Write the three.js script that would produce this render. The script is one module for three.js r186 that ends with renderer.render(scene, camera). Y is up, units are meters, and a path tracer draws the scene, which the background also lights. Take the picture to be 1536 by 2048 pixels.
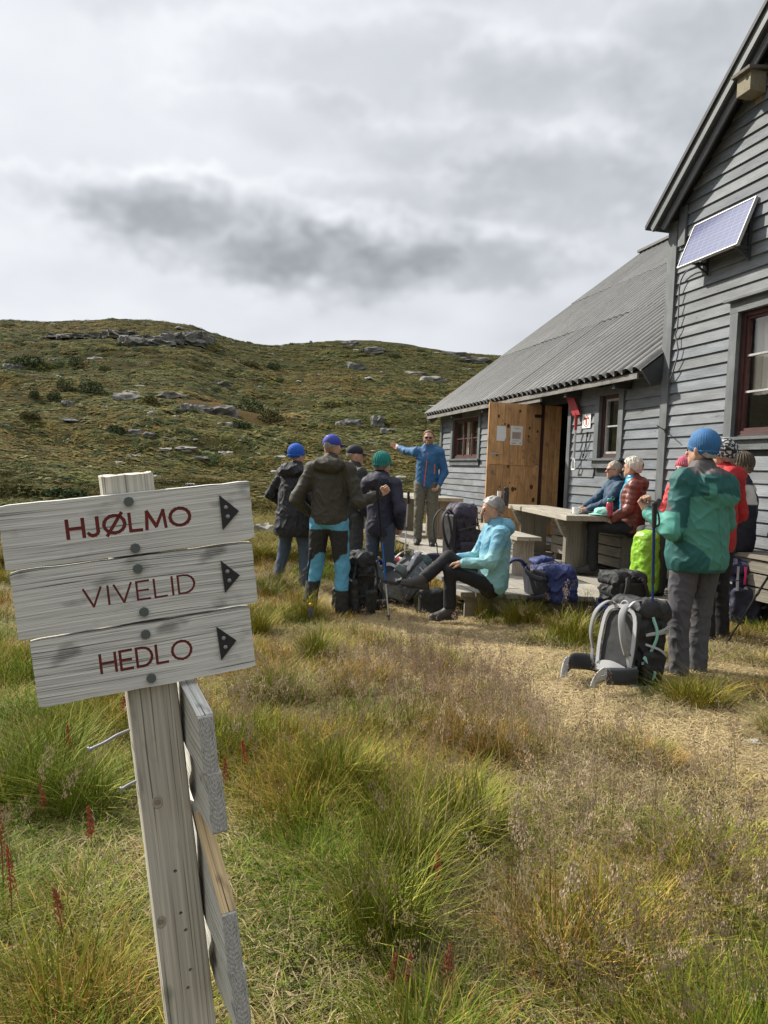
import * as THREE from 'three';
import { mergeGeometries, mergeVertices } from 'three/addons/utils/BufferGeometryUtils.js';
import { ImprovedNoise } from 'three/addons/math/ImprovedNoise.js';
import { RoundedBoxGeometry } from 'three/addons/geometries/RoundedBoxGeometry.js';
import { Brush, Evaluator, SUBTRACTION } from 'three-bvh-csg';

// ---------------------------------------------------------------- camera
const scene = new THREE.Scene();
const camera = new THREE.PerspectiveCamera(67.31, 0.75, 0.05, 3000);
const EYE = 1.42;
camera.position.set(0, EYE, 0);
camera.rotation.set(THREE.MathUtils.degToRad(-3.1), 0, THREE.MathUtils.degToRad(2.3));
camera.updateMatrixWorld(true);

// ---------------------------------------------------------------- noise, seeded random numbers
const IN = new ImprovedNoise();
const n3 = (x, y, z) => IN.noise(x, y, z);
function fbm(x, y, z, o = 4) { let s = 0, a = 0.5, f = 1; for (let i = 0; i < o; i++) { s += a * IN.noise(x * f + i * 7.3, y * f + i * 3.1, z * f - i * 5.7); a *= 0.5; f *= 2.03; } return s; }
function rng(seed) { let a = seed >>> 0; return () => { a = (a + 0x6D2B79F5) | 0; let t = Math.imul(a ^ (a >>> 15), 1 | a); t = (t + Math.imul(t ^ (t >>> 7), 61 | t)) ^ t; return ((t ^ (t >>> 14)) >>> 0) / 4294967296; }; }
const clamp = (x, a = 0, b = 1) => Math.min(b, Math.max(a, x));
const sst = (a, b, x) => { const t = clamp((x - a) / (b - a)); return t * t * (3 - 2 * t); };
const lerp = (a, b, t) => a + (b - a) * t;
const V = (x, y, z) => new THREE.Vector3(x, y, z);

// ---------------------------------------------------------------- sky: thin bright overcast with grey clouds, brightest towards the veiled sun
const SUN = V(-0.653, 0.607, -0.449).normalize();
{
  const w = 1536, h = 768, data = new Float32Array(w * h * 4);
  // cloud banks: azimuth (rad, right positive, 0 = the view), elevation (rad), half sizes, strength (negative = brighter)
  const banks = [
    [-0.20, 0.275, 0.19, 0.055, 0.36], [-0.08, 0.248, 0.15, 0.050, 0.36], [0.085, 0.266, 0.15, 0.032, 0.30], [-0.32, 0.290, 0.13, 0.03, 0.22], [-0.05, 0.32, 0.20, 0.03, 0.10], [0.02, 0.295, 0.12, 0.02, 0.16],
    [0.21, 0.345, 0.12, 0.052, 0.24], [0.34, 0.45, 0.10, 0.07, 0.12], [0.16, 0.45, 0.13, 0.04, 0.15], [0.42, 0.36, 0.16, 0.09, 0.15], [-0.02, 0.46, 0.22, 0.05, 0.12], [0.45, 0.54, 0.2, 0.08, 0.12], [-0.42, 0.54, 0.24, 0.05, 0.14], [0.10, 0.56, 0.25, 0.04, 0.10], [-0.15, 0.40, 0.14, 0.03, 0.08], [0.08, 0.39, 0.12, 0.035, 0.12],
    [-0.9, 0.3, 0.25, 0.05, 0.3], [0.85, 0.28, 0.3, 0.06, 0.35], [1.5, 0.35, 0.4, 0.08, 0.3], [2.3, 0.25, 0.4, 0.06, 0.35], [-1.6, 0.3, 0.35, 0.06, 0.3], [-2.4, 0.35, 0.5, 0.08, 0.3], [3.0, 0.4, 0.4, 0.07, 0.3],
  ];
  for (let j = 0; j < h; j++) {
    const el = ((j + 0.5) / h - 0.5) * Math.PI, y = Math.sin(el), c = Math.cos(el);
    for (let i = 0; i < w; i++) {
      const ph = ((i + 0.5) / w - 0.5) * 2 * Math.PI, x = c * Math.cos(ph), z = c * Math.sin(ph);
      const az = Math.atan2(x, -z);
      const cosS = x * SUN.x + y * SUN.y + z * SUN.z, ang = Math.acos(clamp(cosS, -1, 1));
      const ey = Math.max(y, 0.0) + 0.22, sx = x / ey, sz = z / ey;
      const big = fbm(sx * 0.9 + 3.1, sz * 0.9, 2.2, 5), mid = fbm(sx * 2.2, sz * 2.2 + 9, 5.1, 5), fine = fbm(x * 14, y * 26, z * 14, 5);
      let L = 0.485 + 0.38 * Math.exp(-ang * ang / 0.52) + 0.5 * Math.exp(-ang * ang / 0.035) + 0.14 * big + 0.13 * mid + 0.03 * fine;
      L += 0.05 * sst(0.32, 0.12, el); L *= 1 + 0.75 * sst(0.45, 1.35, el);   // an overcast sky is brightest overhead
      for (const [a0, e0, sa, se, st] of banks) {
        let da = az - a0; if (da > Math.PI) da -= 2 * Math.PI; if (da < -Math.PI) da += 2 * Math.PI;
        if (Math.abs(da) > sa * 2.6 || Math.abs(el - e0) > se * 3.2 + 0.05) continue;
        const wx = fbm(az * 6, el * 9, a0 * 10, 4), wy = fbm(az * 7 + 5, el * 11, a0 * 10 + 3, 4), bil = Math.abs(fbm(az * 22 + a0, el * 34, 4.4, 5));
        const q = Math.hypot((da + wx * 0.12) / sa, (el - e0 + wy * 0.045) / se) + 0.65 * bil + 0.14 * fbm(az * 50, el * 80, 1.1, 3);
        const m = sst(1.65, 0.2, q), up = clamp(0.55 + (el - e0) / se * 0.6);
        L -= L * st * sst(0.12, 1.0, m); L += 0.11 * Math.sqrt(st) * sst(0, 0.12, m) * sst(0.45, 0.12, m) * up;
      }
      if (y < 0) L = lerp(L, 0.2, sst(0, -0.06, y));
      L = Math.max(L, 0.12);
      const k = (j * w + i) * 4, cool = clamp((0.75 - L) * 0.5, 0, 0.4);
      data[k] = L * (0.965 - 0.08 * cool); data[k + 1] = L; data[k + 2] = L * (1.045 + 0.20 * cool); data[k + 3] = 1;
    }
  }
  const sky = new THREE.DataTexture(data, w, h, THREE.RGBAFormat, THREE.FloatType);
  sky.mapping = THREE.EquirectangularReflectionMapping; sky.magFilter = THREE.LinearFilter; sky.minFilter = THREE.LinearFilter; sky.needsUpdate = true;
  scene.background = sky; scene.environment = sky;
}
// ---------------------------------------------------------------- sun through thin cloud
const sun = new THREE.DirectionalLight(new THREE.Color(1.0, 0.945, 0.84), 5.0);
sun.position.copy(SUN).multiplyScalar(120); sun.castShadow = true; sun.shadow.radius = 3;
sun.shadow.mapSize.set(4096, 4096);
Object.assign(sun.shadow.camera, { left: -30, right: 30, top: 30, bottom: -30, near: 1, far: 320 });
scene.add(sun, sun.target);
const renderer = new THREE.WebGLRenderer({ antialias: true });
renderer.toneMapping = THREE.LinearToneMapping;
renderer.toneMappingExposure = 1.32;
renderer.shadowMap.enabled = true;

// ---------------------------------------------------------------- helpers: places read off the photograph (1536 x 2048) at a known distance or height
const F = 1538;
function dirOf(px, py) { return V((px - 768) / F, -(py - 1024) / F, -1).transformDirection(camera.matrixWorld); }
function at(px, py, depth) { const d = dirOf(px, py); return d.multiplyScalar(depth / -d.z).add(camera.position); }
function onY(px, py, y) { const d = dirOf(px, py); return d.multiplyScalar((y - EYE) / d.y).add(camera.position); }

// ---------------------------------------------------------------- helpers: names, tags, parts
const taken = {};
function numbered(n) { const k = taken[n] = (taken[n] ?? -1) + 1; return k ? n + '_' + String(k).padStart(3, '0') : n; }
function tag(o, label, category, group, kind) { if (label) o.userData.label = label; if (category) o.userData.category = category; if (group) o.userData.group = group; if (kind) o.userData.kind = kind; return o; }
function thing(name, label, category, pos = V(0, 0, 0), turn = 0, group) {
  const g = new THREE.Group(); g.name = numbered(name); g.position.copy(pos); g.rotation.y = turn; tag(g, label, category, group); scene.add(g); return g;
}
function part(parent, name, geo, mat, pos, rot) {
  const m = new THREE.Mesh(geo, mat); m.name = name; m.castShadow = m.receiveShadow = true;
  if (pos) m.position.set(...pos); if (rot) m.rotation.set(...rot);
  parent.add(m); return m;
}
function solo(name, geo, mat, label, category, group, kind) { const m = part(scene, numbered(name), geo, mat); return tag(m, label, category, group, kind); }

// ---------------------------------------------------------------- helpers: textures and materials
function tex(w, h, fn, srgb = true) {
  const d = new Uint8Array(w * h * 4);
  for (let j = 0; j < h; j++) for (let i = 0; i < w; i++) { const c = fn(i / w, j / h), k = (j * w + i) * 4; d[k] = clamp(c[0]) * 255; d[k + 1] = clamp(c[1]) * 255; d[k + 2] = clamp(c[2]) * 255; d[k + 3] = 255; }
  const t = new THREE.DataTexture(d, w, h); if (srgb) t.colorSpace = THREE.SRGBColorSpace; t.wrapS = t.wrapT = THREE.RepeatWrapping; t.magFilter = THREE.LinearFilter; t.minFilter = THREE.LinearMipmapLinearFilter; t.generateMipmaps = true; t.needsUpdate = true; return t;
}
const grey = (v) => [v, v, v];
// noise that tiles over the unit square
function tn(u, v, fu, fv, s, o = 4) { const a = u * 2 * Math.PI, r = fu / (2 * Math.PI); return lerp(fbm(Math.cos(a) * r + s, Math.sin(a) * r, v * fv, o), fbm(Math.cos(a) * r + s, Math.sin(a) * r, v * fv - fv, o), v); }
function rough(color, roughness = 0.85, extra = {}) { return new THREE.MeshStandardMaterial({ color, roughness, ...extra }); }
const lin = (r, g, b) => new THREE.Color().setRGB(r, g, b);

// box with uv in metres along its length; every face gets the grain along the longest side
function plank(lx, ly, lz, seed = 0, grainAlong = 'x') {
  const g = new THREE.BoxGeometry(lx, ly, lz), p = g.attributes.position, n = g.attributes.normal, uv = g.attributes.uv, r = rng(seed * 77 + 5), ou = r() * 9, ov = r() * 9;
  for (let i = 0; i < p.count; i++) {
    const c = { x: p.getX(i), y: p.getY(i), z: p.getZ(i) }, nn = [Math.abs(n.getX(i)), Math.abs(n.getY(i)), Math.abs(n.getZ(i))];
    const ax = ['x', 'y', 'z'].filter((_, k) => nn[k] < 0.5);
    const gi = ax.includes(grainAlong) ? grainAlong : ax[0], o = ax.find((a) => a !== gi);
    uv.setXY(i, c[gi] + ou, c[o] + ov);
  }
  return g;
}
// rectangular-section strip swept along a smooth curve
function ribbon(pts, w, t, hint = V(0, 0, 1), n = 16, round = false) {
  const curve = new THREE.CatmullRomCurve3(pts.map((p) => (Array.isArray(p) ? V(...p) : p))), pos = [], idx = [], uv = [];
  const sec = round ? [...Array(6)].map((_, k) => [Math.cos(k / 6 * 6.283) * w / 2, Math.sin(k / 6 * 6.283) * t / 2]) : [[-w / 2, -t / 2], [w / 2, -t / 2], [w / 2, t / 2], [-w / 2, t / 2]];
  const m = sec.length;
  for (let i = 0; i <= n; i++) {
    const p = curve.getPoint(i / n), T = curve.getTangent(i / n), S = V().crossVectors(hint, T); if (S.lengthSq() < 1e-5) S.crossVectors(V(0.31, 0.9, 0.2), T); S.normalize(); const U = V().crossVectors(T, S);
    for (const [a, b] of sec) { pos.push(p.x + S.x * a + U.x * b, p.y + S.y * a + U.y * b, p.z + S.z * a + U.z * b); uv.push(i / n, a); }
    if (i) for (let k = 0; k < m; k++) { const a = (i - 1) * m + k, b = (i - 1) * m + (k + 1) % m; idx.push(a, b, a + m, b, b + m, a + m); }
  }
  const e = n * m; for (let k = 1; k < m - 1; k++) { idx.push(0, k + 1, k); idx.push(e, e + k, e + k + 1); }
  const g = new THREE.BufferGeometry(); g.setAttribute('position', new THREE.Float32BufferAttribute(pos, 3)); g.setAttribute('uv', new THREE.Float32BufferAttribute(uv, 2)); g.setIndex(idx);
  const g2 = round ? g : g.toNonIndexed(); g2.computeVertexNormals(); return g2;
}
const rod = (a, b, r1, r2 = r1, seg = 10) => { const d = V().subVectors(b, a), g = new THREE.CylinderGeometry(r2, r1, d.length(), seg); g.applyQuaternion(new THREE.Quaternion().setFromUnitVectors(V(0, 1, 0), d.clone().normalize())); const m = a.clone().add(b).multiplyScalar(0.5); g.translate(m.x, m.y, m.z); return g; };

// ---------------------------------------------------------------- helpers: soft shapes as distance fields, meshed by surface nets
const smin = (a, b, k) => { const h = clamp(0.5 + 0.5 * (b - a) / k); return lerp(b, a, h) - k * h * (1 - h); };
// tapered capsule between a and b; flat = how much the depth (z) is squeezed
function cap(a, b, r1, r2 = r1, flat = 1) {
  const dx = b[0] - a[0], dy = b[1] - a[1], dz = b[2] - a[2], L2 = dx * dx + dy * dy + dz * dz || 1e-9, kk = flat === 1 ? 1 : 0.5 + 0.5 / flat;
  return (x, y, z) => { const px = x - a[0], py = y - a[1], pz = z - a[2]; const t = clamp((px * dx + py * dy + pz * dz) / L2), qx = px - dx * t, qy = py - dy * t, qz = (pz - dz * t) * flat; return (Math.sqrt(qx * qx + qy * qy + qz * qz) - (r1 + (r2 - r1) * t)) * kk; };
}
function ell(c, r, rot) {   // ellipsoid, rot = [rx, ry, rz]
  const q = rot ? new THREE.Matrix4().makeRotationFromEuler(new THREE.Euler(...rot)).invert().elements : null, m = Math.min(...r);
  return (x, y, z) => { let a = x - c[0], b = y - c[1], d = z - c[2]; if (q) { const A = q[0] * a + q[4] * b + q[8] * d, B = q[1] * a + q[5] * b + q[9] * d, D = q[2] * a + q[6] * b + q[10] * d; a = A; b = B; d = D; } a /= r[0]; b /= r[1]; d /= r[2]; const k = Math.sqrt(a * a + b * b + d * d); return (k - 1) * m; };
}
function rbox(c, h, r, taper = 0) {   // rounded box; taper narrows it towards the top
  return (x, y, z) => { const f = 1 + taper * clamp((y - c[1]) / h[1], -1, 1); const a = Math.abs(x - c[0]) - (h[0] * f - r), b = Math.abs(y - c[1]) - (h[1] - r), d = Math.abs(z - c[2]) - (h[2] * f - r); const A = Math.max(a, 0), B = Math.max(b, 0), D = Math.max(d, 0); return Math.sqrt(A * A + B * B + D * D) + Math.min(Math.max(a, b, d), 0) - r; };
}
const union = (list, k = 0.03) => (x, y, z) => { let d = list[0](x, y, z); for (let i = 1; i < list.length; i++) d = smin(d, list[i](x, y, z), k); return d; };
function nets(sdf, lo, hi, cell, colorFn) {
  const nx = Math.ceil((hi[0] - lo[0]) / cell) + 1, ny = Math.ceil((hi[1] - lo[1]) / cell) + 1, nz = Math.ceil((hi[2] - lo[2]) / cell) + 1, f = new Float32Array(nx * ny * nz).fill(1), B = 4;
  const id = (i, j, k) => i + nx * (j + ny * k), rad = B * cell * 1.5;
  for (let k = 0; k < nz; k += B) for (let j = 0; j < ny; j += B) for (let i = 0; i < nx; i += B) {
    const c = sdf(lo[0] + (i + B / 2) * cell, lo[1] + (j + B / 2) * cell, lo[2] + (k + B / 2) * cell), far = Math.abs(c) > rad;
    for (let c3 = k; c3 < Math.min(k + B, nz); c3++) for (let c2 = j; c2 < Math.min(j + B, ny); c2++) for (let c1 = i; c1 < Math.min(i + B, nx); c1++) f[id(c1, c2, c3)] = far ? c : sdf(lo[0] + c1 * cell, lo[1] + c2 * cell, lo[2] + c3 * cell);
  }
  const vid = new Int32Array(nx * ny * nz).fill(-1), pos = [], idx = [];
  const E = [[0, 1], [2, 3], [4, 5], [6, 7], [0, 2], [1, 3], [4, 6], [5, 7], [0, 4], [1, 5], [2, 6], [3, 7]];
  for (let k = 0; k < nz - 1; k++) for (let j = 0; j < ny - 1; j++) for (let i = 0; i < nx - 1; i++) {
    const b = id(i, j, k), v = [f[b], f[b + 1], f[b + nx], f[b + nx + 1], f[b + nx * ny], f[b + nx * ny + 1], f[b + nx * ny + nx], f[b + nx * ny + nx + 1]];
    let s = 0; for (const q of v) if (q < 0) s++; if (!s || s === 8) continue;
    let X = 0, Y = 0, Z = 0, n = 0;
    for (const [p, q] of E) if ((v[p] < 0) !== (v[q] < 0)) { const t = v[p] / (v[p] - v[q]); X += lerp(p & 1, q & 1, t); Y += lerp((p >> 1) & 1, (q >> 1) & 1, t); Z += lerp(p >> 2, q >> 2, t); n++; }
    vid[b] = pos.length / 3; pos.push(lo[0] + (i + X / n) * cell, lo[1] + (j + Y / n) * cell, lo[2] + (k + Z / n) * cell);
  }
  const quad = (a, b, c, d, flip) => { if (a < 0 || b < 0 || c < 0 || d < 0) return; flip ? idx.push(a, b, c, a, c, d) : idx.push(a, c, b, a, d, c); };
  const sy = nx, sz = nx * ny;
  for (let k = 1; k < nz - 1; k++) for (let j = 1; j < ny - 1; j++) for (let i = 1; i < nx - 1; i++) {
    const b = id(i, j, k), s = f[b] < 0;
    if (s !== f[b + 1] < 0) quad(vid[b], vid[b - sy], vid[b - sy - sz], vid[b - sz], s);
    if (s !== f[b + sy] < 0) quad(vid[b], vid[b - sz], vid[b - 1 - sz], vid[b - 1], s);
    if (s !== f[b + sz] < 0) quad(vid[b], vid[b - 1], vid[b - 1 - sy], vid[b - sy], s);
  }
  const nor = [], col = [], e = cell * 0.6, uv = [];
  for (let i = 0; i < pos.length; i += 3) {
    const x = pos[i], y = pos[i + 1], z = pos[i + 2], gx = sdf(x + e, y, z) - sdf(x - e, y, z), gy = sdf(x, y + e, z) - sdf(x, y - e, z), gz = sdf(x, y, z + e) - sdf(x, y, z - e), l = Math.hypot(gx, gy, gz) || 1;
    nor.push(gx / l, gy / l, gz / l); uv.push(x + z * 0.7, y);
    if (colorFn) col.push(...colorFn(x, y, z));
  }
  const g = new THREE.BufferGeometry(); g.setAttribute('position', new THREE.Float32BufferAttribute(pos, 3)); g.setAttribute('normal', new THREE.Float32BufferAttribute(nor, 3)); g.setAttribute('uv', new THREE.Float32BufferAttribute(uv, 2));
  if (colorFn) g.setAttribute('color', new THREE.Float32BufferAttribute(col, 3));
  g.setIndex(idx); return g;
}

// ================================================================ the ground and the hill
// skyline of the hill: [azimuth deg, tangent of elevation, distance]
const SKY = [[-180, 0.10, 300], [-120, 0.11, 290], [-60, 0.14, 270], [-40, 0.17, 250]];
for (const [px, py, r] of [[-60, 640, 250], [0, 640, 248], [90, 643, 246], [170, 641, 243], [225, 636, 240], [300, 641, 238], [385, 650, 236], [412, 662, 236], [430, 668, 238], [480, 682, 245], [525, 690, 252], [560, 692, 262], [600, 686, 285], [680, 680, 300], [760, 681, 305], [800, 686, 300], [860, 697, 296], [920, 705, 290], [1000, 712, 285], [1150, 722, 280], [1300, 735, 280], [1536, 750, 280]]) {
  const d = dirOf(px, py); SKY.push([Math.atan2(d.x, -d.z) * 180 / Math.PI, d.y / Math.hypot(d.x, d.z), r]);
}
SKY.push([50, 0.11, 290], [100, 0.09, 300], [180, 0.10, 300]);
function skyline(az) { let i = 0; while (i < SKY.length - 2 && SKY[i + 1][0] < az) i++; const a = SKY[i], b = SKY[i + 1], t = clamp((az - a[0]) / (b[0] - a[0])); return [lerp(a[1], b[1], t), lerp(a[2], b[2], t)]; }
// the straw path worn from the right edge of the yard to the terrace
const PATH = [[1750, 1640], [1480, 1545], [1300, 1440], [1120, 1350], [960, 1285], [840, 1245], [730, 1205], [640, 1175]].map(([a, b]) => onY(a, b, 0));
const PW = [0.95, 0.92, 0.85, 0.74, 0.75, 0.75, 0.5, 0.35];
function pathMask(x, z) {
  let best = 9;
  for (let i = 0; i < PATH.length - 1; i++) { const a = PATH[i], b = PATH[i + 1], dx = b.x - a.x, dz = b.z - a.z, t = clamp(((x - a.x) * dx + (z - a.z) * dz) / (dx * dx + dz * dz)); best = Math.min(best, Math.hypot(x - a.x - dx * t, z - a.z - dz * t) / lerp(PW[i], PW[i + 1], t)); }
  best += 0.35 * fbm(x * 0.9, z * 0.9, 3.3, 3);
  let m = sst(1.25, 0.55, best);
  m = Math.max(m, 0.85 * sst(1.2, 2.2, x) * sst(-7.6, -6.2, z) * sst(-2.2, -3.9, z) * sst(0.30, -0.22, fbm(x * 0.8, z * 0.8, 8.1, 3)));
  return m * sst(-0.26, -0.08, fbm(x * 1.9, z * 1.9, 14.2, 4));
}
function ground(x, z) {
  const r = Math.hypot(x, z), az = Math.atan2(x, -z) * 180 / Math.PI;
  const nearY = -0.03 + 0.045 * 5 * Math.tanh(x / 5) + 0.035 * fbm(x * 0.5, z * 0.5, 1.7, 3) - 0.02 * sst(3, 0.5, r) - (r > 6 ? 0.04 * pathMask(x, z) * 0.5 : 0);
  if (r < 22) return nearY + 0.018 * fbm(x * 2.3, z * 2.3, 4.4, 3);
  const [te, R] = skyline(az), top = EYE + R * te, s = (r - 22) / (R - 22);
  let y;
  if (s <= 1) y = lerp(nearY, top, Math.pow(s, 1.22)); else y = top - (r - R) * 0.16 - Math.pow((r - R) / 60, 2) * 2;
  const k = sst(0, 0.12, s) * (s > 0.9 && s < 1.1 ? 0.55 : 1);
  // knolls, benches and ledges
  y += k * (2.4 * fbm(x * 0.022, z * 0.022, 2.5, 3) * sst(1, 0.75, s) + 1.15 * fbm(x * 0.075, z * 0.075, 6.5, 3) + 0.42 * fbm(x * 0.26, z * 0.26, 9.2, 3));
  const led = fbm(x * 0.016 + 4, z * 0.05, 3.1, 3); y += k * sst(1, 0.8, s) * 0.7 * (sst(-0.04, 0.08, led) + sst(0.14, 0.24, led));
  return Math.max(y, -30);
}
// what grows at a place: returns linear colour of the ground cover
const heathCols = [[0.064, 0.073, 0.019], [0.106, 0.099, 0.032], [0.132, 0.125, 0.056], [0.047, 0.056, 0.018], [0.138, 0.094, 0.034], [0.18, 0.175, 0.105]];
function heath(x, z) {
  const r = Math.hypot(x, z), a = fbm(x * 0.03, z * 0.03, 1.1, 4), b = fbm(x * 0.11, z * 0.11, 4.1, 4), c = fbm(x * 0.5, z * 0.5, 7.7, 3);
  const e = fbm(x * 0.06 + 3, z * 0.16, 2.6, 4), w = [clamp(0.4 + 2.6 * a), clamp(0.25 - 2 * a + 1.6 * b), clamp(0.1 + 2.2 * b + 1.2 * c), clamp(0.2 + 2.2 * c - 1.6 * b), clamp(0.14 - 2.6 * b - 1.6 * e), clamp(-0.12 + 2.0 * c + 1.2 * e)];
  let s = 0; const o = [0, 0, 0]; w.forEach((q, i) => { s += q; for (let k = 0; k < 3; k++) o[k] += q * heathCols[i][k]; });
  s = Math.max(s, 0.05);
  // dry sedge patch on the lower slope, warm strip at the foot of the hill
  const p = DRY.reduce((m, d) => Math.max(m, d.s * sst(1.3, 0.5, Math.hypot((x - d.x) / d.rx, (z - d.z) / d.rz) + 0.7 * fbm(x * 0.12, z * 0.3, 5, 3))), 0);
  return o.map((q, k) => lerp(q / s, [0.20, 0.135, 0.055][k], p));
}
const DRY = [[470, 885, 62, 5, 9, 1], [560, 880, 66, 3, 6, 0.8], [40, 960, 38, 6, 5, 0.3], [540, 770, 130, 16, 12, 0.45], [720, 790, 110, 16, 9, 0.5], [120, 690, 200, 30, 14, 0.45], [640, 760, 150, 20, 10, 0.4], [830, 780, 110, 12, 8, 0.35], [330, 780, 120, 10, 10, 0.3]].map(([px, py, depth, rx, rz, s]) => { const p = at(px, py, depth); return { x: p.x, z: p.z, rx, rz, s }; });

const groundTex = tex(1024, 1024, (u, v) => {
  const a = tn(u, v, 60, 60, 3, 4), b = tn(u, v, 14, 14, 9, 3), st = tn(u, v, 240, 30, 21, 3), st2 = tn(u, v, 40, 220, 31, 3);
  const q = 0.62 + 0.5 * a + 0.25 * b + 0.55 * Math.max(st, st2); return [q, q * 0.985, q * 0.95];
});
const groundBump = tex(1024, 1024, (u, v) => grey(0.5 + 0.6 * tn(u, v, 90, 90, 13, 4) + 0.5 * Math.max(tn(u, v, 200, 40, 41, 3), tn(u, v, 40, 200, 51, 3))), false);
{
  const rs = [0]; let r = 0.5; while (r < 14) { rs.push(r); r += 0.07 + r * 0.006; } while (r < 700) { rs.push(r); r *= r > 330 ? 1.06 : 1.0125; } rs.push(1000, 1600);
  const az = []; let a = -180; while (a < 180) { az.push(a); a += a > -34 && a < 36 ? 0.2 : 3; } az.push(180);
  const pos = [], col = [], uv = [], idx = [], m = az.length;
  for (const q of rs) for (const d of az) {
    const t = d * Math.PI / 180, x = q * Math.sin(t), z = -q * Math.cos(t), y = ground(x, z);
    pos.push(x, y, z); uv.push(x / 2.2, z / 2.2);
    let c = heath(x, z);
    if (q < 40) {
      const pm = pathMask(x, z), g = fbm(x * 0.8, z * 0.8, 5.5, 4), straw = [0.54, 0.43, 0.255], turf = [lerp(0.11, 0.19, clamp(0.5 + g * 2)), lerp(0.10, 0.135, clamp(0.5 + g * 2)), 0.045];
      const bare = sst(0.04, 0.2, fbm(x * 1.5, z * 1.5, 9.9, 3)) * pm, nearC = turf.map((v, k) => lerp(lerp(v, straw[k], pm), [0.34, 0.29, 0.23][k], bare * 0.8)), f = sst(18, 32, q);
      c = c.map((v, k) => lerp(nearC[k], v, f));
    }
    col.push(...c);
  }
  for (let i = 0; i < rs.length - 1; i++) for (let j = 0; j < m - 1; j++) { const a0 = i * m + j; if (i) idx.push(a0, a0 + 1, a0 + m); idx.push(a0 + 1, a0 + m + 1, a0 + m); }
  const g = new THREE.BufferGeometry(); g.setAttribute('position', new THREE.Float32BufferAttribute(pos, 3)); g.setAttribute('color', new THREE.Float32BufferAttribute(col, 3)); g.setAttribute('uv', new THREE.Float32BufferAttribute(uv, 2)); g.setIndex(idx); g.computeVertexNormals();
  if (g.attributes.normal.getY(m * 5) < 0) { for (let i = 0; i < idx.length; i += 3) { const t = idx[i]; idx[i] = idx[i + 1]; idx[i + 1] = t; } g.setIndex(idx); g.computeVertexNormals(); }
  solo('ground', g, new THREE.MeshPhysicalMaterial({ vertexColors: true, map: groundTex, bumpMap: groundBump, bumpScale: 0.02, roughness: 1, specularIntensity: 0.08 }), null, null, null, 'structure');
}

// ---------------------------------------------------------------- rock: grey gneiss with lichen
const rockTex = tex(512, 512, (u, v) => { const a = tn(u, v, 12, 12, 5, 5), b = tn(u, v, 50, 50, 8, 3), cr = Math.abs(tn(u, v, 9, 14, 17, 4)); const q = 0.66 + 0.34 * a + 0.22 * b - 0.14 * sst(0.045, 0, cr); return [q, q * 0.985, q * 0.95]; });
const rockMat = new THREE.MeshStandardMaterial({ map: rockTex, bumpMap: rockTex, bumpScale: 0.05, color: lin(0.36, 0.355, 0.335), roughness: 0.95 });
const rockPale = new THREE.MeshStandardMaterial({ map: rockTex, bumpMap: rockTex, bumpScale: 0.04, color: lin(0.62, 0.60, 0.56), roughness: 0.95 });
function rockGeo(sx, sy, sz, seed, blocky = 0.5, det = 3) {
  let g = mergeVertices(new THREE.IcosahedronGeometry(1, det).deleteAttribute('uv').deleteAttribute('normal')); const p = g.attributes.position, uv = [];
  for (let i = 0; i < p.count; i++) {
    let x = p.getX(i), y = p.getY(i), z = p.getZ(i); const m = Math.max(Math.abs(x), Math.abs(y), Math.abs(z)), k = lerp(1, 0.8 / m, blocky);
    const q = k * (1 + 0.5 * fbm(x * 1.1 + seed, y * 1.3, z * 1.1 - seed, 4) + 0.16 * Math.round(3 * n3(x * 2.2 + seed, y * 3, z * 2.2)) / 1.5);
    p.setXYZ(i, x * q * sx, Math.max(y, -0.5) * q * sy, z * q * sz); uv.push(x * q * sx * 0.25 + z * q * sz * 0.1, y * q * sy * 0.25 + z * q * sz * 0.22);
  }
  g.setAttribute('uv', new THREE.Float32BufferAttribute(uv, 2)); g = g.toNonIndexed(); g.computeVertexNormals(); return g;
}
// place on the hill where the line of sight through a picture point meets the ground
function onHill(px, py) {
  const d = dirOf(px, py), o = camera.position; let t = 1.3, pt = t;
  for (; t < 420; pt = t, t *= 1.01) { if (o.y + d.y * t < ground(o.x + d.x * t, o.z + d.z * t)) break; }
  for (let i = 0; i < 14; i++) { const m = (pt + t) / 2; if (o.y + d.y * m < ground(o.x + d.x * m, o.z + d.z * m)) t = m; else pt = m; }
  return t > 415 ? null : V(o.x + d.x * t, ground(o.x + d.x * t, o.z + d.z * t), o.z + d.z * t);
}
const RAD = (p) => Math.hypot(p.x, p.z);
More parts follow.
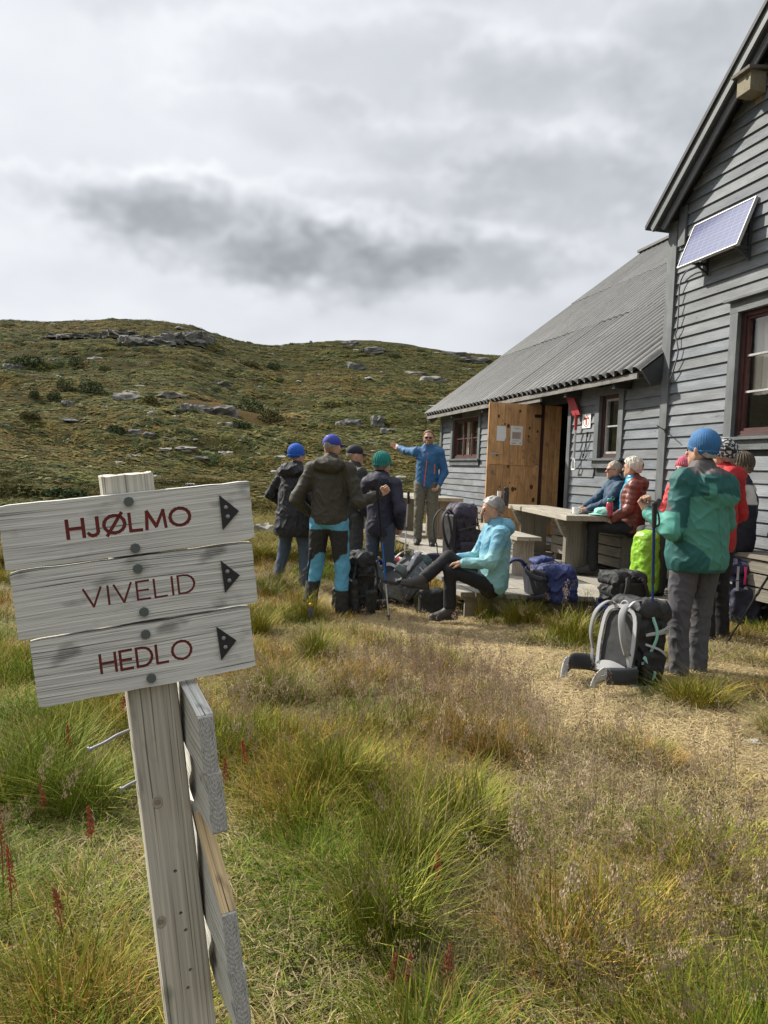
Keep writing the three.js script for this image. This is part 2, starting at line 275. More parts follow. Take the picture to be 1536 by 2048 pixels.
// each outcrop: picture place, width and height in pixels of the photograph, paleness, its own words
const outcrops = [
  [254, 800, 58, 20, 1, 'pale flat rock slab low on the left of the hill above the sign'], [262, 788, 40, 9, 1, 'thin pale ledge just above the flat slab on the left hillside'],
  [340, 796, 60, 18, 0, 'broken grey ledge between the pale slab and the long outcrop'], [372, 822, 34, 22, 0, 'left block of the long grey outcrop in the middle of the hill'],
  [405, 826, 44, 24, 0, 'middle block of the long grey outcrop in the middle of the hill'], [445, 828, 60, 26, 0, 'right block of the long grey outcrop in the middle of the hill'],
  [455, 852, 50, 11, 1, 'pale low slab under the long grey outcrop'], [442, 773, 44, 14, 0, 'rounded grey slab high above the long outcrop'],
  [132, 812, 20, 16, 0, 'small dark boulder on the left of the hill'], [166, 812, 18, 9, 1, 'small pale stone right of the dark boulder on the left hill'], [208, 818, 14, 9, 1, 'small round stone in brown heath on the left hill'],
  [302, 830, 16, 11, 1, 'pale pointed stone left of the long grey outcrop'], [270, 868, 30, 14, 0, 'low grey rock beside the dark juniper bush'], [300, 873, 30, 13, 0, 'second low grey rock right of the dark juniper bush'],
  [262, 914, 30, 8, 1, 'white lichen slab above the sign post'], [230, 926, 34, 6, 1, 'thin white ledge just left above the sign post'], [370, 898, 44, 8, 1, 'pale thin ledge above the right half of the sign'], [330, 900, 26, 7, 1, 'pale flat stone left of the thin ledge above the sign'],
  [450, 908, 30, 8, 1, 'pale flat stone right above the top board of the sign'], [400, 917, 36, 7, 0, 'grey flat rock close above the top board of the sign'],
  [105, 722, 20, 8, 0, 'small grey slab in green scrub high on the left'], [25, 738, 40, 16, 0, 'grey rock near the left edge of the hill'],
  [338, 682, 15, 20, 0, 'standing boulder below the summit cliff'], [700, 852, 44, 22, 0, 'grey rock left of the man in the brown jacket cap on the hill'],
  [700, 690, 44, 12, 0, 'low dark ledge under the skyline of the right ridge'], [745, 703, 50, 12, 0, 'dark ledge below the right ridge top'], [712, 738, 40, 20, 0, 'grey cliffy knob on the right ridge slope'],
  [866, 762, 56, 14, 1, 'smooth pale rock dome on the right slope'], [830, 748, 44, 8, 1, 'thin pale ledge left of the smooth rock dome'], [905, 712, 60, 14, 0, 'grey crag band at the right skyline left piece'], [950, 722, 60, 14, 0, 'grey crag band at the right skyline right piece'],
  [755, 848, 30, 26, 0, 'upright grey rock behind the teal beanie hiker'], [775, 868, 36, 18, 0, 'sloping grey rock left of the pointing man'], [735, 884, 34, 8, 0, 'flat grey slab above the navy cap hiker'], [680, 850, 20, 10, 1, 'small pale stone above the royal blue cap'],
];
outcrops.forEach(([px, py, w, h, pale, label], i) => {
  const p = onHill(px, py); if (!p) return; const r = RAD(p), sx = w * r / F / 2 * 1.05, sy = h * r / F * 0.8;
  const m = solo('rock_outcrop', rockGeo(sx, sy, Math.max(sx * 0.7, sy), i * 3.7 + 1, 0.55), pale ? rockPale : rockMat, label, 'rock', 'rocks on the hillside');
  m.position.set(p.x, p.y - sy * 0.12, p.z - sx * 0.25); m.rotation.y = Math.atan2(p.x, -p.z) * -1 + (i % 5 - 2) * 0.12;
});
// summit cliff: broken grey rock band made of blocks side by side
{
  const c = thing('summit_cliff', 'dark broken cliff band under the left summit of the hill', 'cliff'); const R = rng(91);
  const base = [];
  for (let px = 100; px < 420; px += 13) base.push([px, px < 250 ? 672 - (px - 100) * 0.01 : 686 - (px - 250) * 0.025, px < 180 ? 12 : px < 250 ? 20 : 30]);
  base.forEach(([px, py, h], i) => {
    const p = onHill(px, py + 3); if (!p) return; const r = RAD(p), k = r / F;
    for (let q = 0; q < 2; q++) { const sx = (10 + R() * 14) * k, sy = h * k * (0.22 + R() * 0.34); const m = part(c, 'rock_block', rockGeo(sx, sy, sx * 1.3, i * 5.1 + q * 2.2, 0.75, 2), rockMat, [p.x + (R() - 0.5) * 1.2, p.y + q * h * k * (0.3 + 0.25 * R()) - 0.2, p.z - q * 1.6 - R()]); m.rotation.y = R() * 0.8; }
  });
}
// pale boulder behind the walkers and stones in the yard
{
  const p = onY(522, 1020, -0.1);
  const b = solo('boulder', rockGeo(0.36, 0.32, 0.3, 31, 0.35), rockPale, 'pale boulder in the grass right of the sign boards', 'rock'); b.position.set(at(522, 1020, 16).x, ground(at(522, 1020, 16).x, -16) + 0.05, -16);
  [[1115, 1253, 0.17, 0.05, 'flat stone in grass below the terrace edge'], [885, 1290, 0.22, 0.02, 'flat stone in the path beside the seated woman boot'], [930, 1275, 0.14, 0.02, 'small flat stone in the path right of the seated woman boot'], [1510, 1502, 0.07, 0.05, 'round pale stone at the right edge of the path'], [1505, 1612, 0.11, 0.03, 'flat grey stone half sunk at the right edge of the path'], [1525, 1650, 0.06, 0.03, 'small pale stone at the lower right edge of the path'], [1375, 1430, 0.05, 0.04, 'small pale stone in the path below the teal jacket woman'], [1205, 1398, 0.05, 0.03, 'pebble in the straw left of the teal jacket woman'], [1440, 1510, 0.05, 0.03, 'pebble in the bare middle of the path']].forEach(([px, py, sx, sy, label], i) => {
    const q = onHill(px, py) || onY(px, py, 0), m = solo('stone', rockGeo(sx, sy, sx * 0.8, i * 2.3 + 60, 0.3, 2), rockPale, label, 'stone', 'stones in the yard'); m.position.set(q.x, q.y + sy * 0.15, q.z); m.rotation.y = i;
  });
}

// ================================================================ the cabin. Local axes: x = along the wall towards the camera, y = up, z = out of the wall
const WALL_TURN = Math.atan2(-0.97211, 0.23454), WA = V(3.1902, 0, -9.5);
const cabin = thing('mountain_cabin', 'grey boarded mountain cabin with a low corrugated roofed wing and open door', 'cabin', WA, WALL_TURN);
cabin.updateMatrixWorld(true);
const cabInv = cabin.matrixWorld.clone().invert();
// picture point -> place on the plane OFF metres out of the wall, in the cabin's axes
function onWall(px, py, off = 0) { const o = camera.position.clone().applyMatrix4(cabInv), d = dirOf(px, py).transformDirection(cabInv), t = (off - o.z) / d.z; return d.multiplyScalar(t).add(o); }

// ---- materials
const boardTex = tex(1024, 512, (u, v) => {   // grey paint, worn along the grain
  const g = tn(u, v, 8, 110, 3, 4), g2 = tn(u, v, 40, 300, 7, 3), bl = tn(u, v, 5, 9, 12, 4), kn = tn(u, v, 18, 26, 19, 3), q = 0.80 + 0.14 * g + 0.12 * g2 + 0.30 * bl - 0.26 * sst(0.28, 0.42, kn);
  const pale = sst(0.22, 0.42, bl) * 0.5; return [lerp(q, q * 1.03, pale), lerp(q * 1.005, q, pale), lerp(q * 1.015, q * 0.97, pale)];
});
const boardBump = tex(1024, 512, (u, v) => grey(0.5 + 0.5 * tn(u, v, 8, 120, 3, 4) + 0.5 * tn(u, v, 40, 300, 7, 3)), false);
const paint = [[0.285, 0.300, 0.305], [0.235, 0.248, 0.256], [0.335, 0.340, 0.335], [0.275, 0.275, 0.266]].map((c) => new THREE.MeshStandardMaterial({ map: boardTex, bumpMap: boardBump, bumpScale: 0.004, color: lin(c[0] * 0.90, c[1] * 0.95, c[2] * 1.02), roughness: 0.72 }));
const trim = new THREE.MeshStandardMaterial({ map: boardTex, bumpMap: boardBump, bumpScale: 0.002, color: lin(0.195, 0.21, 0.215), roughness: 0.6 });
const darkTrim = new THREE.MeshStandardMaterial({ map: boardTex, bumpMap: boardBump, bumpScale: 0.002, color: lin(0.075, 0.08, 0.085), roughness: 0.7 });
const redPaint = new THREE.MeshStandardMaterial({ map: boardTex, bumpMap: boardBump, bumpScale: 0.002, color: lin(0.115, 0.040, 0.034), roughness: 0.6 });
const oldWhite = new THREE.MeshStandardMaterial({ map: boardTex, bumpMap: boardBump, bumpScale: 0.002, color: lin(0.62, 0.60, 0.56), roughness: 0.7 });
const glass = new THREE.MeshPhysicalMaterial({ color: 0xffffff, roughness: 0.02, transmission: 1, thickness: 0, ior: 1.5, specularIntensity: 1 });
const inside = rough(lin(0.24, 0.19, 0.13), 0.9), cloth = rough(lin(0.7, 0.68, 0.62), 0.95);

// a weatherboard: thick lower lip, thin upper edge; ends may be cut on the slope of the roof
const EXPO = 0.1255;
function lap(u0, u1, v, u0t = u0, u1t = u1, seed = 0, tip = 0) {
  const r = rng(seed * 31 + 7), h = EXPO + 0.012, zl = 0.030 + (r() - 0.5) * 0.004, zt = 0.007, j = () => (r() - 0.5) * 0.004, l0 = j(), l1 = j();
  const P = [[u0, v + l0, 0], [u1, v + l1, 0], [u1, v + l1, zl], [u0, v + l0, zl], [u0t, v + h, 0], [u1t, v + h, 0], [u1t, v + h, zt], [u0t, v + h, zt]], Q = [[3, 2, 6, 7], [0, 1, 2, 3], [7, 6, 5, 4], [0, 3, 7, 4], [1, 5, 6, 2]];
  const pos = [], uv = [], idx = [], ou = r() * 11, ov = r() * 7; for (const q of Q) { const b = pos.length / 3; for (const k of q) { pos.push(...P[k]); uv.push(P[k][0] * 0.45 + ou, (P[k][1] + P[k][2]) * 1.3 + ov); } idx.push(b, b + 1, b + 2, b, b + 2, b + 3); }
  const g = new THREE.BufferGeometry(); g.setAttribute('position', new THREE.Float32BufferAttribute(pos, 3)); g.setAttribute('uv', new THREE.Float32BufferAttribute(uv, 2)); g.setIndex(idx); g.computeVertexNormals(); return g;
}
const boxAt = (x0, x1, y0, y1, z0, z1, seed = 0, along) => { const lx = x1 - x0, ly = y1 - y0, lz = z1 - z0; const a = along || (lx >= ly && lx >= lz ? 'x' : ly >= lz ? 'y' : 'z'); const g = plank(lx, ly, lz, seed, a); g.translate((x0 + x1) / 2, (y0 + y1) / 2, (z0 + z1) / 2); return g; };

// ---- main measures
const CU = 0.36, WL = -8.25, EAVE_Z = 0.36, EAVE_V = 2.70, RS = 0.79, RIDGE_Z = -4.95, roofV = (z) => EAVE_V + RS * (EAVE_Z - z);
const RK0 = onWall(1327, 443, 0.16), RK1 = onWall(1536, 62, 0.16), RKS = (RK1.y - RK0.y) / (RK1.x - RK0.x);     // slope of the tall gable
const rakeV = (u) => RK0.y + RKS * (u - RK0.x), rakeU = (v) => RK0.x + (v - RK0.y) / RKS;
const GU = 3.75, TR = 2 * GU - CU, GTOP = rakeV(GU);                                                                 // gable middle, far corner, peak
const doorHole = [-3.0, -2.03, 0.48, 2.56];
const winNear = [-1.12, -0.62, 1.72, 2.55], winFar = [-7.40, -5.84, 1.74, 2.56], winTall = [1.60, 2.62, 1.92, 3.17], winAttic = [2.12, 2.9, 4.58, 5.15];
const margin = 0.12;

// ---- boarded wall of the wing and of the tall gable: one board per course and stretch
const sideWall = new THREE.Group(); sideWall.name = 'boarded_wall'; cabin.add(sideWall);
function cut(list, h) { const o = []; for (const [a, b] of list) { if (h[1] <= a || h[0] >= b) o.push([a, b]); else { if (h[0] > a) o.push([a, h[0]]); if (h[1] < b) o.push([h[1], b]); } } return o; }
{
  let s = 0; const R = rng(5);
  for (let k = 0; k < 24; k++) {   // wing
    const v = 0.06 + k * EXPO; if (v > 2.86) break;
    let L = [[WL + 0.1, CU - 0.03]];
    for (const [w, m] of [[doorHole, 0.10], [winNear, margin], [winFar, margin]]) if (v + EXPO > w[2] - m - (w === doorHole ? 0.4 : 0.05) && v < w[3] + m) L = cut(L, [w[0] - m, w[1] + m]);
    for (const [a, b] of L) { if (b - a > 3.2) { const c = a + (b - a) * (0.35 + 0.3 * R()); part(sideWall, 'board', lap(a, c - 0.002, v, a, c - 0.002, ++s), paint[Math.floor(R() * 4)]); part(sideWall, 'board', lap(c + 0.002, b, v, c + 0.002, b, ++s), paint[Math.floor(R() * 4)]); } else part(sideWall, 'board', lap(a, b, v, a, b, ++s), paint[Math.floor(R() * 4)]); }
  }
  for (let k = 0; k < 64; k++) {   // tall gable
    const v = 0.06 + k * EXPO, vt = v + EXPO + 0.012; if (vt > GTOP - 0.25) break;
    const lo = (y) => Math.max(CU + 0.10, rakeU(y) + 0.02), a = lo(v), at_ = lo(vt), b = 2 * GU - a, bt = 2 * GU - at_;
    let L = [[a, b]];
    for (const w of [winTall, winAttic]) if (v + EXPO > w[2] - margin - 0.03 && v < w[3] + margin) L = cut(L, [w[0] - margin, w[1] + margin]);
    for (const [x0, x1] of L) {
      const c0 = x0 === a ? at_ : x0, c1 = x1 === b ? bt : x1;
      if (x1 - x0 > 2.5 && L.length === 1) { const c = x0 + 0.5 + (x1 - x0 - 1) * R(); part(sideWall, 'board', lap(x0, c - 0.002, v, c0, c - 0.002, ++s), paint[Math.floor(R() * 4)]); part(sideWall, 'board', lap(c + 0.002, x1, v, c + 0.002, c1, ++s), paint[Math.floor(R() * 4)]); }
      else part(sideWall, 'board', lap(x0, x1, v, c0, c1, ++s), paint[Math.floor(R() * 4)]);
    }
  }
}
// ---- wall core with its openings, other walls, floors and ceilings (the rooms stay dark)
{
  const T = 0.14, boxes = [], add = (...a) => boxes.push(boxAt(...a));
  const holes = (u0, u1, v0, v1, hs) => { hs = hs.slice().sort((a, b) => a[0] - b[0]); let x = u0; for (const h of hs) { add(x, h[0], v0, v1, -T, -0.001); add(h[0], h[1], v0, h[2], -T, -0.001); add(h[0], h[1], h[3], v1, -T, -0.001); x = h[1]; } add(x, u1, v0, v1, -T, -0.001); };
  holes(WL + 0.02, CU, -0.3, 2.86, [winFar, doorHole, winNear]);
  holes(CU, TR, -0.3, 4.5, [winTall]);
  const gs = new THREE.Shape([new THREE.Vector2(CU + 0.05, 4.5), new THREE.Vector2(TR - 0.05, 4.5), new THREE.Vector2(GU, GTOP - 0.12)]); const hp = new THREE.Path([[winAttic[0], winAttic[2]], [winAttic[1], winAttic[2]], [winAttic[1], winAttic[3]], [winAttic[0], winAttic[3]]].map((q) => new THREE.Vector2(...q))); gs.holes.push(hp);
  const ge = new THREE.ExtrudeGeometry(gs, { depth: T - 0.001, bevelEnabled: false }); ge.translate(0, 0, -T);
  const core = mergeGeometries(boxes.concat()); part(cabin, 'wall_core', core, darkTrim); part(cabin, 'gable_core', ge, darkTrim);
  const D = 2 * RIDGE_Z + EAVE_Z * 0;   // back of the wing
  part(cabin, 'back_wall', mergeGeometries([boxAt(WL, CU, -0.3, 2.86, D, D + T), boxAt(CU, TR, -0.3, 4.5, D, D + T)]), paint[1]);
  const end = new THREE.Shape([[-T - 0.002, -0.3], [-T - 0.002, roofV(-T) - 0.08], [RIDGE_Z, roofV(RIDGE_Z) - 0.08], [D + T + 0.002, roofV(-T) - 0.08], [D + T + 0.002, -0.3]].map((q) => new THREE.Vector2(-q[0], q[1])));
  const eg = new THREE.ExtrudeGeometry(end, { depth: T, bevelEnabled: false }); eg.rotateY(Math.PI / 2); eg.translate(WL + 0.01, 0, 0); part(cabin, 'end_wall', eg, paint[0]);
  part(cabin, 'side_wall', mergeGeometries([boxAt(CU + 0.002, CU + T, -0.3, 4.5, D + T, -T - 0.002), boxAt(TR - T, TR - 0.002, -0.3, 4.5, D + T, -T - 0.002)]), paint[2]);
  part(cabin, 'floor', mergeGeometries([boxAt(WL + T + 0.01, CU, 0.30, 0.45, D + T, -T - 0.003), boxAt(CU + T + 0.01, TR - T - 0.01, 0.30, 0.45, D + T, -T - 0.003)]), inside);
  part(cabin, 'ceiling', mergeGeometries([boxAt(WL + T + 0.02, CU, 2.72, 2.76, D + T, -T - 0.003), boxAt(CU + T + 0.02, TR - T - 0.02, 3.5, 3.56, D + T, -T - 0.003)]), inside);
  part(cabin, 'room_partition', mergeGeometries([boxAt(-2.0, -1.9, 0.45, 2.72, -4, -T - 0.004), boxAt(WL + T + 0.02, CU, 0.45, 2.72, -4.1, -4)]), inside);
}
// ---- corner boards, frieze and skirting
part(cabin, 'corner_board', boxAt(CU - 0.035, CU + 0.105, -0.1, rakeV(CU) - 0.02, 0.001, 0.052, 1), trim);
part(cabin, 'corner_board', boxAt(CU - 0.065, CU - 0.036, roofV(0.02), 4.5, -0.12, 0.05, 2, 'y'), trim);
part(cabin, 'corner_board', boxAt(WL - 0.03, WL + 0.1, -0.1, 2.86, 0.001, 0.05, 3), trim);
part(cabin, 'corner_board', boxAt(TR - 0.1, TR + 0.04, -0.1, 4.5, 0.001, 0.05, 4), trim);
part(cabin, 'corner_board', boxAt(CU + 0.135, CU + 0.26, rakeV(CU + 0.1) - 0.42, rakeV(CU + 0.1) + 0.02, 0.031, 0.056, 5), trim);

// ---- wing roof: corrugated fibre-cement sheets, three rows of overlapping sheets
const roofTex = tex(512, 1024, (u, v) => { const a = tn(u, v, 20, 8, 4, 4), b = tn(u, v, 90, 60, 8, 4), c = tn(u, v, 8, 5, 14, 4), lich = sst(0.12, 0.3, tn(u, v, 45, 38, 23, 4)), dark = sst(0.12, 0.32, tn(u, v, 30, 10, 29, 4)); const q = 0.80 + 0.08 * a + 0.14 * b + 0.12 * c - 0.14 * dark; return [q + 0.08 * lich, q * 0.99 + 0.08 * lich, q * 0.965 + 0.06 * lich]; });
const roofMats = [0.92, 1, 1.08].map((k) => new THREE.MeshStandardMaterial({ map: roofTex, bumpMap: roofTex, bumpScale: 0.001, color: lin(0.235 * k, 0.235 * k, 0.235 * k), roughness: 0.5 }));
{
  const roof = new THREE.Group(); roof.name = 'corrugated_roof'; cabin.add(roof);
  const per = 0.19, waves = 5, U0 = WL - 0.32, U1 = CU - 0.02, wid = per * waves, cols = Math.ceil((U1 - U0) / wid), slope = Math.atan(RS), len = (EAVE_Z - RIDGE_Z) / Math.cos(slope), rows = 3, R = rng(15);
  function sheet(n, L, seed) {
    const seg = 8, pos = [], uv = [], idx = [], r = rng(seed), ou = r() * 3, ov = r() * 3, N = Math.round(n * seg), js = 3;
    for (let side = 0; side < 2; side++) for (let j = 0; j <= js; j++) for (let i = 0; i <= N; i++) { const x = i / seg * per, y = 0.036 * (Math.sin(i / seg * 2 * Math.PI) + 0.22 * Math.cos(i / seg * 4 * Math.PI)) - side * 0.007 + 0.003 * n3(x * 3, j + seed, 2); pos.push(x, y, -j / js * L); uv.push(x * 0.5 + ou, j / js * L * 0.25 + ov); }
    const m = N + 1, S = m * (js + 1);
    for (let j = 0; j < js; j++) for (let i = 0; i < N; i++) { const a = j * m + i; idx.push(a, a + 1, a + m, a + 1, a + m + 1, a + m); idx.push(S + a, S + a + m, S + a + 1, S + a + 1, S + a + m, S + a + m + 1); }
    for (let i = 0; i < N; i++) { idx.push(i, S + i, i + 1, i + 1, S + i, S + i + 1); const a = js * m + i; idx.push(a, a + 1, S + a, a + 1, S + a + 1, S + a); }
    for (let j = 0; j < js; j++) { const a = j * m, b = j * m + N; idx.push(a, a + m, S + a, a + m, S + a + m, S + a, b, S + b, b + m, b + m, S + b, S + b + m); }
    const g = new THREE.BufferGeometry(); g.setAttribute('position', new THREE.Float32BufferAttribute(pos, 3)); g.setAttribute('uv', new THREE.Float32BufferAttribute(uv, 2)); g.setIndex(idx); g.computeVertexNormals(); return g;
  }
  for (let c = 0; c < cols; c++) for (let q = 0; q < rows; q++) {
    const u = U0 + c * wid, n = Math.min(waves, (U1 - u) / per); if (n < 0.3) continue; const L = len / rows + 0.12;
    const m = part(roof, 'roof_sheet', sheet(n, L, c * 7 + q * 3 + 1), roofMats[Math.floor(R() * 3)]);
    const d = q * len / rows; m.position.set(u, EAVE_V + 0.04 + d * Math.sin(slope) + 0.004 + (R() - 0.5) * 0.006 - q * 0 , EAVE_Z - d * Math.cos(slope) + (q ? 0 : (R() - 0.5) * 0.03)); m.rotation.x = slope - 0.0045;
    m.position.y += 0.005 * (rows - q) * 0;
  }
  const backLen = len; const bk = part(roof, 'back_slope', new THREE.BoxGeometry(U1 - U0, 0.03, backLen), roofMats[1]); bk.position.set((U0 + U1) / 2, (EAVE_V + roofV(RIDGE_Z)) / 2, RIDGE_Z - (EAVE_Z - RIDGE_Z) / 2 - 0.02); bk.rotation.x = -slope;
  part(roof, 'ridge_cap', boxAt(U0, U1, roofV(RIDGE_Z) + 0.03, roofV(RIDGE_Z) + 0.09, RIDGE_Z - 0.12, RIDGE_Z + 0.12, 3), roofMats[0]);
  // deck boards under the sheets at the eave, fascia, verge boards
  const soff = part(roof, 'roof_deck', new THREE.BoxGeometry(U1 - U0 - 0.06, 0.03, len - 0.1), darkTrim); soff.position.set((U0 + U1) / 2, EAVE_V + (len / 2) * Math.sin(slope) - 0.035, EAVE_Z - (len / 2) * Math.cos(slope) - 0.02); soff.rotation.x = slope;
  const fmat = new THREE.MeshStandardMaterial({ map: boardTex, bumpMap: boardBump, bumpScale: 0.003, color: lin(0.33, 0.31, 0.28), roughness: 0.85 });
  part(roof, 'fascia_board', boxAt(U0 + 0.02, -4.25, EAVE_V - 0.075, EAVE_V - 0.005, EAVE_Z - 0.075, EAVE_Z - 0.05, 5), fmat);
  part(roof, 'fascia_board', boxAt(-4.24, U1 - 0.12, EAVE_V - 0.07, EAVE_V - 0.006, EAVE_Z - 0.07, EAVE_Z - 0.045, 6), fmat);
  part(roof, 'gutter_slat', boxAt(-4.3, -2.5, EAVE_V - 0.135, EAVE_V - 0.085, EAVE_Z - 0.1, EAVE_Z - 0.07, 8), fmat);
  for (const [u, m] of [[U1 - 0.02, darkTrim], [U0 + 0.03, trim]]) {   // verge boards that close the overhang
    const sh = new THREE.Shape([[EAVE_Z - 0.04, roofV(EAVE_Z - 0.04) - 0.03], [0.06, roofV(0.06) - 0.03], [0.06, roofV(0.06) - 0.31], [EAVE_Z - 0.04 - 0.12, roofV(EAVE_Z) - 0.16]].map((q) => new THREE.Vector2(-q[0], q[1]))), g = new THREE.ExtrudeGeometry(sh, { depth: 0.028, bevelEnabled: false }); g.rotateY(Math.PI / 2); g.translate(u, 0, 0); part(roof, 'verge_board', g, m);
  }
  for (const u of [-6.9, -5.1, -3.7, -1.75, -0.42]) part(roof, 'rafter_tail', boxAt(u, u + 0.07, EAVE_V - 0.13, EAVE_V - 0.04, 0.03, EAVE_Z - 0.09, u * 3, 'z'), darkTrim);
  part(roof, 'rain_chain', rod(V(U0 + 0.08, EAVE_V - 0.02, EAVE_Z - 0.03), V(U0 + 0.06, EAVE_V - 1.0, EAVE_Z - 0.04), 0.012, 0.009, 6), rough(lin(0.03, 0.03, 0.03), 0.6, { metalness: 0.3 }));
}
// ---- roof of the tall gable: slabs, cover strip and stepped barge boards
{
  const roof = new THREE.Group(); roof.name = 'gable_roof'; cabin.add(roof);
  const O0 = onWall(1303, 428, 0.22), ang = Math.atan(RKS);
  const bar = (name, dropTop, h, z0, z1, mat, extra = 0, start = O0.x) => { for (const s of [1, -1]) {
    const v0 = (u) => rakeV(u) + 0.185 - dropTop, sh = new THREE.Shape([[start, v0(start)], [GU, v0(GU)], [GU, v0(GU) - h], [start + extra, v0(start + extra) - h]].map((q) => new THREE.Vector2(s > 0 ? q[0] : 2 * GU - q[0], q[1])));
    const g = new THREE.ExtrudeGeometry(sh, { depth: z1 - z0, bevelEnabled: false }); g.translate(0, 0, z0);
    const p = g.attributes.position, uv = g.attributes.uv; for (let i = 0; i < p.count; i++) uv.setXY(i, (p.getX(i) * Math.cos(ang) + p.getY(i) * Math.sin(ang)) * 0.6, (p.getY(i) * Math.cos(ang) - p.getX(i) * Math.sin(ang)) + p.getZ(i));
    part(roof, name, g, mat); } };
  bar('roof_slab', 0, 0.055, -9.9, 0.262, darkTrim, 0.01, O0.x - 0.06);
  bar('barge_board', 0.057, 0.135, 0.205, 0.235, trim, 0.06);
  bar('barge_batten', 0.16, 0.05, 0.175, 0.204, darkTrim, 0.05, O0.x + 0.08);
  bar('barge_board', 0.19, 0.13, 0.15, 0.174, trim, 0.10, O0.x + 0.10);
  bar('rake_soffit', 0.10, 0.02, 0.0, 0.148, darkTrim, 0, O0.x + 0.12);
}
// ---- windows
function windowPart(h, name, opts = {}) {
  const [u0, u1, v0, v1] = h, w = new THREE.Group(); w.name = name; cabin.add(w); const c = margin - 0.005, ct = opts.casing || trim;
  part(w, 'casing', boxAt(u0 - c, u0 - 0.0, v0 - 0.02, v1 + 0.0, 0.002, 0.048, 1), ct); part(w, 'casing', boxAt(u1, u1 + c, v0 - 0.02, v1, 0.002, 0.048, 2), ct);
  part(w, 'casing', boxAt(u0 - c - 0.01, u1 + c + 0.01, v1 + 0.001, v1 + 0.115, 0.003, 0.05, 3), ct);
  if (opts.drip) part(w, 'drip_cap', boxAt(u0 - c - 0.05, u1 + c + 0.05, v1 + 0.117, v1 + 0.14, 0.0, 0.105, 4), ct);
  part(w, 'sill', boxAt(u0 - c - 0.05, u1 + c + 0.05, v0 - 0.05, v0 - 0.021, 0.0, 0.095, 5), ct); part(w, 'apron_board', boxAt(u0 - c, u1 + c, v0 - 0.15, v0 - 0.051, 0.032, 0.056, 6), ct);
  const fr = 0.045, z0 = -0.085, z1 = -0.035;
  part(w, 'frame', mergeGeometries([boxAt(u0 + 0.001, u0 + fr, v0, v1, z0, z1 + 0.02, 7), boxAt(u1 - fr, u1 - 0.001, v0, v1, z0, z1 + 0.02, 8), boxAt(u0 + fr, u1 - fr, v1 - fr, v1, z0, z1 + 0.019, 9), boxAt(u0 + fr, u1 - fr, v0, v0 + fr, z0, z1 + 0.019, 10)]), redPaint);
  const n = opts.lights || 1, iw = (u1 - u0 - 2 * fr) / n;
  for (let i = 0; i < n; i++) {
    const a = u0 + fr + i * iw + (i ? 0.02 : 0), b = u0 + fr + (i + 1) * iw - (i < n - 1 ? 0.02 : 0), s = 0.028;
    if (i) part(w, 'mullion', boxAt(a - 0.04, a, v0 + fr, v1 - fr, z0, z1 + 0.012, 20 + i), redPaint);
    const putty = opts.putty || oldWhite;
    part(w, 'sash', mergeGeometries([boxAt(a + 0.001, a + s, v0 + fr + 0.001, v1 - fr - 0.001, z0 + 0.006, z1, 11), boxAt(b - s, b - 0.001, v0 + fr + 0.001, v1 - fr - 0.001, z0 + 0.006, z1, 12), boxAt(a + s, b - s, v1 - fr - s, v1 - fr - 0.001, z0 + 0.006, z1 - 0.001, 13), boxAt(a + s, b - s, v0 + fr + 0.001, v0 + fr + s, z0 + 0.006, z1 - 0.001, 14)]), i === 0 || n === 1 ? putty : redPaint);
    const rows = opts.rows || 2; for (let k = 0; k < rows; k++) {
      const y0 = v0 + fr + s + k * (v1 - v0 - 2 * fr - 2 * s) / rows, y1 = v0 + fr + s + (k + 1) * (v1 - v0 - 2 * fr - 2 * s) / rows;
      part(w, 'pane', boxAt(a + s - 0.004, b - s + 0.004, y0 + (k ? 0.009 : -0.004), y1 - (k < rows - 1 ? 0.009 : -0.004), -0.063, -0.060), glass);
      if (k) part(w, 'glazing_bar', boxAt(a + s, b - s, y0 - 0.010, y0 + 0.010, z0 + 0.01, z1 - 0.004, 15 + k), opts.barMat || putty);
    }
  }
  // curtain a hand behind the glass, gathered in folds
  for (const [c0, c1, y0, y1] of opts.curtains || []) {
    const N = 36, pos = [], idx = []; for (let i = 0; i <= N; i++) for (let j = 0; j < 2; j++) { const x = lerp(c0, c1, i / N); pos.push(x, j ? y1 : y0 + (opts.sag || 0) * Math.sin(i / N * Math.PI), -0.19 + 0.022 * Math.sin(x * 70) + 0.012 * Math.sin(x * 31 + 1)); if (i && !j) { const a = (i - 1) * 2; idx.push(a, a + 2, a + 1, a + 1, a + 2, a + 3); } }
    const g = new THREE.BufferGeometry(); g.setAttribute('position', new THREE.Float32BufferAttribute(pos, 3)); g.setIndex(idx); g.computeVertexNormals(); part(w, 'curtain', g, cloth);
  }
  return w;
}
windowPart(winTall, 'window', { drip: true, rows: 3, lights: 2, putty: redPaint, barMat: oldWhite, curtains: [[winTall[0], winTall[1], 2.34, 3.2], [1.98, 2.12, 1.9, 3.2]], sag: 0.0 });
windowPart(winNear, 'window', { rows: 2 });
windowPart(winFar, 'window', { rows: 2, lights: 3, putty: redPaint, curtains: [[-7.4, -6.9, 1.74, 2.56], [-6.2, -5.84, 1.74, 2.56]] });
windowPart(winAttic, 'window', { rows: 1 });
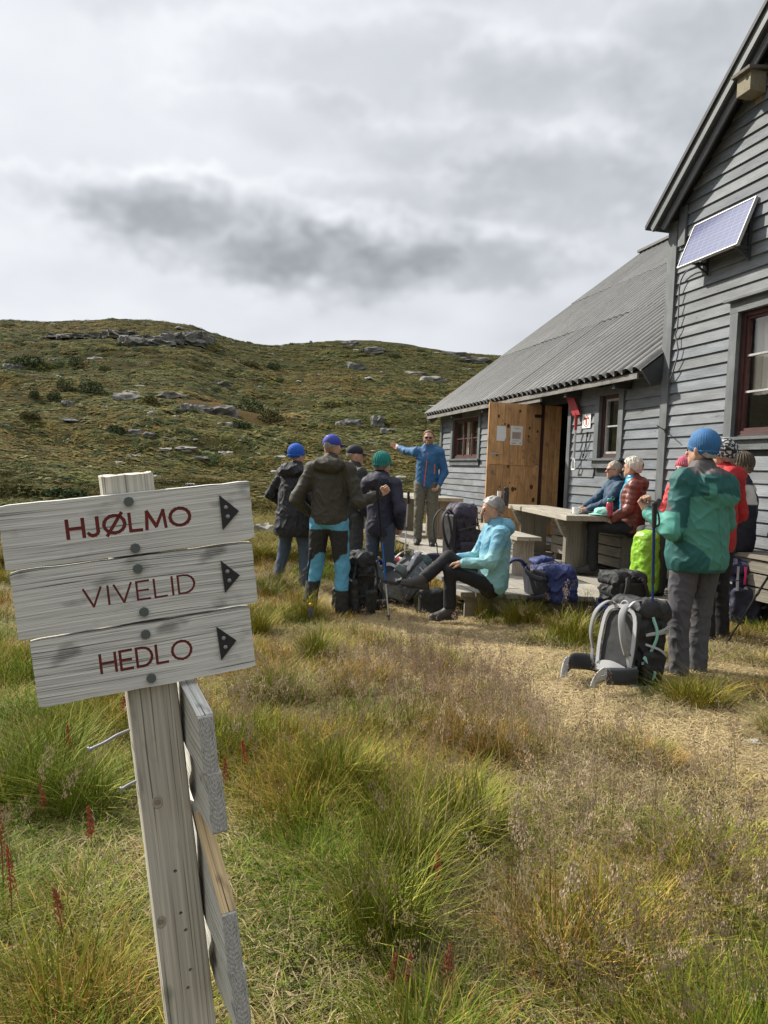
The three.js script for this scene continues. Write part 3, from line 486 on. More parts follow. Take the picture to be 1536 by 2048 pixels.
// ---- door: dark red frame, plank jamb, Dutch door swung open
const doorTex = tex(1024, 1024, (v, u) => { const wv = tn(u, v, 4, 3, 40, 3), g = tn(u + wv * 0.03, v, 120, 4, 3, 4), g2 = tn(u, v, 400, 8, 9, 2), bl = tn(u, v, 6, 5, 22, 4); let q = 0.76 + 0.30 * g + 0.16 * g2 + 0.14 * bl; const grime = sst(0.10, 0.36, tn(u, v, 9, 7, 61, 4)) * 0.16; q -= grime; return [q * 1.0, q * 0.775, q * 0.53 + grime * 0.2]; });
const doorMats = [1, 0.86, 1.12].map((k) => new THREE.MeshStandardMaterial({ map: doorTex, bumpMap: doorTex, bumpScale: 0.002, color: lin(0.98 * k, 0.98 * k, 0.98 * k), roughness: 0.6 }));
const knotMat = rough(lin(0.10, 0.045, 0.018), 0.7), steel = rough(lin(0.62, 0.62, 0.61), 0.35, { metalness: 0.9 });
{
  const [u0, u1, v0, v1] = doorHole;
  const df = new THREE.Group(); df.name = 'door_frame'; cabin.add(df);
  part(df, 'casing', boxAt(u1 + 0.001, u1 + 0.10, 0.1, v1 + 0.02, 0.002, 0.05, 1), trim); part(df, 'casing', boxAt(u0 - 0.10, u0 - 0.001, 0.1, v1 + 0.02, 0.002, 0.05, 2), trim);
  part(df, 'red_jamb', boxAt(u0 + 0.001, u0 + 0.03, v0, v1, -0.018, 0.045, 3), redPaint); part(df, 'threshold', boxAt(u0, u1, v0 - 0.06, v0, -0.14, 0.06, 4), oldWhite);
  for (let i = 0; i < 3; i++) part(df, 'jamb_plank', boxAt(u0 + 0.001, u0 + 0.022, v0, v1, -0.02 - (i + 1) * 0.098, -0.02 - i * 0.098 - 0.004, 6 + i, 'y'), doorMats[i]);
  // the leaf: hinge line at the far jamb, swung out
  const leaf = new THREE.Group(); leaf.name = 'door'; cabin.add(leaf); leaf.position.set(u0 + 0.03, 0, 0.05);
  const e = at(976, 900, 12.1).applyMatrix4(cabInv), dx = e.x - leaf.position.x, dz = e.z - leaf.position.z; leaf.rotation.y = Math.atan2(-dz, dx); const W = Math.hypot(dx, dz);
  leaf.updateMatrixWorld(true); const back0 = at(1000, 870, 11).applyMatrix4(new THREE.Matrix4().multiplyMatrices(cabin.matrixWorld, leaf.matrix).invert()).z > 0 ? 1 : -1;
  const N = 7, R = rng(44), split = onWall(1030, 931, 0); const yS = at(1030, 931, 12.3).y, yB = v0 + 0.02, yT = at(1030, 808, 12.3).y;
  for (let half = 0; half < 2; half++) { let x = 0; for (let i = 0; i < N; i++) { const w = W / N * (0.88 + 0.24 * ((i * 37 + half * 13) % 7) / 6), x1 = i === N - 1 ? W : Math.min(W, x + w); part(leaf, 'plank', boxAt(x + 0.002, x1 - 0.002, half ? yS + 0.003 : yB, half ? yT : yS - 0.003, -0.022 + (i % 2) * 0.003, 0.022 - (i % 2) * 0.003, i + half * 9, 'y'), doorMats[Math.floor(R() * 3)]); x = x1; } }
  part(leaf, 'batten', boxAt(0.04, W - 0.04, yS - 0.04, yS + 0.04, Math.min(back0 * -0.04, back0 * -0.024), Math.max(back0 * -0.04, back0 * -0.024), 31), doorMats[1]);
  part(leaf, 'door_edge', boxAt(W, W + 0.012, yB, yT, -0.02, 0.02, 30, 'y'), doorMats[1]);
  for (let i = 0; i < 26; i++) { const kx = 0.05 + R() * (W - 0.1), ky = yB + 0.1 + R() * (yT - yB - 0.2), r = 0.010 + R() * 0.018; const g = new THREE.CylinderGeometry(r, r * 1.1, 0.0022, 9); g.scale(1, 1, 1.35); g.rotateX(Math.PI / 2); part(leaf, 'knot', g, knotMat, [kx, ky, -0.0226]); const g2 = g; part(leaf, 'knot', g2, knotMat, [kx, ky, 0.0226]); }
  for (const s of [-1, 1]) { const hd = part(leaf, 'handle', mergeGeometries([rod(V(0, 0, 0), V(0, 0, s * 0.05), 0.011).toNonIndexed(), rod(V(0, 0, s * 0.05), V(-0.12, 0.004, s * 0.052), 0.012, 0.009).toNonIndexed(), new THREE.CylinderGeometry(0.026, 0.026, 0.008, 16).rotateX(Math.PI / 2).translate(0, 0, s * 0.004).toNonIndexed()]), steel, [W - 0.07, at(990, 908, 12.15).y, s * 0.0225]); }
  for (const y of [yB + 0.25, yT - 0.2]) part(leaf, 'hinge', boxAt(-0.03, 0.12, y, y + 0.05, -0.03, -0.0235, y * 9), rough(lin(0.05, 0.05, 0.05), 0.5, { metalness: 0.6 }));
  // notices pinned to the door: own things
  const lm = leaf.matrixWorld; cabin.updateMatrixWorld(true);
  const back = at(1000, 870, 12).applyMatrix4(leaf.matrixWorld.clone().invert()).z > 0 ? 1 : -1;
  function notice(name, px, py, w, h, mat, label, clip) {
    const inv = leaf.matrixWorld.clone().invert(), o = camera.position.clone().applyMatrix4(inv), d = dirOf(px, py).transformDirection(inv), q = d.multiplyScalar((back * 0.0265 - o.z) / d.z).add(o);
    let g; if (clip) { const s = new THREE.Shape([[-w / 2, -h / 2], [w / 2 - 0.03, -h / 2], [w / 2, -h / 2 + 0.06], [w / 2 - 0.01, h / 2], [-w / 2, h / 2]].map((v) => new THREE.Vector2(...v))); g = new THREE.ExtrudeGeometry(s, { depth: 0.0015, bevelEnabled: false }); } else g = new THREE.BoxGeometry(w, h, 0.0015);
    const m = solo(name, g, mat, label, 'notice'); m.applyMatrix4(new THREE.Matrix4().multiplyMatrices(leaf.matrixWorld, new THREE.Matrix4().makeRotationY(back > 0 ? 0 : Math.PI).setPosition(q.x, q.y, q.z)));
  }
  const cv = document.createElement('canvas'); cv.width = 256; cv.height = 360; const c = cv.getContext('2d'); c.fillStyle = '#e6e4e0'; c.fillRect(0, 0, 256, 360); c.fillStyle = '#8d8a88'; c.fillRect(70, 36, 116, 8); c.fillRect(88, 54, 80, 5);
  c.fillStyle = '#b9a9a0'; c.fillRect(34, 116, 188, 130); c.fillStyle = '#8b7f79'; for (let i = 0; i < 10; i++) c.fillRect(44, 124 + i * 12, 168 - (i * 37) % 50, 5); c.fillStyle = '#a9a6a3'; for (let i = 0; i < 4; i++) c.fillRect(44, 262 + i * 10, 150 - (i * 29) % 40, 4); c.fillStyle = '#4a3a52'; c.fillRect(30, 322, 90, 12); c.fillStyle = '#6a6a70'; c.beginPath(); c.arc(212, 322, 11, 0, 7); c.fill();
  const pm = new THREE.MeshStandardMaterial({ map: Object.assign(new THREE.CanvasTexture(cv), { colorSpace: THREE.SRGBColorSpace }), roughness: 0.5 });
  notice('printed_notice', 1033, 871, 0.215, 0.30, pm, 'printed white notice with grey text pinned on the wooden door');
  notice('blank_notice', 1003, 867, 0.165, 0.235, rough(lin(0.80, 0.81, 0.80), 0.5), 'plain white sheet with a cut corner pinned left on the wooden door', true);
}

// ================================================================ weathered wood
const silverTex = tex(1024, 512, (u, v) => { const wv = tn(u, v, 3, 2, 5, 3), g = tn(u, v + wv * 0.05, 5, 90, 3, 4), g2 = tn(u, v + wv * 0.05, 16, 330, 7, 3), bl = tn(u, v, 6, 5, 12, 4), cr = tn(u, v, 4, 150, 33, 3); const q = 0.74 + 0.28 * g + 0.20 * g2 + 0.16 * bl - 0.35 * sst(0.24, 0.36, cr); return [q, q * 0.985, q * 0.955]; });
const silverBump = tex(1024, 512, (u, v) => { const wv = tn(u, v, 3, 2, 5, 3); return grey(0.55 + 0.6 * tn(u, v + wv * 0.05, 5, 90, 3, 4) + 0.4 * tn(u, v + wv * 0.05, 16, 330, 7, 3) - 0.5 * sst(0.24, 0.36, tn(u, v, 4, 150, 33, 3))); }, false);
const silver = (r, g, b, bump = 0.004) => new THREE.MeshStandardMaterial({ map: silverTex, bumpMap: silverBump, bumpScale: bump, color: lin(r, g, b), roughness: 0.88 });
const deckMats = [silver(0.60, 0.57, 0.51), silver(0.54, 0.51, 0.46), silver(0.64, 0.61, 0.55)], tableMat = silver(0.66, 0.62, 0.54), legMat = silver(0.50, 0.46, 0.39), benchMat = silver(0.42, 0.39, 0.34);
const scaleUV = (g, a, b) => { const uv = g.attributes.uv; for (let i = 0; i < uv.count; i++) uv.setXY(i, uv.getX(i) * a, uv.getY(i) * b); return g; };

// ---- terrace: planks lie along the cabin wall, their ends make the front edge
const DECK = 0.27;
const deck = thing('terrace_deck', 'low weathered wooden terrace of long planks in front of the cabin door', 'terrace', WA, WALL_TURN);
const toCab = (x, y, z) => V(x, y, z).applyMatrix4(cabInv);
{
  const R = rng(12), pw = 0.142;
  for (let i = 0; i < 20; i++) {
    const off = 0.07 + i * pw; let u1 = (-7.42 - WA.z - off * 0.23454) / 0.97211; u1 = Math.min(u1, 2.4) + (R() - 0.5) * 0.03;
    const u0 = off < 1.98 ? -8.0 : lerp(-3.4, 1.2, clamp((off - 2.0) / 0.8)); let a = u0; const joints = u1 - u0 > 3.5 ? [u0 + 2.2 + R() * 2.4, u1] : [u1];
    for (const b of joints) { part(deck, 'plank', scaleUV(boxAt(a, b - 0.004, DECK - 0.045, DECK + (R() - 0.5) * 0.005, off - pw / 2 + 0.004, off + pw / 2 - 0.004, i * 3 + a, 'x'), 0.35, 2.2), deckMats[Math.floor(R() * 3)]); a = b; }
  }
  for (let k = 0; k < 6; k++) part(deck, 'joist', boxAt(1.4 - k * 1.7, 1.5 - k * 1.7, DECK - 0.20, DECK - 0.047, 0.1, k < 1 ? 2.3 : 1.9, k, 'z'), benchMat);
  part(deck, 'edge_beam', scaleUV(boxAt(-7.9, -3.4, DECK - 0.28, DECK - 0.048, 1.86, 1.94, 77), 0.35, 2.2), benchMat);
  const a = toCab(0.9, 0, -7.5), b = toCab(3.3, 0, -7.5), fb = new THREE.BoxGeometry(2.55, 0.24, 0.08); const f = part(deck, 'front_beam', fb, benchMat); f.position.set((a.x + b.x) / 2, DECK - 0.17, (a.z + b.z) / 2); f.rotation.y = -WALL_TURN;
}
// ---- bench along the cabin wall
function wallBench(u0, u1, y, label) {
  const t = thing('wall_bench', label, 'bench', WA, WALL_TURN, 'benches along the cabin wall');
  for (let i = 0; i < 3; i++) part(t, 'seat_plank', scaleUV(boxAt(u0, u1, y - 0.04, y, 0.08 + i * 0.135, 0.08 + i * 0.135 + 0.128, i + u0), 0.35, 2.2), benchMat);
  for (let k = 0; k < 3; k++) part(t, 'front_slat', scaleUV(boxAt(u0 + 0.02, u1 - 0.02, y - 0.16 - k * 0.125, y - 0.052 - k * 0.125, 0.43, 0.455, k + 5), 0.35, 2.2), benchMat);
  for (let u = u0 + 0.06; u < u1; u += (u1 - u0 - 0.16)) part(t, 'leg', boxAt(u, u + 0.06, u > 0.9 ? -0.05 : DECK, y - 0.042, 0.1, 0.42, 3, 'y'), benchMat);
  return t;
}
wallBench(-1.55, 0.30, 0.78, 'wooden slatted bench on the cabin wall behind the red puffer jacket woman');
wallBench(0.75, 3.6, 0.80, 'wooden bench on the tall cabin wall at the right edge behind the hikers');
wallBench(-6.4, -4.35, 0.78, 'wooden slatted bench under the three part window left of the door');
{ const t = thing('door_step', 'low wooden step of stacked planks in front of the cabin door', 'step', WA, WALL_TURN); for (let i = 0; i < 2; i++) part(t, 'step_plank', boxAt(-2.95, -2.05, DECK + 0.002 + i * 0.075, DECK + 0.072 + i * 0.075, 0.08, 0.5 - i * 0.01, i), benchMat); }

// ---- tables with thick slab tops on plank pedestals
function slabTable(name, label, nl, nr, fl, fr, y, ped) {
  const t = thing(name, label, 'table', V(0, 0, 0), 0, 'terrace tables');
  const mid = V().addVectors(nl, nr).add(fl).add(fr).multiplyScalar(0.25); t.position.set(mid.x, DECK, mid.z);
  const L = (p) => [p.x - mid.x, p.z - mid.z], [a, b, c, d] = [L(nl), L(nr), L(fr), L(fl)], N = 3;
  for (let i = 0; i < N; i++) { const q = (s, e, f) => [lerp(s[0], e[0], f), lerp(s[1], e[1], f)], f0 = i / N + 0.004, f1 = (i + 1) / N - 0.004, poly = [q(a, b, f0), q(a, b, f1), q(d, c, f1), q(d, c, f0)];
    const sh = new THREE.Shape(poly.map((p) => new THREE.Vector2(p[0], -p[1]))), g = new THREE.ExtrudeGeometry(sh, { depth: 0.05, bevelEnabled: true, bevelSize: 0.006, bevelThickness: 0.006, bevelSegments: 2 }); g.rotateX(-Math.PI / 2); g.translate(0, y - DECK - 0.056, 0); const p = g.attributes.position, uv = g.attributes.uv; for (let k = 0; k < p.count; k++) uv.setXY(k, p.getZ(k) * 0.4 + i * 0.37, (p.getX(k) + p.getY(k)) * 1.6 + i * 0.2); part(t, 'top_plank', g, tableMat); }
  for (const e of ped) {
    const w = 0.44, hh = y - DECK - 0.065, g0 = new THREE.Group(); g0.name = 'pedestal'; t.add(g0); g0.position.set(lerp((a[0] + b[0]) / 2, (d[0] + c[0]) / 2, e), 0, lerp((a[1] + b[1]) / 2, (d[1] + c[1]) / 2, e)); g0.rotation.y = Math.atan2(a[1] - b[1], b[0] - a[0]);
    for (let i = 0; i < 2; i++) part(g0, 'pedestal_plank', scaleUV(boxAt(-w / 2 + i * w / 2 + 0.003, -w / 2 + (i + 1) * w / 2 - 0.003, 0.05, hh, -0.03, 0.03, i * 5 + e * 3, 'y'), 0.4, 1.6), legMat);
    const br = (s) => { const sh = new THREE.Shape([[0, 0], [0.14, 0], [0.03, -0.18], [0, -0.2]].map((p) => new THREE.Vector2(s * (p[0] + w / 2), p[1]))), g = new THREE.ExtrudeGeometry(sh, { depth: 0.05, bevelEnabled: false }); g.translate(0, hh - 0.002, -0.025); part(g0, 'bracket', g, legMat); }; br(1); br(-1);
    part(g0, 'foot', boxAt(-0.32, 0.32, 0, 0.05, -0.06, 0.06, 4), legMat);
  }
  return t;
}
slabTable('slab_table', 'long pale slab table on the terrace with mug hat and bottle on it', V(2.08, 0, -8.75), V(2.72, 0, -9.0), V(1.86, 0, -11.5), V(2.42, 0, -11.6), 0.99, [0.13, 0.86]);
slabTable('slab_table', 'far slab table behind the pointing man', V(0.72, 0, -13.1), V(1.36, 0, -13.3), V(0.0, 0, -15.2), V(0.65, 0, -15.5), 0.99, [0.12, 0.86]);
function freeBench(label, a, b, w, y) {
  const t = thing('plank_bench', label, 'bench', V((a.x + b.x) / 2, DECK, (a.z + b.z) / 2), Math.atan2(b.x - a.x, b.z - a.z), 'plank benches at the tables'); const L = Math.hypot(b.x - a.x, b.z - a.z), h = y - DECK;
  for (let i = 0; i < 2; i++) part(t, 'seat_plank', scaleUV(boxAt(-w / 2 + i * w / 2 + 0.003, -w / 2 + (i + 1) * w / 2 - 0.003, h - 0.045, h, -L / 2, L / 2, i + 2, 'z'), 0.4, 1.8), tableMat);
  for (const s of [-1, 1]) { part(t, 'leg', boxAt(-w / 2 + 0.03, w / 2 - 0.03, 0, h - 0.047, s * L * 0.42 - 0.025, s * L * 0.42 + 0.025, 5, 'y'), tableMat); }
}
freeBench('pale plank bench in front of the long slab table', V(1.66, 0, -8.7), V(1.30, 0, -10.9), 0.30, 0.73);
freeBench('pale plank bench in front of the far table left of the pointing man', V(0.16, 0, -13.4), V(-0.45, 0, -15.2), 0.28, 0.73);

// ---- things on the long table
const onTable = (px, z) => { const p = at(px, 1000, z); return V(p.x, 0.99, p.z); };
{
  const lathe = (pts, n = 24) => new THREE.LatheGeometry(pts.map((p) => new THREE.Vector2(...p)), n);
  let p = onTable(1153, 9.15); const mug = thing('enamel_mug', 'white enamel mug on the long slab table', 'mug', p); part(mug, 'cup', lathe([[0, 0], [0.040, 0], [0.043, 0.01], [0.045, 0.085], [0.041, 0.085], [0.039, 0.012], [0, 0.01]]), rough(lin(0.82, 0.82, 0.80), 0.25)); part(mug, 'handle', new THREE.TorusGeometry(0.025, 0.005, 8, 18, Math.PI).rotateZ(-Math.PI / 2).translate(0.043, 0.045, 0), rough(lin(0.8, 0.8, 0.78), 0.25));
  p = onTable(1206, 9.0); const fab = rough(lin(0.28, 0.58, 0.50), 0.9);
  const hat = thing('mint_hat', 'mint green cloth sun hat lying on the long slab table', 'hat', p); part(hat, 'crown', nets((x, y, z) => union([ell([0, 0.05, 0], [0.10, 0.055, 0.09]), ell([0.03, 0.03, 0], [0.09, 0.05, 0.085])], 0.03)(x, y, z) + 0.006 * n3(x * 22, y * 30, z * 22), [-0.16, 0.005, -0.14], [0.16, 0.13, 0.14], 0.009), fab); part(hat, 'brim', nets((x, y, z) => cap([-0.06, 0.015, 0], [0.06, 0.015, 0], 0.10)(x, (y - 0.015) * 7 + 0.015 + 0.03 * n3(x * 9, 1, z * 9), z) / 3, [-0.2, -0.004, -0.15], [0.2, 0.045, 0.15], 0.007), fab);
  p = onTable(1220, 8.93); const bo = thing('water_bottle', 'red translucent water bottle with green lid beside the mint hat', 'bottle', p); part(bo, 'body', lathe([[0, 0], [0.037, 0], [0.040, 0.01], [0.040, 0.06], [0.036, 0.075], [0.040, 0.09], [0.040, 0.15], [0.026, 0.172], [0, 0.172]]), new THREE.MeshPhysicalMaterial({ color: lin(0.42, 0.05, 0.075), roughness: 0.25, clearcoat: 0.5 })); part(bo, 'lid', lathe([[0, 0.172], [0.034, 0.172], [0.034, 0.205], [0.024, 0.212], [0, 0.212]]), rough(lin(0.05, 0.30, 0.26), 0.4)); part(bo, 'loop', new THREE.TorusGeometry(0.02, 0.004, 6, 14).translate(0.03, 0.21, 0), rough(lin(0.05, 0.30, 0.26), 0.4));
  p = onTable(1172, 9.3); const cp = thing('black_cap', 'black cap lying flat between the mug and the mint hat', 'cap', p); part(cp, 'crown', nets((x, y, z) => ell([0, 0.0, 0], [0.09, 0.045, 0.08])(x, y, z) + 0.004 * n3(x * 30, y * 30, z * 30), [-0.11, 0.001, -0.1], [0.11, 0.06, 0.1], 0.008), rough(lin(0.02, 0.02, 0.025), 0.9)); part(cp, 'visor', nets(ell([-0.10, 0.01, 0], [0.075, 0.009, 0.07]), [-0.19, -0.004, -0.09], [0, 0.03, 0.09], 0.006), rough(lin(0.02, 0.02, 0.025), 0.9));
  p = onTable(1012, 10.9); const th = thing('thermos', 'dark slim thermos flask at the far end of the long table', 'thermos', p); part(th, 'body', lathe([[0, 0], [0.036, 0], [0.038, 0.008], [0.038, 0.19], [0.034, 0.2], [0, 0.2]]), rough(lin(0.05, 0.055, 0.065), 0.35, { metalness: 0.6 })); part(th, 'cup_lid', lathe([[0, 0.2], [0.037, 0.2], [0.036, 0.255], [0.03, 0.26], [0, 0.26]]), rough(lin(0.03, 0.03, 0.035), 0.4));
  p = onTable(998, 10.75); const fl = thing('steel_cup', 'small pale cup left of the dark thermos', 'cup', p); part(fl, 'cup', lathe([[0, 0], [0.024, 0], [0.03, 0.20], [0.027, 0.20], [0.022, 0.006], [0, 0.006]]), rough(lin(0.75, 0.74, 0.7), 0.5)); part(fl, 'rim', new THREE.TorusGeometry(0.0285, 0.003, 6, 20).rotateX(Math.PI / 2).translate(0, 0.2, 0), rough(lin(0.6, 0.6, 0.58), 0.4));
}
// ---- things on the wall
const wallThing = (name, label, cat, px, py, off) => { const q = onWall(px, py, off), t = thing(name, label, cat, q.clone().applyMatrix4(cabin.matrixWorld), WALL_TURN); t.userData.q = undefined; delete t.userData.q; return [t, (x, y, o = off) => onWall(x, y, o).sub(q)]; };
{
  // snow shovel hung blade up
  const [t, q] = wallThing('snow_shovel', 'red snow shovel hanging blade up beside the cabin door', 'shovel', 1152, 835, 0.09), red = rough(lin(0.35, 0.025, 0.03), 0.45);
  const A = q(1131, 788), B = q(1146, 786), C = q(1161, 829), D = q(1147, 831), poly = [A, B, C, D], sh = new THREE.Shape(poly.map((p) => new THREE.Vector2(p.x, p.y))), g = new THREE.ExtrudeGeometry(sh, { depth: 0.012, bevelEnabled: true, bevelSize: 0.004, bevelThickness: 0.003, bevelSegments: 2 }); part(t, 'blade', g, red);
  const p1 = q(1153, 826), p2 = q(1151, 860), p3 = q(1148, 915), p4 = q(1147, 939); part(t, 'socket', rod(p1, p2, 0.026, 0.02, 12), red); part(t, 'shaft', rod(p2, p3, 0.016, 0.016, 12), rough(lin(0.6, 0.6, 0.6), 0.35, { metalness: 0.7 }));
  const w = 0.05, h = p3.y - p4.y; part(t, 'grip', mergeGeometries([rod(V(p3.x, p3.y, p3.z), V(p3.x - w, p3.y - h * 0.45, p3.z), 0.011).toNonIndexed(), rod(V(p3.x, p3.y, p3.z), V(p3.x + w, p3.y - h * 0.45, p3.z), 0.011).toNonIndexed(), rod(V(p3.x - w, p3.y - h * 0.45, p3.z), V(p3.x - w, p4.y, p3.z), 0.011).toNonIndexed(), rod(V(p3.x + w, p3.y - h * 0.45, p3.z), V(p3.x + w, p4.y, p3.z), 0.011).toNonIndexed(), rod(V(p3.x - w, p4.y, p3.z), V(p3.x + w, p4.y, p3.z), 0.014).toNonIndexed()]), rough(lin(0.72, 0.72, 0.72), 0.4));
  // hut sign: white plate with a red T in a grey ring
  const c0 = onWall(1166, 829, 0.035), c1 = onWall(1180, 856, 0.035), cv = document.createElement('canvas'); cv.width = 160; cv.height = 240; const c = cv.getContext('2d'); c.fillStyle = '#e9e9e6'; c.fillRect(0, 0, 160, 240); c.strokeStyle = '#55555a'; c.lineWidth = 9; c.beginPath(); c.ellipse(80, 125, 52, 86, 0, 0, 7); c.stroke(); c.fillStyle = '#b8202a'; c.beginPath(); c.moveTo(36, 62); c.lineTo(124, 62); c.lineTo(120, 92); c.lineTo(92, 86); c.lineTo(92, 190); c.lineTo(68, 190); c.lineTo(68, 86); c.lineTo(40, 92); c.closePath(); c.fill();
  const [s] = wallThing('hut_plate', 'white wall plate with a red letter T in a ring beside the shovel', 'sign', 1173, 842, 0.034); const W = c1.x - c0.x + 0.02, H = c0.y - c1.y; part(s, 'plate', new THREE.BoxGeometry(W, H, 0.006), [0, 1, 2, 3, 4, 5].map((k) => k === 4 ? new THREE.MeshStandardMaterial({ map: Object.assign(new THREE.CanvasTexture(cv), { colorSpace: THREE.SRGBColorSpace }), roughness: 0.35 }) : rough(lin(0.7, 0.7, 0.7), 0.5))); for (const y of [1, -1]) part(s, 'screw', new THREE.CylinderGeometry(0.006, 0.006, 0.006, 10).rotateX(Math.PI / 2).translate(0, y * (H / 2 - 0.02), 0.004), steel);
  // pair of iron skewers / tongs under the plate
  const [k, r] = wallThing('iron_tool', 'thin black iron tool hanging below the white wall plate', 'tool', 1175, 870, 0.05), iron = rough(lin(0.03, 0.03, 0.032), 0.55, { metalness: 0.5 });
  part(k, 'handle', rod(r(1175, 864), r(1174, 874), 0.014, 0.014), iron); part(k, 'shaft', rod(r(1174, 874), r(1167, 912), 0.007, 0.006), iron); part(k, 'prong', rod(r(1173, 880), r(1172, 910), 0.005, 0.004), iron); part(k, 'tip', rod(r(1167, 908), r(1165, 916), 0.013, 0.008), iron);
  // bracket rod at the corner
  const [h1, hh] = wallThing('iron_hook', 'thin iron rod sticking out at the cabin corner board', 'hook', 1330, 861, 0.055); part(h1, 'rod', rod(hh(1330, 861, 0.05), hh(1314, 851, 0.22), 0.006), iron); part(h1, 'nail_plate', boxAt(-0.012, 0.012, -0.025, 0.025, -0.003, 0.004), iron);
}
// ---- solar panel on brackets, with cable
{
  const BL = onWall(1354, 537, 0.235), BR = onWall(1478, 496, 0.235), TL = onWall(1384, 455, 0.045), TR_ = onWall(1502, 405, 0.045), t = thing('solar_panel', 'blue solar panel tilted on brackets on the tall cabin wall', 'solar panel', BL.clone().applyMatrix4(cabin.matrixWorld), WALL_TURN);
  const ex = V(1, 0, 0), L = (BR.x - BL.x + TR_.x - TL.x) / 2, up = V(0, (TL.y + TR_.y - BL.y - BR.y) / 2, TL.z - BL.z), Hh = up.length(); up.normalize();
  const body = new THREE.Group(); body.name = 'panel'; t.add(body); body.quaternion.setFromRotationMatrix(new THREE.Matrix4().makeBasis(ex, up, V().crossVectors(ex, up)));
  const cells = tex(512, 256, (u, v) => { const mu = Math.abs((u * 9) % 1 - 0.5), mv = Math.abs((v * 4) % 1 - 0.5); const n = tn(u, v, 40, 40, 3, 4), b = Math.abs((v * 12 + 0.5) % 1 - 0.5); let c = [0.13 + 0.05 * n, 0.17 + 0.06 * n, 0.42 + 0.12 * n]; if (b < 0.035) c = [0.42, 0.46, 0.58]; if (mu > 0.475 || mv > 0.475) c = [0.45, 0.48, 0.58]; return c; });
  part(body, 'cell_field', boxAt(0.012, L - 0.012, 0.012, Hh - 0.012, -0.008, 0.0), new THREE.MeshPhysicalMaterial({ map: cells, roughness: 0.25, clearcoat: 1, clearcoatRoughness: 0.12 })); { const cf = body.children[0].geometry, p = cf.attributes.position, uv = cf.attributes.uv; for (let i = 0; i < p.count; i++) uv.setXY(i, p.getX(i) / L, p.getY(i) / Hh); }
  const alu = rough(lin(0.50, 0.50, 0.49), 0.6, { metalness: 0.3 });
  for (const [n, ...b] of [['frame_rail', 0, L, 0, 0.012, -0.03, 0.006], ['frame_rail', 0, L, Hh - 0.012, Hh, -0.03, 0.006], ['frame_rail', 0, 0.012, 0.0125, Hh - 0.0125, -0.03, 0.006], ['frame_rail', L - 0.012, L, 0.0125, Hh - 0.0125, -0.03, 0.006]]) part(body, n, boxAt(...b), alu);
  const iron = rough(lin(0.06, 0.065, 0.07), 0.5, { metalness: 0.4 });
  for (const x of [0.25, L - 0.08]) { part(t, 'bracket', mergeGeometries([boxAt(x, x + 0.03, -0.12, Hh - 0.12, -0.20, -0.175), boxAt(x, x + 0.03, -0.02, 0.01, -0.18, -0.012)]), iron); part(t, 'strut', rod(V(x + 0.015, -0.10, -0.19), V(x + 0.015, -0.005, -0.03), 0.012), iron); }
  const c = (x, y, o = 0.06) => onWall(x, y, o).sub(BL);
  part(t, 'cable', ribbon([c(1395, 532, 0.08), c(1376, 540, 0.07), c(1364, 556), c(1359, 575), c(1357, 620), c(1354, 660), c(1351, 670), c(1354, 685), c(1356, 705), c(1350, 730, 0.065), c(1343, 752, 0.065), c(1336, 765, 0.06)], 0.016, 0.016, V(0, 0, 1), 60, true), rough(lin(0.10, 0.105, 0.11), 0.6));
}
// ---- wooden nest box under the gable
{
  const q = onWall(1503, 170, 0.12), t = thing('nest_box', 'pale wooden nest box high under the cabin gable', 'nest box', q.clone().applyMatrix4(cabin.matrixWorld), WALL_TURN); const m = silver(0.50, 0.45, 0.33, 0.002);
  part(t, 'box', new RoundedBoxGeometry(0.20, 0.20, 0.18, 2, 0.006), m, [0, 0, 0.0]); part(t, 'lid', new THREE.BoxGeometry(0.27, 0.028, 0.25), silver(0.36, 0.34, 0.31), [0, 0.116, 0.015], [0.12, 0, 0]); part(t, 'back_board', boxAt(-0.06, 0.06, -0.16, 0.2, -0.11, -0.091), m); part(t, 'entrance_hole', new THREE.CylinderGeometry(0.018, 0.018, 0.004, 16).rotateX(Math.PI / 2), rough(lin(0.01, 0.01, 0.01), 0.9), [0.05, 0.03, 0.0915]);
}

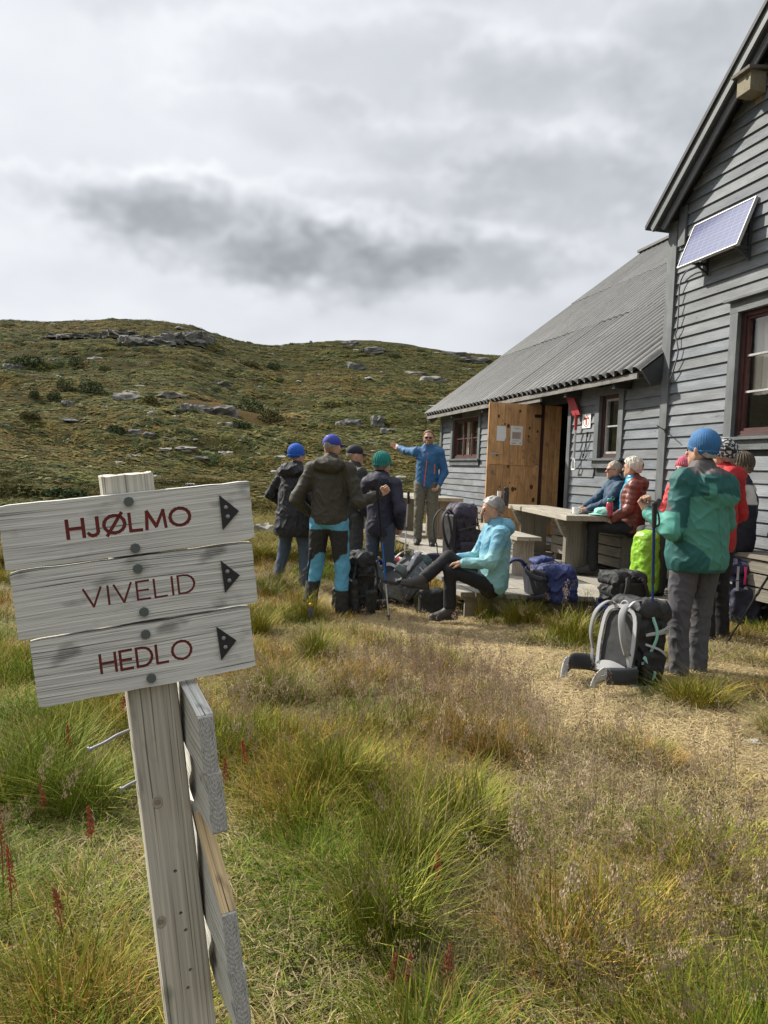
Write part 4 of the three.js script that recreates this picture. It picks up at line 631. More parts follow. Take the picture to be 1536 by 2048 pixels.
// ================================================================ the sign post in front: axes of the leaning post
{
  const phi = 22 * Math.PI / 180, tau = 7.64 * Math.PI / 180, X = V(Math.cos(phi), 0, -Math.sin(phi)), N = V(Math.sin(phi), 0, Math.cos(phi)), Y = V(0, 1, 0);
  const x2 = X.clone().multiplyScalar(Math.cos(tau)).addScaledVector(Y, Math.sin(tau)), y2 = Y.clone().multiplyScalar(Math.cos(tau)).addScaledVector(X, -Math.sin(tau));
  const basis = new THREE.Matrix4().makeBasis(x2, y2, N), org = V(-0.48, EYE - 0.2, -1.5);
  const place = (o) => { o.quaternion.setFromRotationMatrix(basis); o.position.copy(org); return o; };
  // grey weathered face with raised grain; rougher than the terrace wood
  const gr = (u, v) => { const wv = 0.035 * tn(u, v, 2, 1.5, 5, 2), w = v + wv, b = tn(u, w, 1.2, 60, 3, 4), l = tn(u, w, 2.2, 130, 71, 3); return { b, l, f: tn(u, w, 8, 300, 7, 3), cr: tn(u, w, 2, 75, 33, 3) }; };
  const faceTex = tex(1024, 1024, (u, v) => { const g = gr(u, v), st = sst(0.10, 0.36, tn(u, v, 7, 7, 53, 4)); const q = 0.84 + 0.26 * g.b + 0.18 * g.f - 0.34 * sst(0.10, 0.32, g.l) - 0.5 * sst(0.26, 0.38, g.cr) - 0.24 * st; return [q, q * 0.992, q * 0.968]; });
  const faceBump = tex(1024, 1024, (u, v) => { const g = gr(u, v); return grey(0.55 + 0.55 * g.b + 0.25 * g.f - 0.3 * sst(0.12, 0.34, g.l) - 0.5 * sst(0.30, 0.40, g.cr)); }, false);
  const wood = (r, g, b, k = 0.0035) => new THREE.MeshStandardMaterial({ map: faceTex, bumpMap: faceBump, bumpScale: k, color: lin(r, g, b), roughness: 0.9 });
  const boardMat = wood(0.97, 0.975, 0.955), postMat = wood(0.83, 0.79, 0.70, 0.0014), sideMat = wood(0.97, 0.975, 0.955, 0.003), newMat = wood(0.80, 0.60, 0.34, 0.0015);
  const endTex = tex(512, 512, (u, v) => { const d = Math.hypot(u - 0.5, v - 1.15) + 0.02 * tn(u, v, 6, 6, 3, 3), r = Math.sin(d * 70 + 3 * tn(u, v, 5, 5, 9, 3)), cr = Math.abs(tn(u, v, 9, 9, 12, 4)); const q = 0.74 + 0.05 * r + 0.14 * tn(u, v, 14, 14, 4, 4) - 0.45 * sst(0.022, 0, cr); return [q, q * 0.99, q * 0.97]; });
  const endMat = new THREE.MeshStandardMaterial({ map: endTex, bumpMap: endTex, bumpScale: 0.0012, color: lin(0.92, 0.92, 0.89), roughness: 0.95 });
  const redIn = rough(lin(0.17, 0.022, 0.018), 0.75), blackPlate = rough(lin(0.022, 0.022, 0.022), 0.55), zinc = rough(lin(0.30, 0.31, 0.33), 0.65, { metalness: 0.2 }), bolt = rough(lin(0.13, 0.15, 0.14), 0.6, { metalness: 0.4 });

  // subdivided rough-sawn board with slightly uneven edges
  function sawn(x0, x1, y0, y1, z0, z1, seed, nx = 26, ny = 8, amp = 0.0022) {
    const g = new THREE.BoxGeometry(x1 - x0, y1 - y0, z1 - z0, nx, ny, 2); g.translate((x0 + x1) / 2, (y0 + y1) / 2, (z0 + z1) / 2); const p = g.attributes.position, uv = g.attributes.uv, n = g.attributes.normal;
    for (let i = 0; i < p.count; i++) {
      const x = p.getX(i), y = p.getY(i), z = p.getZ(i), ex = Math.min(x - x0, x1 - x), ey = Math.min(y - y0, y1 - y);
      const nn = [Math.abs(n.getX(i)), Math.abs(n.getY(i)), Math.abs(n.getZ(i))]; uv.setXY(i, (nn[0] > 0.5 ? z : x) * 1.25 + seed * 0.37, (nn[1] > 0.5 ? z : y) * 2.6 + seed * 0.41);
      const e1 = ey < 1e-5 ? 1 : 0, e0 = ex < 1e-5 ? 1 : 0; const w = fbm(x * 14 + seed, y * 30 * (1 - e1), seed * 3, 3);
      p.setXYZ(i, x + e0 * amp * 1.4 * fbm(y * 40, seed, z * 10, 2), y + e1 * amp * 2 * w - e1 * e0 * Math.sign(y - (y0 + y1) / 2) * 0.002, z + amp * 0.5 * fbm(x * 9, y * 9, seed, 2) * (Math.abs(z - z1) < 1e-5 ? 1 : 0));
    }
    return g;
  }
  // letters as strokes [x1,y1,x2,y2] in a cell of height 1
  const arc = (cx, cy, rx, ry, a0, a1, n) => [...Array(n)].map((_, k) => { const a = a0 + (a1 - a0) * k / n, b = a0 + (a1 - a0) * (k + 1) / n; return [cx + rx * Math.cos(a), cy + ry * Math.sin(a), cx + rx * Math.cos(b), cy + ry * Math.sin(b)]; }), PI = Math.PI;
  const GL = {
    H: [0.66, [[0, 0, 0, 1], [0.62, 0, 0.62, 1], [0, 0.5, 0.62, 0.5]]], J: [0.42, [[0.36, 1, 0.36, 0.2], ...arc(0.16, 0.2, 0.2, 0.2, 0, -PI * 0.92, 5)]],
    O: [0.9, arc(0.44, 0.5, 0.42, 0.5, 0, 2 * PI, 16)], 'Ø': [0.9, [...arc(0.44, 0.5, 0.42, 0.5, 0, 2 * PI, 16), [0.12, -0.1, 0.76, 1.1]]], L: [0.5, [[0, 0, 0, 1], [0, 0, 0.46, 0]]],
    M: [0.82, [[0, 0, 0.06, 1], [0.06, 1, 0.40, 0.1], [0.40, 0.1, 0.74, 1], [0.74, 1, 0.8, 0]]], V: [0.7, [[0, 1, 0.33, 0], [0.33, 0, 0.66, 1]]], I: [0.12, [[0.05, 0, 0.05, 1]]],
    E: [0.52, [[0, 0, 0, 1], [0, 1, 0.48, 1], [0, 0.5, 0.44, 0.5], [0, 0, 0.48, 0]]], D: [0.68, [[0, 0, 0, 1], [0, 1, 0.25, 1], [0, 0, 0.25, 0], ...arc(0.25, 0.5, 0.40, 0.5, PI / 2, -PI / 2, 8)]],
  };
  const ev = new Evaluator(); ev.attributes = ['position', 'normal', 'uv']; ev.useGroups = false;
  function signBoard(name, label, x0, x1, y0, y1, seed, word, lx0, lx1, ly, lh, sw, arrow, bolts) {
    const t = place(thing(name, label, 'sign board', V(), 0, 'direction boards on the sign post')); const Z1 = 0.0, Z0 = -0.028;
    let geo = sawn(x0, x1, y0, y1, Z0, Z1, seed);
    const letters = []; let tot = 0; const gap = 0.17; for (const ch of word) tot += GL[ch][0] + gap; tot -= gap; const k = (lx1 - lx0) / (tot * lh); let x = lx0; const R = rng(seed * 9);
    let A = new Brush(geo, boardMat); A.updateMatrixWorld();
    for (const ch of word) {
      const [wd, st] = GL[ch], list = []; let zi = 0;
      for (const [a, b, c, d] of st) {
        const p = V(x + a * lh * k, ly + b * lh + (R() - 0.5) * 0.0008, 0), q = V(x + c * lh * k, ly + d * lh, 0), L = p.distanceTo(q), ang = Math.atan2(q.y - p.y, q.x - p.x), w = sw * (0.92 + R() * 0.16);
        const mk = (ww, LL, dz, z) => { const g = new THREE.BoxGeometry(LL, ww, dz); g.rotateZ(ang); g.translate((p.x + q.x) / 2, (p.y + q.y) / 2, z); return g; };
        const Bq = new Brush(mk(w, L + w * 0.7, 0.012, Z1 + 0.0025), boardMat); Bq.updateMatrixWorld(); A = ev.evaluate(A, Bq, SUBTRACTION);
        list.push(mk(w - 0.0002, L + w * 0.7 - 0.0003, 0.0020, Z1 - 0.0026 - (zi++ % 7) * 0.00006));
      }
      letters.push(mergeGeometries(list)); x += (wd + gap) * lh * k;
    }
    const bm = part(t, 'board', A.geometry, boardMat);
    letters.forEach((g) => part(t, 'letter', g, redIn));
    const ap = new THREE.ExtrudeGeometry(new THREE.Shape(arrow.map((p) => new THREE.Vector2(...p))), { depth: 0.0015, bevelEnabled: false }); const am = part(t, 'arrow_plate', ap, blackPlate, [0, 0, Z1 + 0.002]);
    const c = [(arrow[0][0] * 1.1 + arrow[1][0] * 0.8 + arrow[2][0] * 1.1) / 3, (arrow[0][1] + arrow[2][1]) / 2];
    for (const s of [1, -1]) part(am, 'screw', new THREE.SphereGeometry(0.0042, 12, 8).scale(1, 1, 0.5), zinc, [c[0] + s * -0.001 + 0.002, c[1] + s * 0.0095, 0.002]);
    for (const [bx, by] of bolts) part(t, 'bolt', new THREE.CylinderGeometry(0.0092, 0.0098, 0.006, 8).rotateX(PI / 2), bolt, [bx, by, Z1 + 0.003]);
    return t;
  }
  signBoard('direction_board', 'top grey sign board with red carved letters HJØLMO and black arrow', -0.232, 0.236, 0.0165, 0.137, 1, 'HJØLMO', -0.118, 0.112, 0.063, 0.034, 0.0065, [[0.172, 0.115], [0.209, 0.078], [0.172, 0.043]], [[-0.002, 0.121], [0.0, 0.029]]);
  signBoard('direction_board', 'middle grey sign board with red carved letters VIVELID and black arrow', -0.226, 0.229, -0.117, 0.0115, 2, 'VIVELID', -0.104, 0.106, -0.074, 0.036, 0.0042, [[0.161, -0.018], [0.197, -0.054], [0.163, -0.086]], [[0.0, -0.012], [0.002, -0.099]]);
  signBoard('direction_board', 'bottom grey sign board with red carved letters HEDLO and black arrow', -0.2075, 0.2105, -0.251, -0.1225, 3, 'HEDLO', -0.089, 0.086, -0.207, 0.037, 0.0055, [[0.138, -0.152], [0.176, -0.188], [0.141, -0.224]], [[0.0, -0.144], [0.001, -0.234]]);

  // the post: stands behind the boards and runs into the ground
  const post = place(thing('sign_post', 'leaning square grey wooden post that carries the sign boards', 'post'));
  { const W = 0.051, z1 = -0.0295, z0 = -0.126, g = new THREE.BoxGeometry(2 * W, 1.56, z1 - z0, 8, 60, 6); g.translate(0.002, 0.172 - 0.78, (z0 + z1) / 2); const p = g.attributes.position, n = g.attributes.normal, uv = g.attributes.uv;
    for (let i = 0; i < p.count; i++) { const x = p.getX(i), y = p.getY(i), z = p.getZ(i), corner = Math.abs(Math.abs(x - 0.002) - W) < 1e-4 && (Math.abs(z - z1) < 1e-4 || Math.abs(z - z0) < 1e-4), top = y > 0.17; uv.setXY(i, y * 0.8, (Math.abs(n.getX(i)) > 0.5 ? z : x) * 2.1 + 0.3); const q = corner ? 0.94 : 1; p.setXYZ(i, 0.002 + (x - 0.002) * q + 0.0015 * fbm(y * 5, z * 20, 1, 2), y + (top ? 0.010 * fbm(x * 60, z * 60, 3, 3) : 0), (z - (z0 + z1) / 2) * q + (z0 + z1) / 2); }
    g.computeVertexNormals();
    let A = new Brush(g, postMat); A.updateMatrixWorld();
    for (const [hx, hy] of [[0.005, -0.659], [0.006, -0.753], [0.012, -0.793], [0.012, -0.883], [0.003, -0.921]]) { const B = new Brush(new THREE.CylinderGeometry(0.0042, 0.0036, 0.05, 9).rotateX(PI / 2).translate(hx, hy, z1), postMat); B.updateMatrixWorld(); A = ev.evaluate(A, B, SUBTRACTION); }
    part(post, 'shaft', A.geometry, postMat);
    const knot = rough(lin(0.30, 0.25, 0.18), 0.85); for (const [hx, hy] of [[-0.014, -0.503], [-0.035, -0.759], [0.03, -1.06]]) { part(post, 'knot', new THREE.CylinderGeometry(0.006, 0.006, 0.0014, 14).rotateX(PI / 2), knot, [hx, hy, z1 + 0.0004]); part(post, 'knot_ring', new THREE.TorusGeometry(0.0085, 0.0022, 6, 20).scale(1, 1.35, 0.25), rough(lin(0.44, 0.40, 0.33), 0.9), [hx, hy, z1 + 0.0002]); }
    // two bent nails left in the side where a board was
    for (const [pts, nm] of [[[[-0.046, -0.353, -0.07], [-0.075, -0.356, -0.06], [-0.10, -0.364, -0.055], [-0.131, -0.370, -0.05]], 0], [[[-0.046, -0.460, -0.06], [-0.065, -0.463, -0.055], [-0.080, -0.467, -0.05]], 1]]) { const nl = part(post, 'nail', ribbon(pts, 0.0065, 0.0065, V(0, 0, 1), 10, true), zinc); const e = pts[pts.length - 1]; part(nl, 'nail_head', new THREE.CylinderGeometry(0.0062, 0.0062, 0.003, 10).rotateZ(PI / 2), zinc, e, [0, 0.3, 0.2]); }
  }
  // two pairs of boards on the right side of the post, pointing away from the front boards; seen on their weathered ends
  function sideBoard(label, y0, ye, h1, h2, zN, fresh) {
    const t = place(thing('side_board', label, 'sign board', V(), 0, 'boards on the side of the sign post')); const x0 = 0.0555, th = 0.027, zF = -0.42, zS = -0.035;
    const bend = (g) => { const p = g.attributes.position; for (let i = 0; i < p.count; i++) p.setX(i, p.getX(i) + Math.max(0, p.getZ(i) + 0.06) * 0.075); return g; };
    const yb0 = ye - h1, drop = y0 - ye;
    [[[zF, yb0], [zS, yb0], [zN, yb0 + 0.001], [zN, ye], [zS, y0], [zF, y0]], [[zF, yb0 - h2], [zS, yb0 - h2], [zN - 0.004, yb0 - h2], [zN, yb0 - h2 + 0.004], [zN, yb0 - 0.002], [zF, yb0 - 0.002]]].forEach((poly, k) => {
      const dx = k * 0.004, sh = new THREE.Shape(poly.map((q) => new THREE.Vector2(-q[0], q[1]))), g = new THREE.ExtrudeGeometry(sh, { depth: th, bevelEnabled: true, bevelSize: 0.0015, bevelThickness: 0.0015, bevelSegments: 1 }); g.rotateY(Math.PI / 2); g.translate(x0 + dx, 0, 0); bend(g);
      const p = g.attributes.position, uv = g.attributes.uv; for (let i = 0; i < p.count; i++) uv.setXY(i, p.getZ(i) * 1.25, p.getY(i) * 2.6 + p.getX(i) * 2.2);
      part(t, 'plank', g, sideMat);
      const top = k ? yb0 - 0.003 : ye - 0.001, bot = k ? yb0 - h2 + 0.005 : yb0 + 0.003, eg = new THREE.BoxGeometry(th + 0.002, top - bot, 0.003, 4, 10, 1); { const q = eg.attributes.position; for (let i = 0; i < q.count; i++) q.setX(i, q.getX(i) + 0.0012 * n3(q.getY(i) * 150, k * 5, 3)); }
      part(t, 'end_grain', bend(eg.translate(x0 + th / 2 + dx, (top + bot) / 2, zN + 0.0025)), endMat);
    });
    const L = Math.hypot(drop, zN - zS), tg = new THREE.BoxGeometry(th + 0.0034, 0.003, L, 2, 1, 8); { const uv = tg.attributes.uv, q = tg.attributes.position; for (let i = 0; i < q.count; i++) uv.setXY(i, q.getZ(i) * 1.2, q.getX(i) * 3); } tg.rotateX(Math.atan2(drop, zN - zS)); tg.translate(x0 + th / 2, (y0 + ye) / 2 + 0.0024, (zN + zS) / 2); part(t, 'top_edge', bend(tg), fresh ? newMat : sideMat);
    part(t, 'bolt', new THREE.CylinderGeometry(0.008, 0.008, 0.006, 8).rotateZ(PI / 2), bolt, [x0 + th + 0.008, y0 - h1 / 2, -0.08]);
  }
  sideBoard('upper pair of pale boards on the right side of the leaning sign post', -0.262, -0.293, 0.112, 0.122, 0.12, false);
  sideBoard('lower pair of pale boards with fresh yellow top edge on the leaning sign post', -0.552, -0.680, 0.118, 0.13, 0.14, true);
}

// ================================================================ people. Local axes: y up, z = facing, x = the person's left
const fabricBump = tex(256, 256, (u, v) => grey(0.5 + 0.35 * tn(u, v, 60, 60, 4, 3) + 0.15 * Math.sin(u * 400) * Math.sin(v * 400)), false);
const fabric = (o = {}) => new THREE.MeshStandardMaterial({ roughness: 0.8, vertexColors: true, bumpMap: fabricBump, bumpScale: 0.0012, ...o });
const fabMatte = fabric(), fabShell = fabric({ roughness: 0.72 }), fabPuff = fabric({ roughness: 0.45 }), leather = fabric({ roughness: 0.6 });
const skinMat = new THREE.MeshStandardMaterial({ roughness: 0.55, vertexColors: true }), hairMat = new THREE.MeshStandardMaterial({ roughness: 0.75, vertexColors: true });
const shade = rough(lin(0.01, 0.01, 0.012), 0.15), eyeMat = rough(lin(0.03, 0.02, 0.015), 0.3);
const SK = [0.50, 0.285, 0.195], mix3 = (a, b, t) => a.map((q, i) => lerp(q, b[i], t));
const flat = (c) => (x, y, z) => { const n = 1 + 0.05 * n3(x * 9, y * 9, z * 9); return [c[0] * n, c[1] * n, c[2] * n]; };

function boundsOf(pts, pad) { const lo = [9, 9, 9], hi = [-9, -9, -9]; for (const p of pts) for (let k = 0; k < 3; k++) { lo[k] = Math.min(lo[k], p[k] - pad); hi[k] = Math.max(hi[k], p[k] + pad); } return [lo, hi]; }
const sub = (a, b) => [a[0] - b[0], a[1] - b[1], a[2] - b[2]], add3 = (a, b, k = 1) => [a[0] + b[0] * k, a[1] + b[1] * k, a[2] + b[2] * k], len3 = (a) => Math.hypot(...a), norm3 = (a) => { const l = len3(a) || 1; return a.map((q) => q / l); }, cross3 = (a, b) => [a[1] * b[2] - a[2] * b[1], a[2] * b[0] - a[0] * b[2], a[0] * b[1] - a[1] * b[0]];

// hand: palm and five jointed fingers; d = direction of the forearm, n = out of the palm, curl 0..1
function handGeo(w, d, n, curl, side) {
  d = norm3(d); let s = norm3(cross3(d, n)); n = norm3(cross3(s, d)); if (side < 0) s = s.map((q) => -q);
  const P = (a, b, c) => [w[0] + d[0] * a + s[0] * b + n[0] * c, w[1] + d[1] * a + s[1] * b + n[1] * c, w[2] + d[2] * a + s[2] * b + n[2] * c], prims = [cap(P(-0.02, 0, 0), P(0.03, 0, 0), 0.027, 0.027), cap(P(0.03, 0.018, 0), P(0.08, 0.026, 0), 0.018, 0.014), cap(P(0.03, -0.018, 0), P(0.08, -0.026, 0), 0.018, 0.013), cap(P(0.04, 0, 0), P(0.08, 0, 0), 0.019, 0.015)], pts = [P(-0.03, 0, 0), P(0.09, 0.03, 0), P(0.09, -0.03, 0)];
  const fing = [], L = [[0.030, 0.042, 0.024, 0.018], [0.010, 0.046, 0.028, 0.02], [-0.010, 0.043, 0.026, 0.019], [-0.029, 0.034, 0.02, 0.016]];
  for (const [b, l1, l2, l3] of L) { let a = 0.085, c = 0, t = 0.25 + curl * 1.1, q = P(a, b, c); const chain = [q]; for (const l of [l1, l2, l3]) { a += l * Math.cos(t); c += l * Math.sin(t); q = P(a, b * (1 - 0.1), c); chain.push(q); t += curl * 1.15; } pts.push(...chain); fing.push(cap(chain[0], chain[1], 0.0095, 0.009), cap(chain[1], chain[2], 0.009, 0.0082), cap(chain[2], chain[3], 0.0082, 0.007)); }
  const th = [P(0.02, 0.026, 0.006), P(0.055, 0.05 - curl * 0.012, 0.018 + curl * 0.015), P(0.085, 0.045 - curl * 0.03, 0.03 + curl * 0.025)]; pts.push(...th); fing.push(cap(th[0], th[1], 0.012, 0.010), cap(th[1], th[2], 0.010, 0.008));
  const palm = union(prims, 0.012), [lo, hi] = boundsOf(pts, 0.03);
  return nets((x, y, z) => { let r = palm(x, y, z); for (const f of fing) r = smin(r, f(x, y, z), 0.005); return r; }, lo, hi, 0.0045, flat(SK));
}
// head in its own axes (origin = middle of the head, y up, z = face)
function headSdf() {
  const parts = [[ell([0, 0.028, -0.012], [0.077, 0.092, 0.098]), 0.02], [cap([0, -0.02, 0.03], [0, -0.075, 0.055], 0.058, 0.038), 0.03], [cap([-0.035, -0.05, 0.0], [0.035, -0.05, 0.0], 0.045), 0.03], [cap([0, 0.012, 0.086], [0, -0.028, 0.108], 0.009, 0.014), 0.012], [cap([-0.03, 0.022, 0.078], [0.03, 0.022, 0.078], 0.013), 0.012], [cap([-0.016, -0.062, 0.085], [0.016, -0.062, 0.085], 0.009), 0.01], [cap([0, -0.1, 0.07], [0, -0.098, 0.06], 0.02), 0.02]];
  const ears = [1, -1].map((s) => ell([s * 0.08, -0.008, -0.008], [0.010, 0.031, 0.019], [0, s * 0.35, 0])), sock = [1, -1].map((s) => ell([s * 0.031, -0.002, 0.094], [0.016, 0.011, 0.014]));
  return (x, y, z) => { let d = parts[0][0](x, y, z); for (let i = 1; i < parts.length; i++) d = smin(d, parts[i][0](x, y, z), parts[i][1]); for (const e of ears) d = smin(d, e(x, y, z), 0.008); for (const e of sock) { const q = -e(x, y, z); d = -smin(-d, -q, 0.006); } return d; };
}
const HEAD = headSdf(), headCol = (beard) => (x, y, z) => { const n = 1 + 0.08 * n3(x * 40, y * 40, z * 40); let c = SK.map((q) => q * n); if (Math.abs(x) < 0.026 && Math.abs(y + 0.062) < 0.010 && z > 0.07) c = mix3(c, [0.38, 0.12, 0.10], 0.6); if (beard && (y < -0.035 && z > 0.01 && Math.hypot(x * 1.6, y + 0.062) > 0.012)) c = mix3(c, beard, 0.65); return c; };

function person(o) {
  const s = o.H / 1.75, y0 = o.y ?? ground(o.x, o.z), t = thing('person', o.label, 'person', V(o.x, y0, o.z), o.yaw, o.group);
  const J = { pelvis: [0, 0.97, 0], waist: [0, 1.08, 0.005], chest: [0, 1.30, 0.01], neck: [0, 1.47, -0.01], head: [0, 1.635, 0.015], sl: [0.175, 1.415, -0.01], sr: [-0.175, 1.415, -0.01], el: [0.235, 1.14, -0.03], er: [-0.235, 1.14, -0.03], wl: [0.24, 0.90, 0.06], wr: [-0.24, 0.90, 0.06], hl: [0.09, 0.92, 0], hr: [-0.09, 0.92, 0], kl: [0.10, 0.50, 0.02], kr: [-0.10, 0.50, 0.02], al: [0.105, 0.085, -0.02], ar: [-0.105, 0.085, -0.02], tl: [0.02, 0, 1], tr: [-0.02, 0, 1] };
  for (const k in J) J[k] = k === 'tl' || k === 'tr' ? J[k] : J[k].map((q) => q * s);
  for (const k in o.J || {}) J[k] = o.J[k];
  const b = o.bulk || 1, sd = o.seed || 1, C = o.cell || 0.012;
  // --- body: one continuous skin surface, hands and head on finer grids
  const body = union([cap(J.pelvis, J.waist, 0.115 * b, 0.11 * b, 1.25), cap(J.waist, J.chest, 0.11 * b, 0.125 * b, 1.3), cap(J.sl, J.sr, 0.05), cap(J.chest, J.neck, 0.08, 0.05), cap(J.neck, J.head, 0.05, 0.05), cap(J.sl, J.el, 0.046, 0.038), cap(J.el, J.wl, 0.038, 0.026), cap(J.sr, J.er, 0.046, 0.038), cap(J.er, J.wr, 0.038, 0.026), cap(J.hl, J.kl, 0.078, 0.05), cap(J.kl, J.al, 0.05, 0.034), cap(J.hr, J.kr, 0.078, 0.05), cap(J.kr, J.ar, 0.05, 0.034)], 0.03);
  const keys = ['pelvis', 'waist', 'chest', 'neck', 'head', 'sl', 'sr', 'el', 'er', 'wl', 'wr', 'hl', 'hr', 'kl', 'kr', 'al', 'ar'], [blo, bhi] = boundsOf(keys.map((k) => J[k]), 0.14);
  const geos = [nets(body, blo, bhi, 0.016, flat(SK))];
  const hq = new THREE.Matrix4().compose(V(...J.head), new THREE.Quaternion().setFromEuler(new THREE.Euler(o.nod || 0, o.look || 0, o.tilt || 0, 'YXZ')), V(1, 1, 1)), hs = 0.97;
  const hg = nets(HEAD, [-0.105, -0.135, -0.125], [0.105, 0.135, 0.135], 0.006, headCol(o.beard)); hg.scale(hs, hs, hs); hg.applyMatrix4(hq); geos.push(hg);
  if (!o.noL) geos.push(handGeo(J.wl, o.dl || sub(J.wl, J.el), o.nl || [-1, 0, 0.2], o.cl ?? 0.5, 1));
  if (!o.noR) geos.push(handGeo(J.wr, o.dr || sub(J.wr, J.er), o.nr || [1, 0, 0.2], o.cr ?? 0.5, -1));
  part(t, 'body', mergeGeometries(geos), skinMat);
  // --- trousers
  const ridge = (q) => { const r = 1 - Math.abs(q) * 2.2; return r > 0 ? r * r : 0; };
  const wr = (x, y, z, a, f = 16) => { const wx = x + 0.05 * n3(x * 5 + sd, y * 4, z * 5), wy = y + 0.07 * n3(x * 6, y * 3 + sd, z * 6); return a * (0.55 * fbm(x * f * 0.5 + sd, y * f * 0.4, z * f * 0.5, 2) - 0.55 * ridge(n3(wx * f * 0.55 + wy * f * 0.35, wy * f * 0.5 - wx * f * 0.3 + sd, z * f * 0.5)) - 0.35 * ridge(n3(wx * f * 1.1 - wy * f * 0.5 + 4, wy * f * 0.8 + sd, z * f)) + 0.35); };
  const T = o.trousers, tw = T.w || 1, leg = (h, k, a) => [cap(h, k, 0.098 * tw * b ** 0.5, 0.070 * tw), cap(k, add3(a, norm3(sub(k, a)), T.end ?? -0.012), 0.068 * tw, 0.060 * Math.max(tw, 1.03))];
  const lp = [cap(J.pelvis, J.waist, 0.142 * b, 0.13 * b, 1.2), ...leg(J.hl, J.kl, J.al), ...leg(J.hr, J.kr, J.ar)], trs = (x, y, z) => { let d = smin(lp[1](x, y, z), lp[2](x, y, z), 0.03), e = smin(lp[3](x, y, z), lp[4](x, y, z), 0.03); d = smin(d, e, 0.012); d = smin(d, lp[0](x, y, z), 0.04); return d + wr(x, y, z, T.fold ?? 0.010); };
  { const [lo, hi] = boundsOf(['pelvis', 'waist', 'hl', 'hr', 'kl', 'kr', 'al', 'ar'].map((k) => J[k]), 0.18); part(t, 'trousers', nets(trs, lo, hi, C, T.col ? (x, y, z) => T.col(x, y, z, J) : flat(T.c)), fabMatte); }
  // --- boots
  const B = o.boots || { c: [0.03, 0.027, 0.025] };
  for (const [a, k, d] of [[J.al, J.kl, J.tl], [J.ar, J.kr, J.tr]]) {
    const f = norm3(d), up = norm3(sub(k, a)), dn = o.sit ? norm3(sub(cross3(cross3(f, up), f), [0, 0, 0])) : [0, 1, 0], heel = add3(add3(a, f, -0.045), dn, -0.048), ball = add3(add3(a, f, 0.11), dn, -0.055), toe = add3(add3(a, f, 0.165), dn, -0.055);
    const pr = union([cap(add3(a, up, 0.055), add3(a, up, -0.01), 0.054, 0.050), cap(heel, ball, 0.036, 0.040), cap(ball, toe, 0.042, 0.034), cap(a, ball, 0.050, 0.040)], 0.02), [lo, hi] = boundsOf([add3(a, up, 0.09), heel, toe, ball], 0.08);
    const bt = part(t, 'boot', nets(pr, lo, hi, 0.0095, flat(B.c)), leather);
    const sl = nets((x, y, z) => { const p = union([cap(add3(heel, dn, -0.026), add3(ball, dn, -0.024), 0.040, 0.043), cap(add3(ball, dn, -0.024), add3(toe, dn, -0.022), 0.043, 0.036)], 0.02)(x, y, z), q = (x - heel[0]) * dn[0] + (y - heel[1]) * dn[1] + (z - heel[2]) * dn[2] + 0.026; return Math.max(p, Math.abs(q) - 0.013); }, lo, hi, 0.0085, flat([0.015, 0.015, 0.015])); part(bt, 'sole', sl, leather);
  }
  // --- jacket
  const K = o.jacket, kw = (K.w || 1), hem = K.hem ?? 0.8 * s, fl = K.flare || 1, aw = K.arm || 1, hp = K.sitHem;
  const jp = [cap(hp || [J.pelvis[0], Math.min(hem + 0.1, J.pelvis[1]), J.pelvis[2]], J.chest, 0.165 * kw * fl * b, 0.165 * kw * b, K.flat || 1.3), cap(J.sl, J.sr, 0.078 * kw), cap(J.chest, J.neck, 0.12 * kw, 0.075), cap(J.neck, add3(J.neck, [0, 0.05, 0.01]), 0.076, K.collar || 0.075)];
  const ap = [[J.sl, J.el, J.wl], [J.sr, J.er, J.wr]].map(([a, e, w]) => [cap(a, e, 0.074 * aw, 0.062 * aw), cap(e, add3(w, norm3(sub(w, e)), -0.015), 0.060 * aw, 0.046 * aw)]);
  const hood = K.hood ? ell(add3(J.neck, K.hood.at || [0, 0.0, -0.10]), K.hood.r || [0.13, 0.10, 0.075], K.hood.rot || [0.35, 0, 0]) : null;
  const cutN = K.cut || [0, 1, 0], cutD = K.cutD ?? hem, fo = K.fold ?? 0.013, qu = K.quilt || 0;
  const jk = (x, y, z) => {
    let d = jp[0](x, y, z); for (let i = 1; i < 4; i++) d = smin(d, jp[i](x, y, z), 0.05);
    for (const [u, f] of ap) { const a = smin(u(x, y, z), f(x, y, z), 0.03); d = smin(d, a, 0.030); }
    if (hood) d = smin(d, hood(x, y, z), 0.02);
    d += wr(x, y, z, fo, 12) + (qu ? qu * (Math.abs(Math.sin(y * 52 + 1.5 * n3(x * 5, y * 3, z * 5))) - 0.6) * -1 : 0);
    return Math.max(d, cutD - (x * cutN[0] + y * cutN[1] + z * cutN[2]));
  };
  const [jlo, jhi] = boundsOf(['pelvis', 'chest', 'neck', 'sl', 'sr', 'el', 'er', 'wl', 'wr'].map((k) => J[k]).concat([[J.pelvis[0], hem, J.pelvis[2]]]), 0.22);
  const jm = part(t, 'jacket', nets(jk, jlo, jhi, C, K.col ? (x, y, z) => K.col(x, y, z, J) : flat(K.c)), K.mat || fabShell);
  for (const z of K.zips || []) part(jm, 'zip', ribbon(z[0].map((p) => { const q = p.slice(); for (let i = 0; i < 60 && jk(...q) < 0.002; i++) q[2] += 0.006; for (let i = 0; i < 90 && jk(...q) > 0.006; i++) q[2] -= 0.003; return V(...q); }), z[1], 0.006, V(0, 0, 1), 24), z[2]);
  // --- head wear, hair, glasses
  const inHead = new THREE.Group(); inHead.name = 'head_wear'; const onHead = (n, g, m) => { g.scale(hs, hs, hs); g.applyMatrix4(hq); return part(t, n, g, m); };
  const off = (a) => (x, y, z) => HEAD(x, y, z) - a;
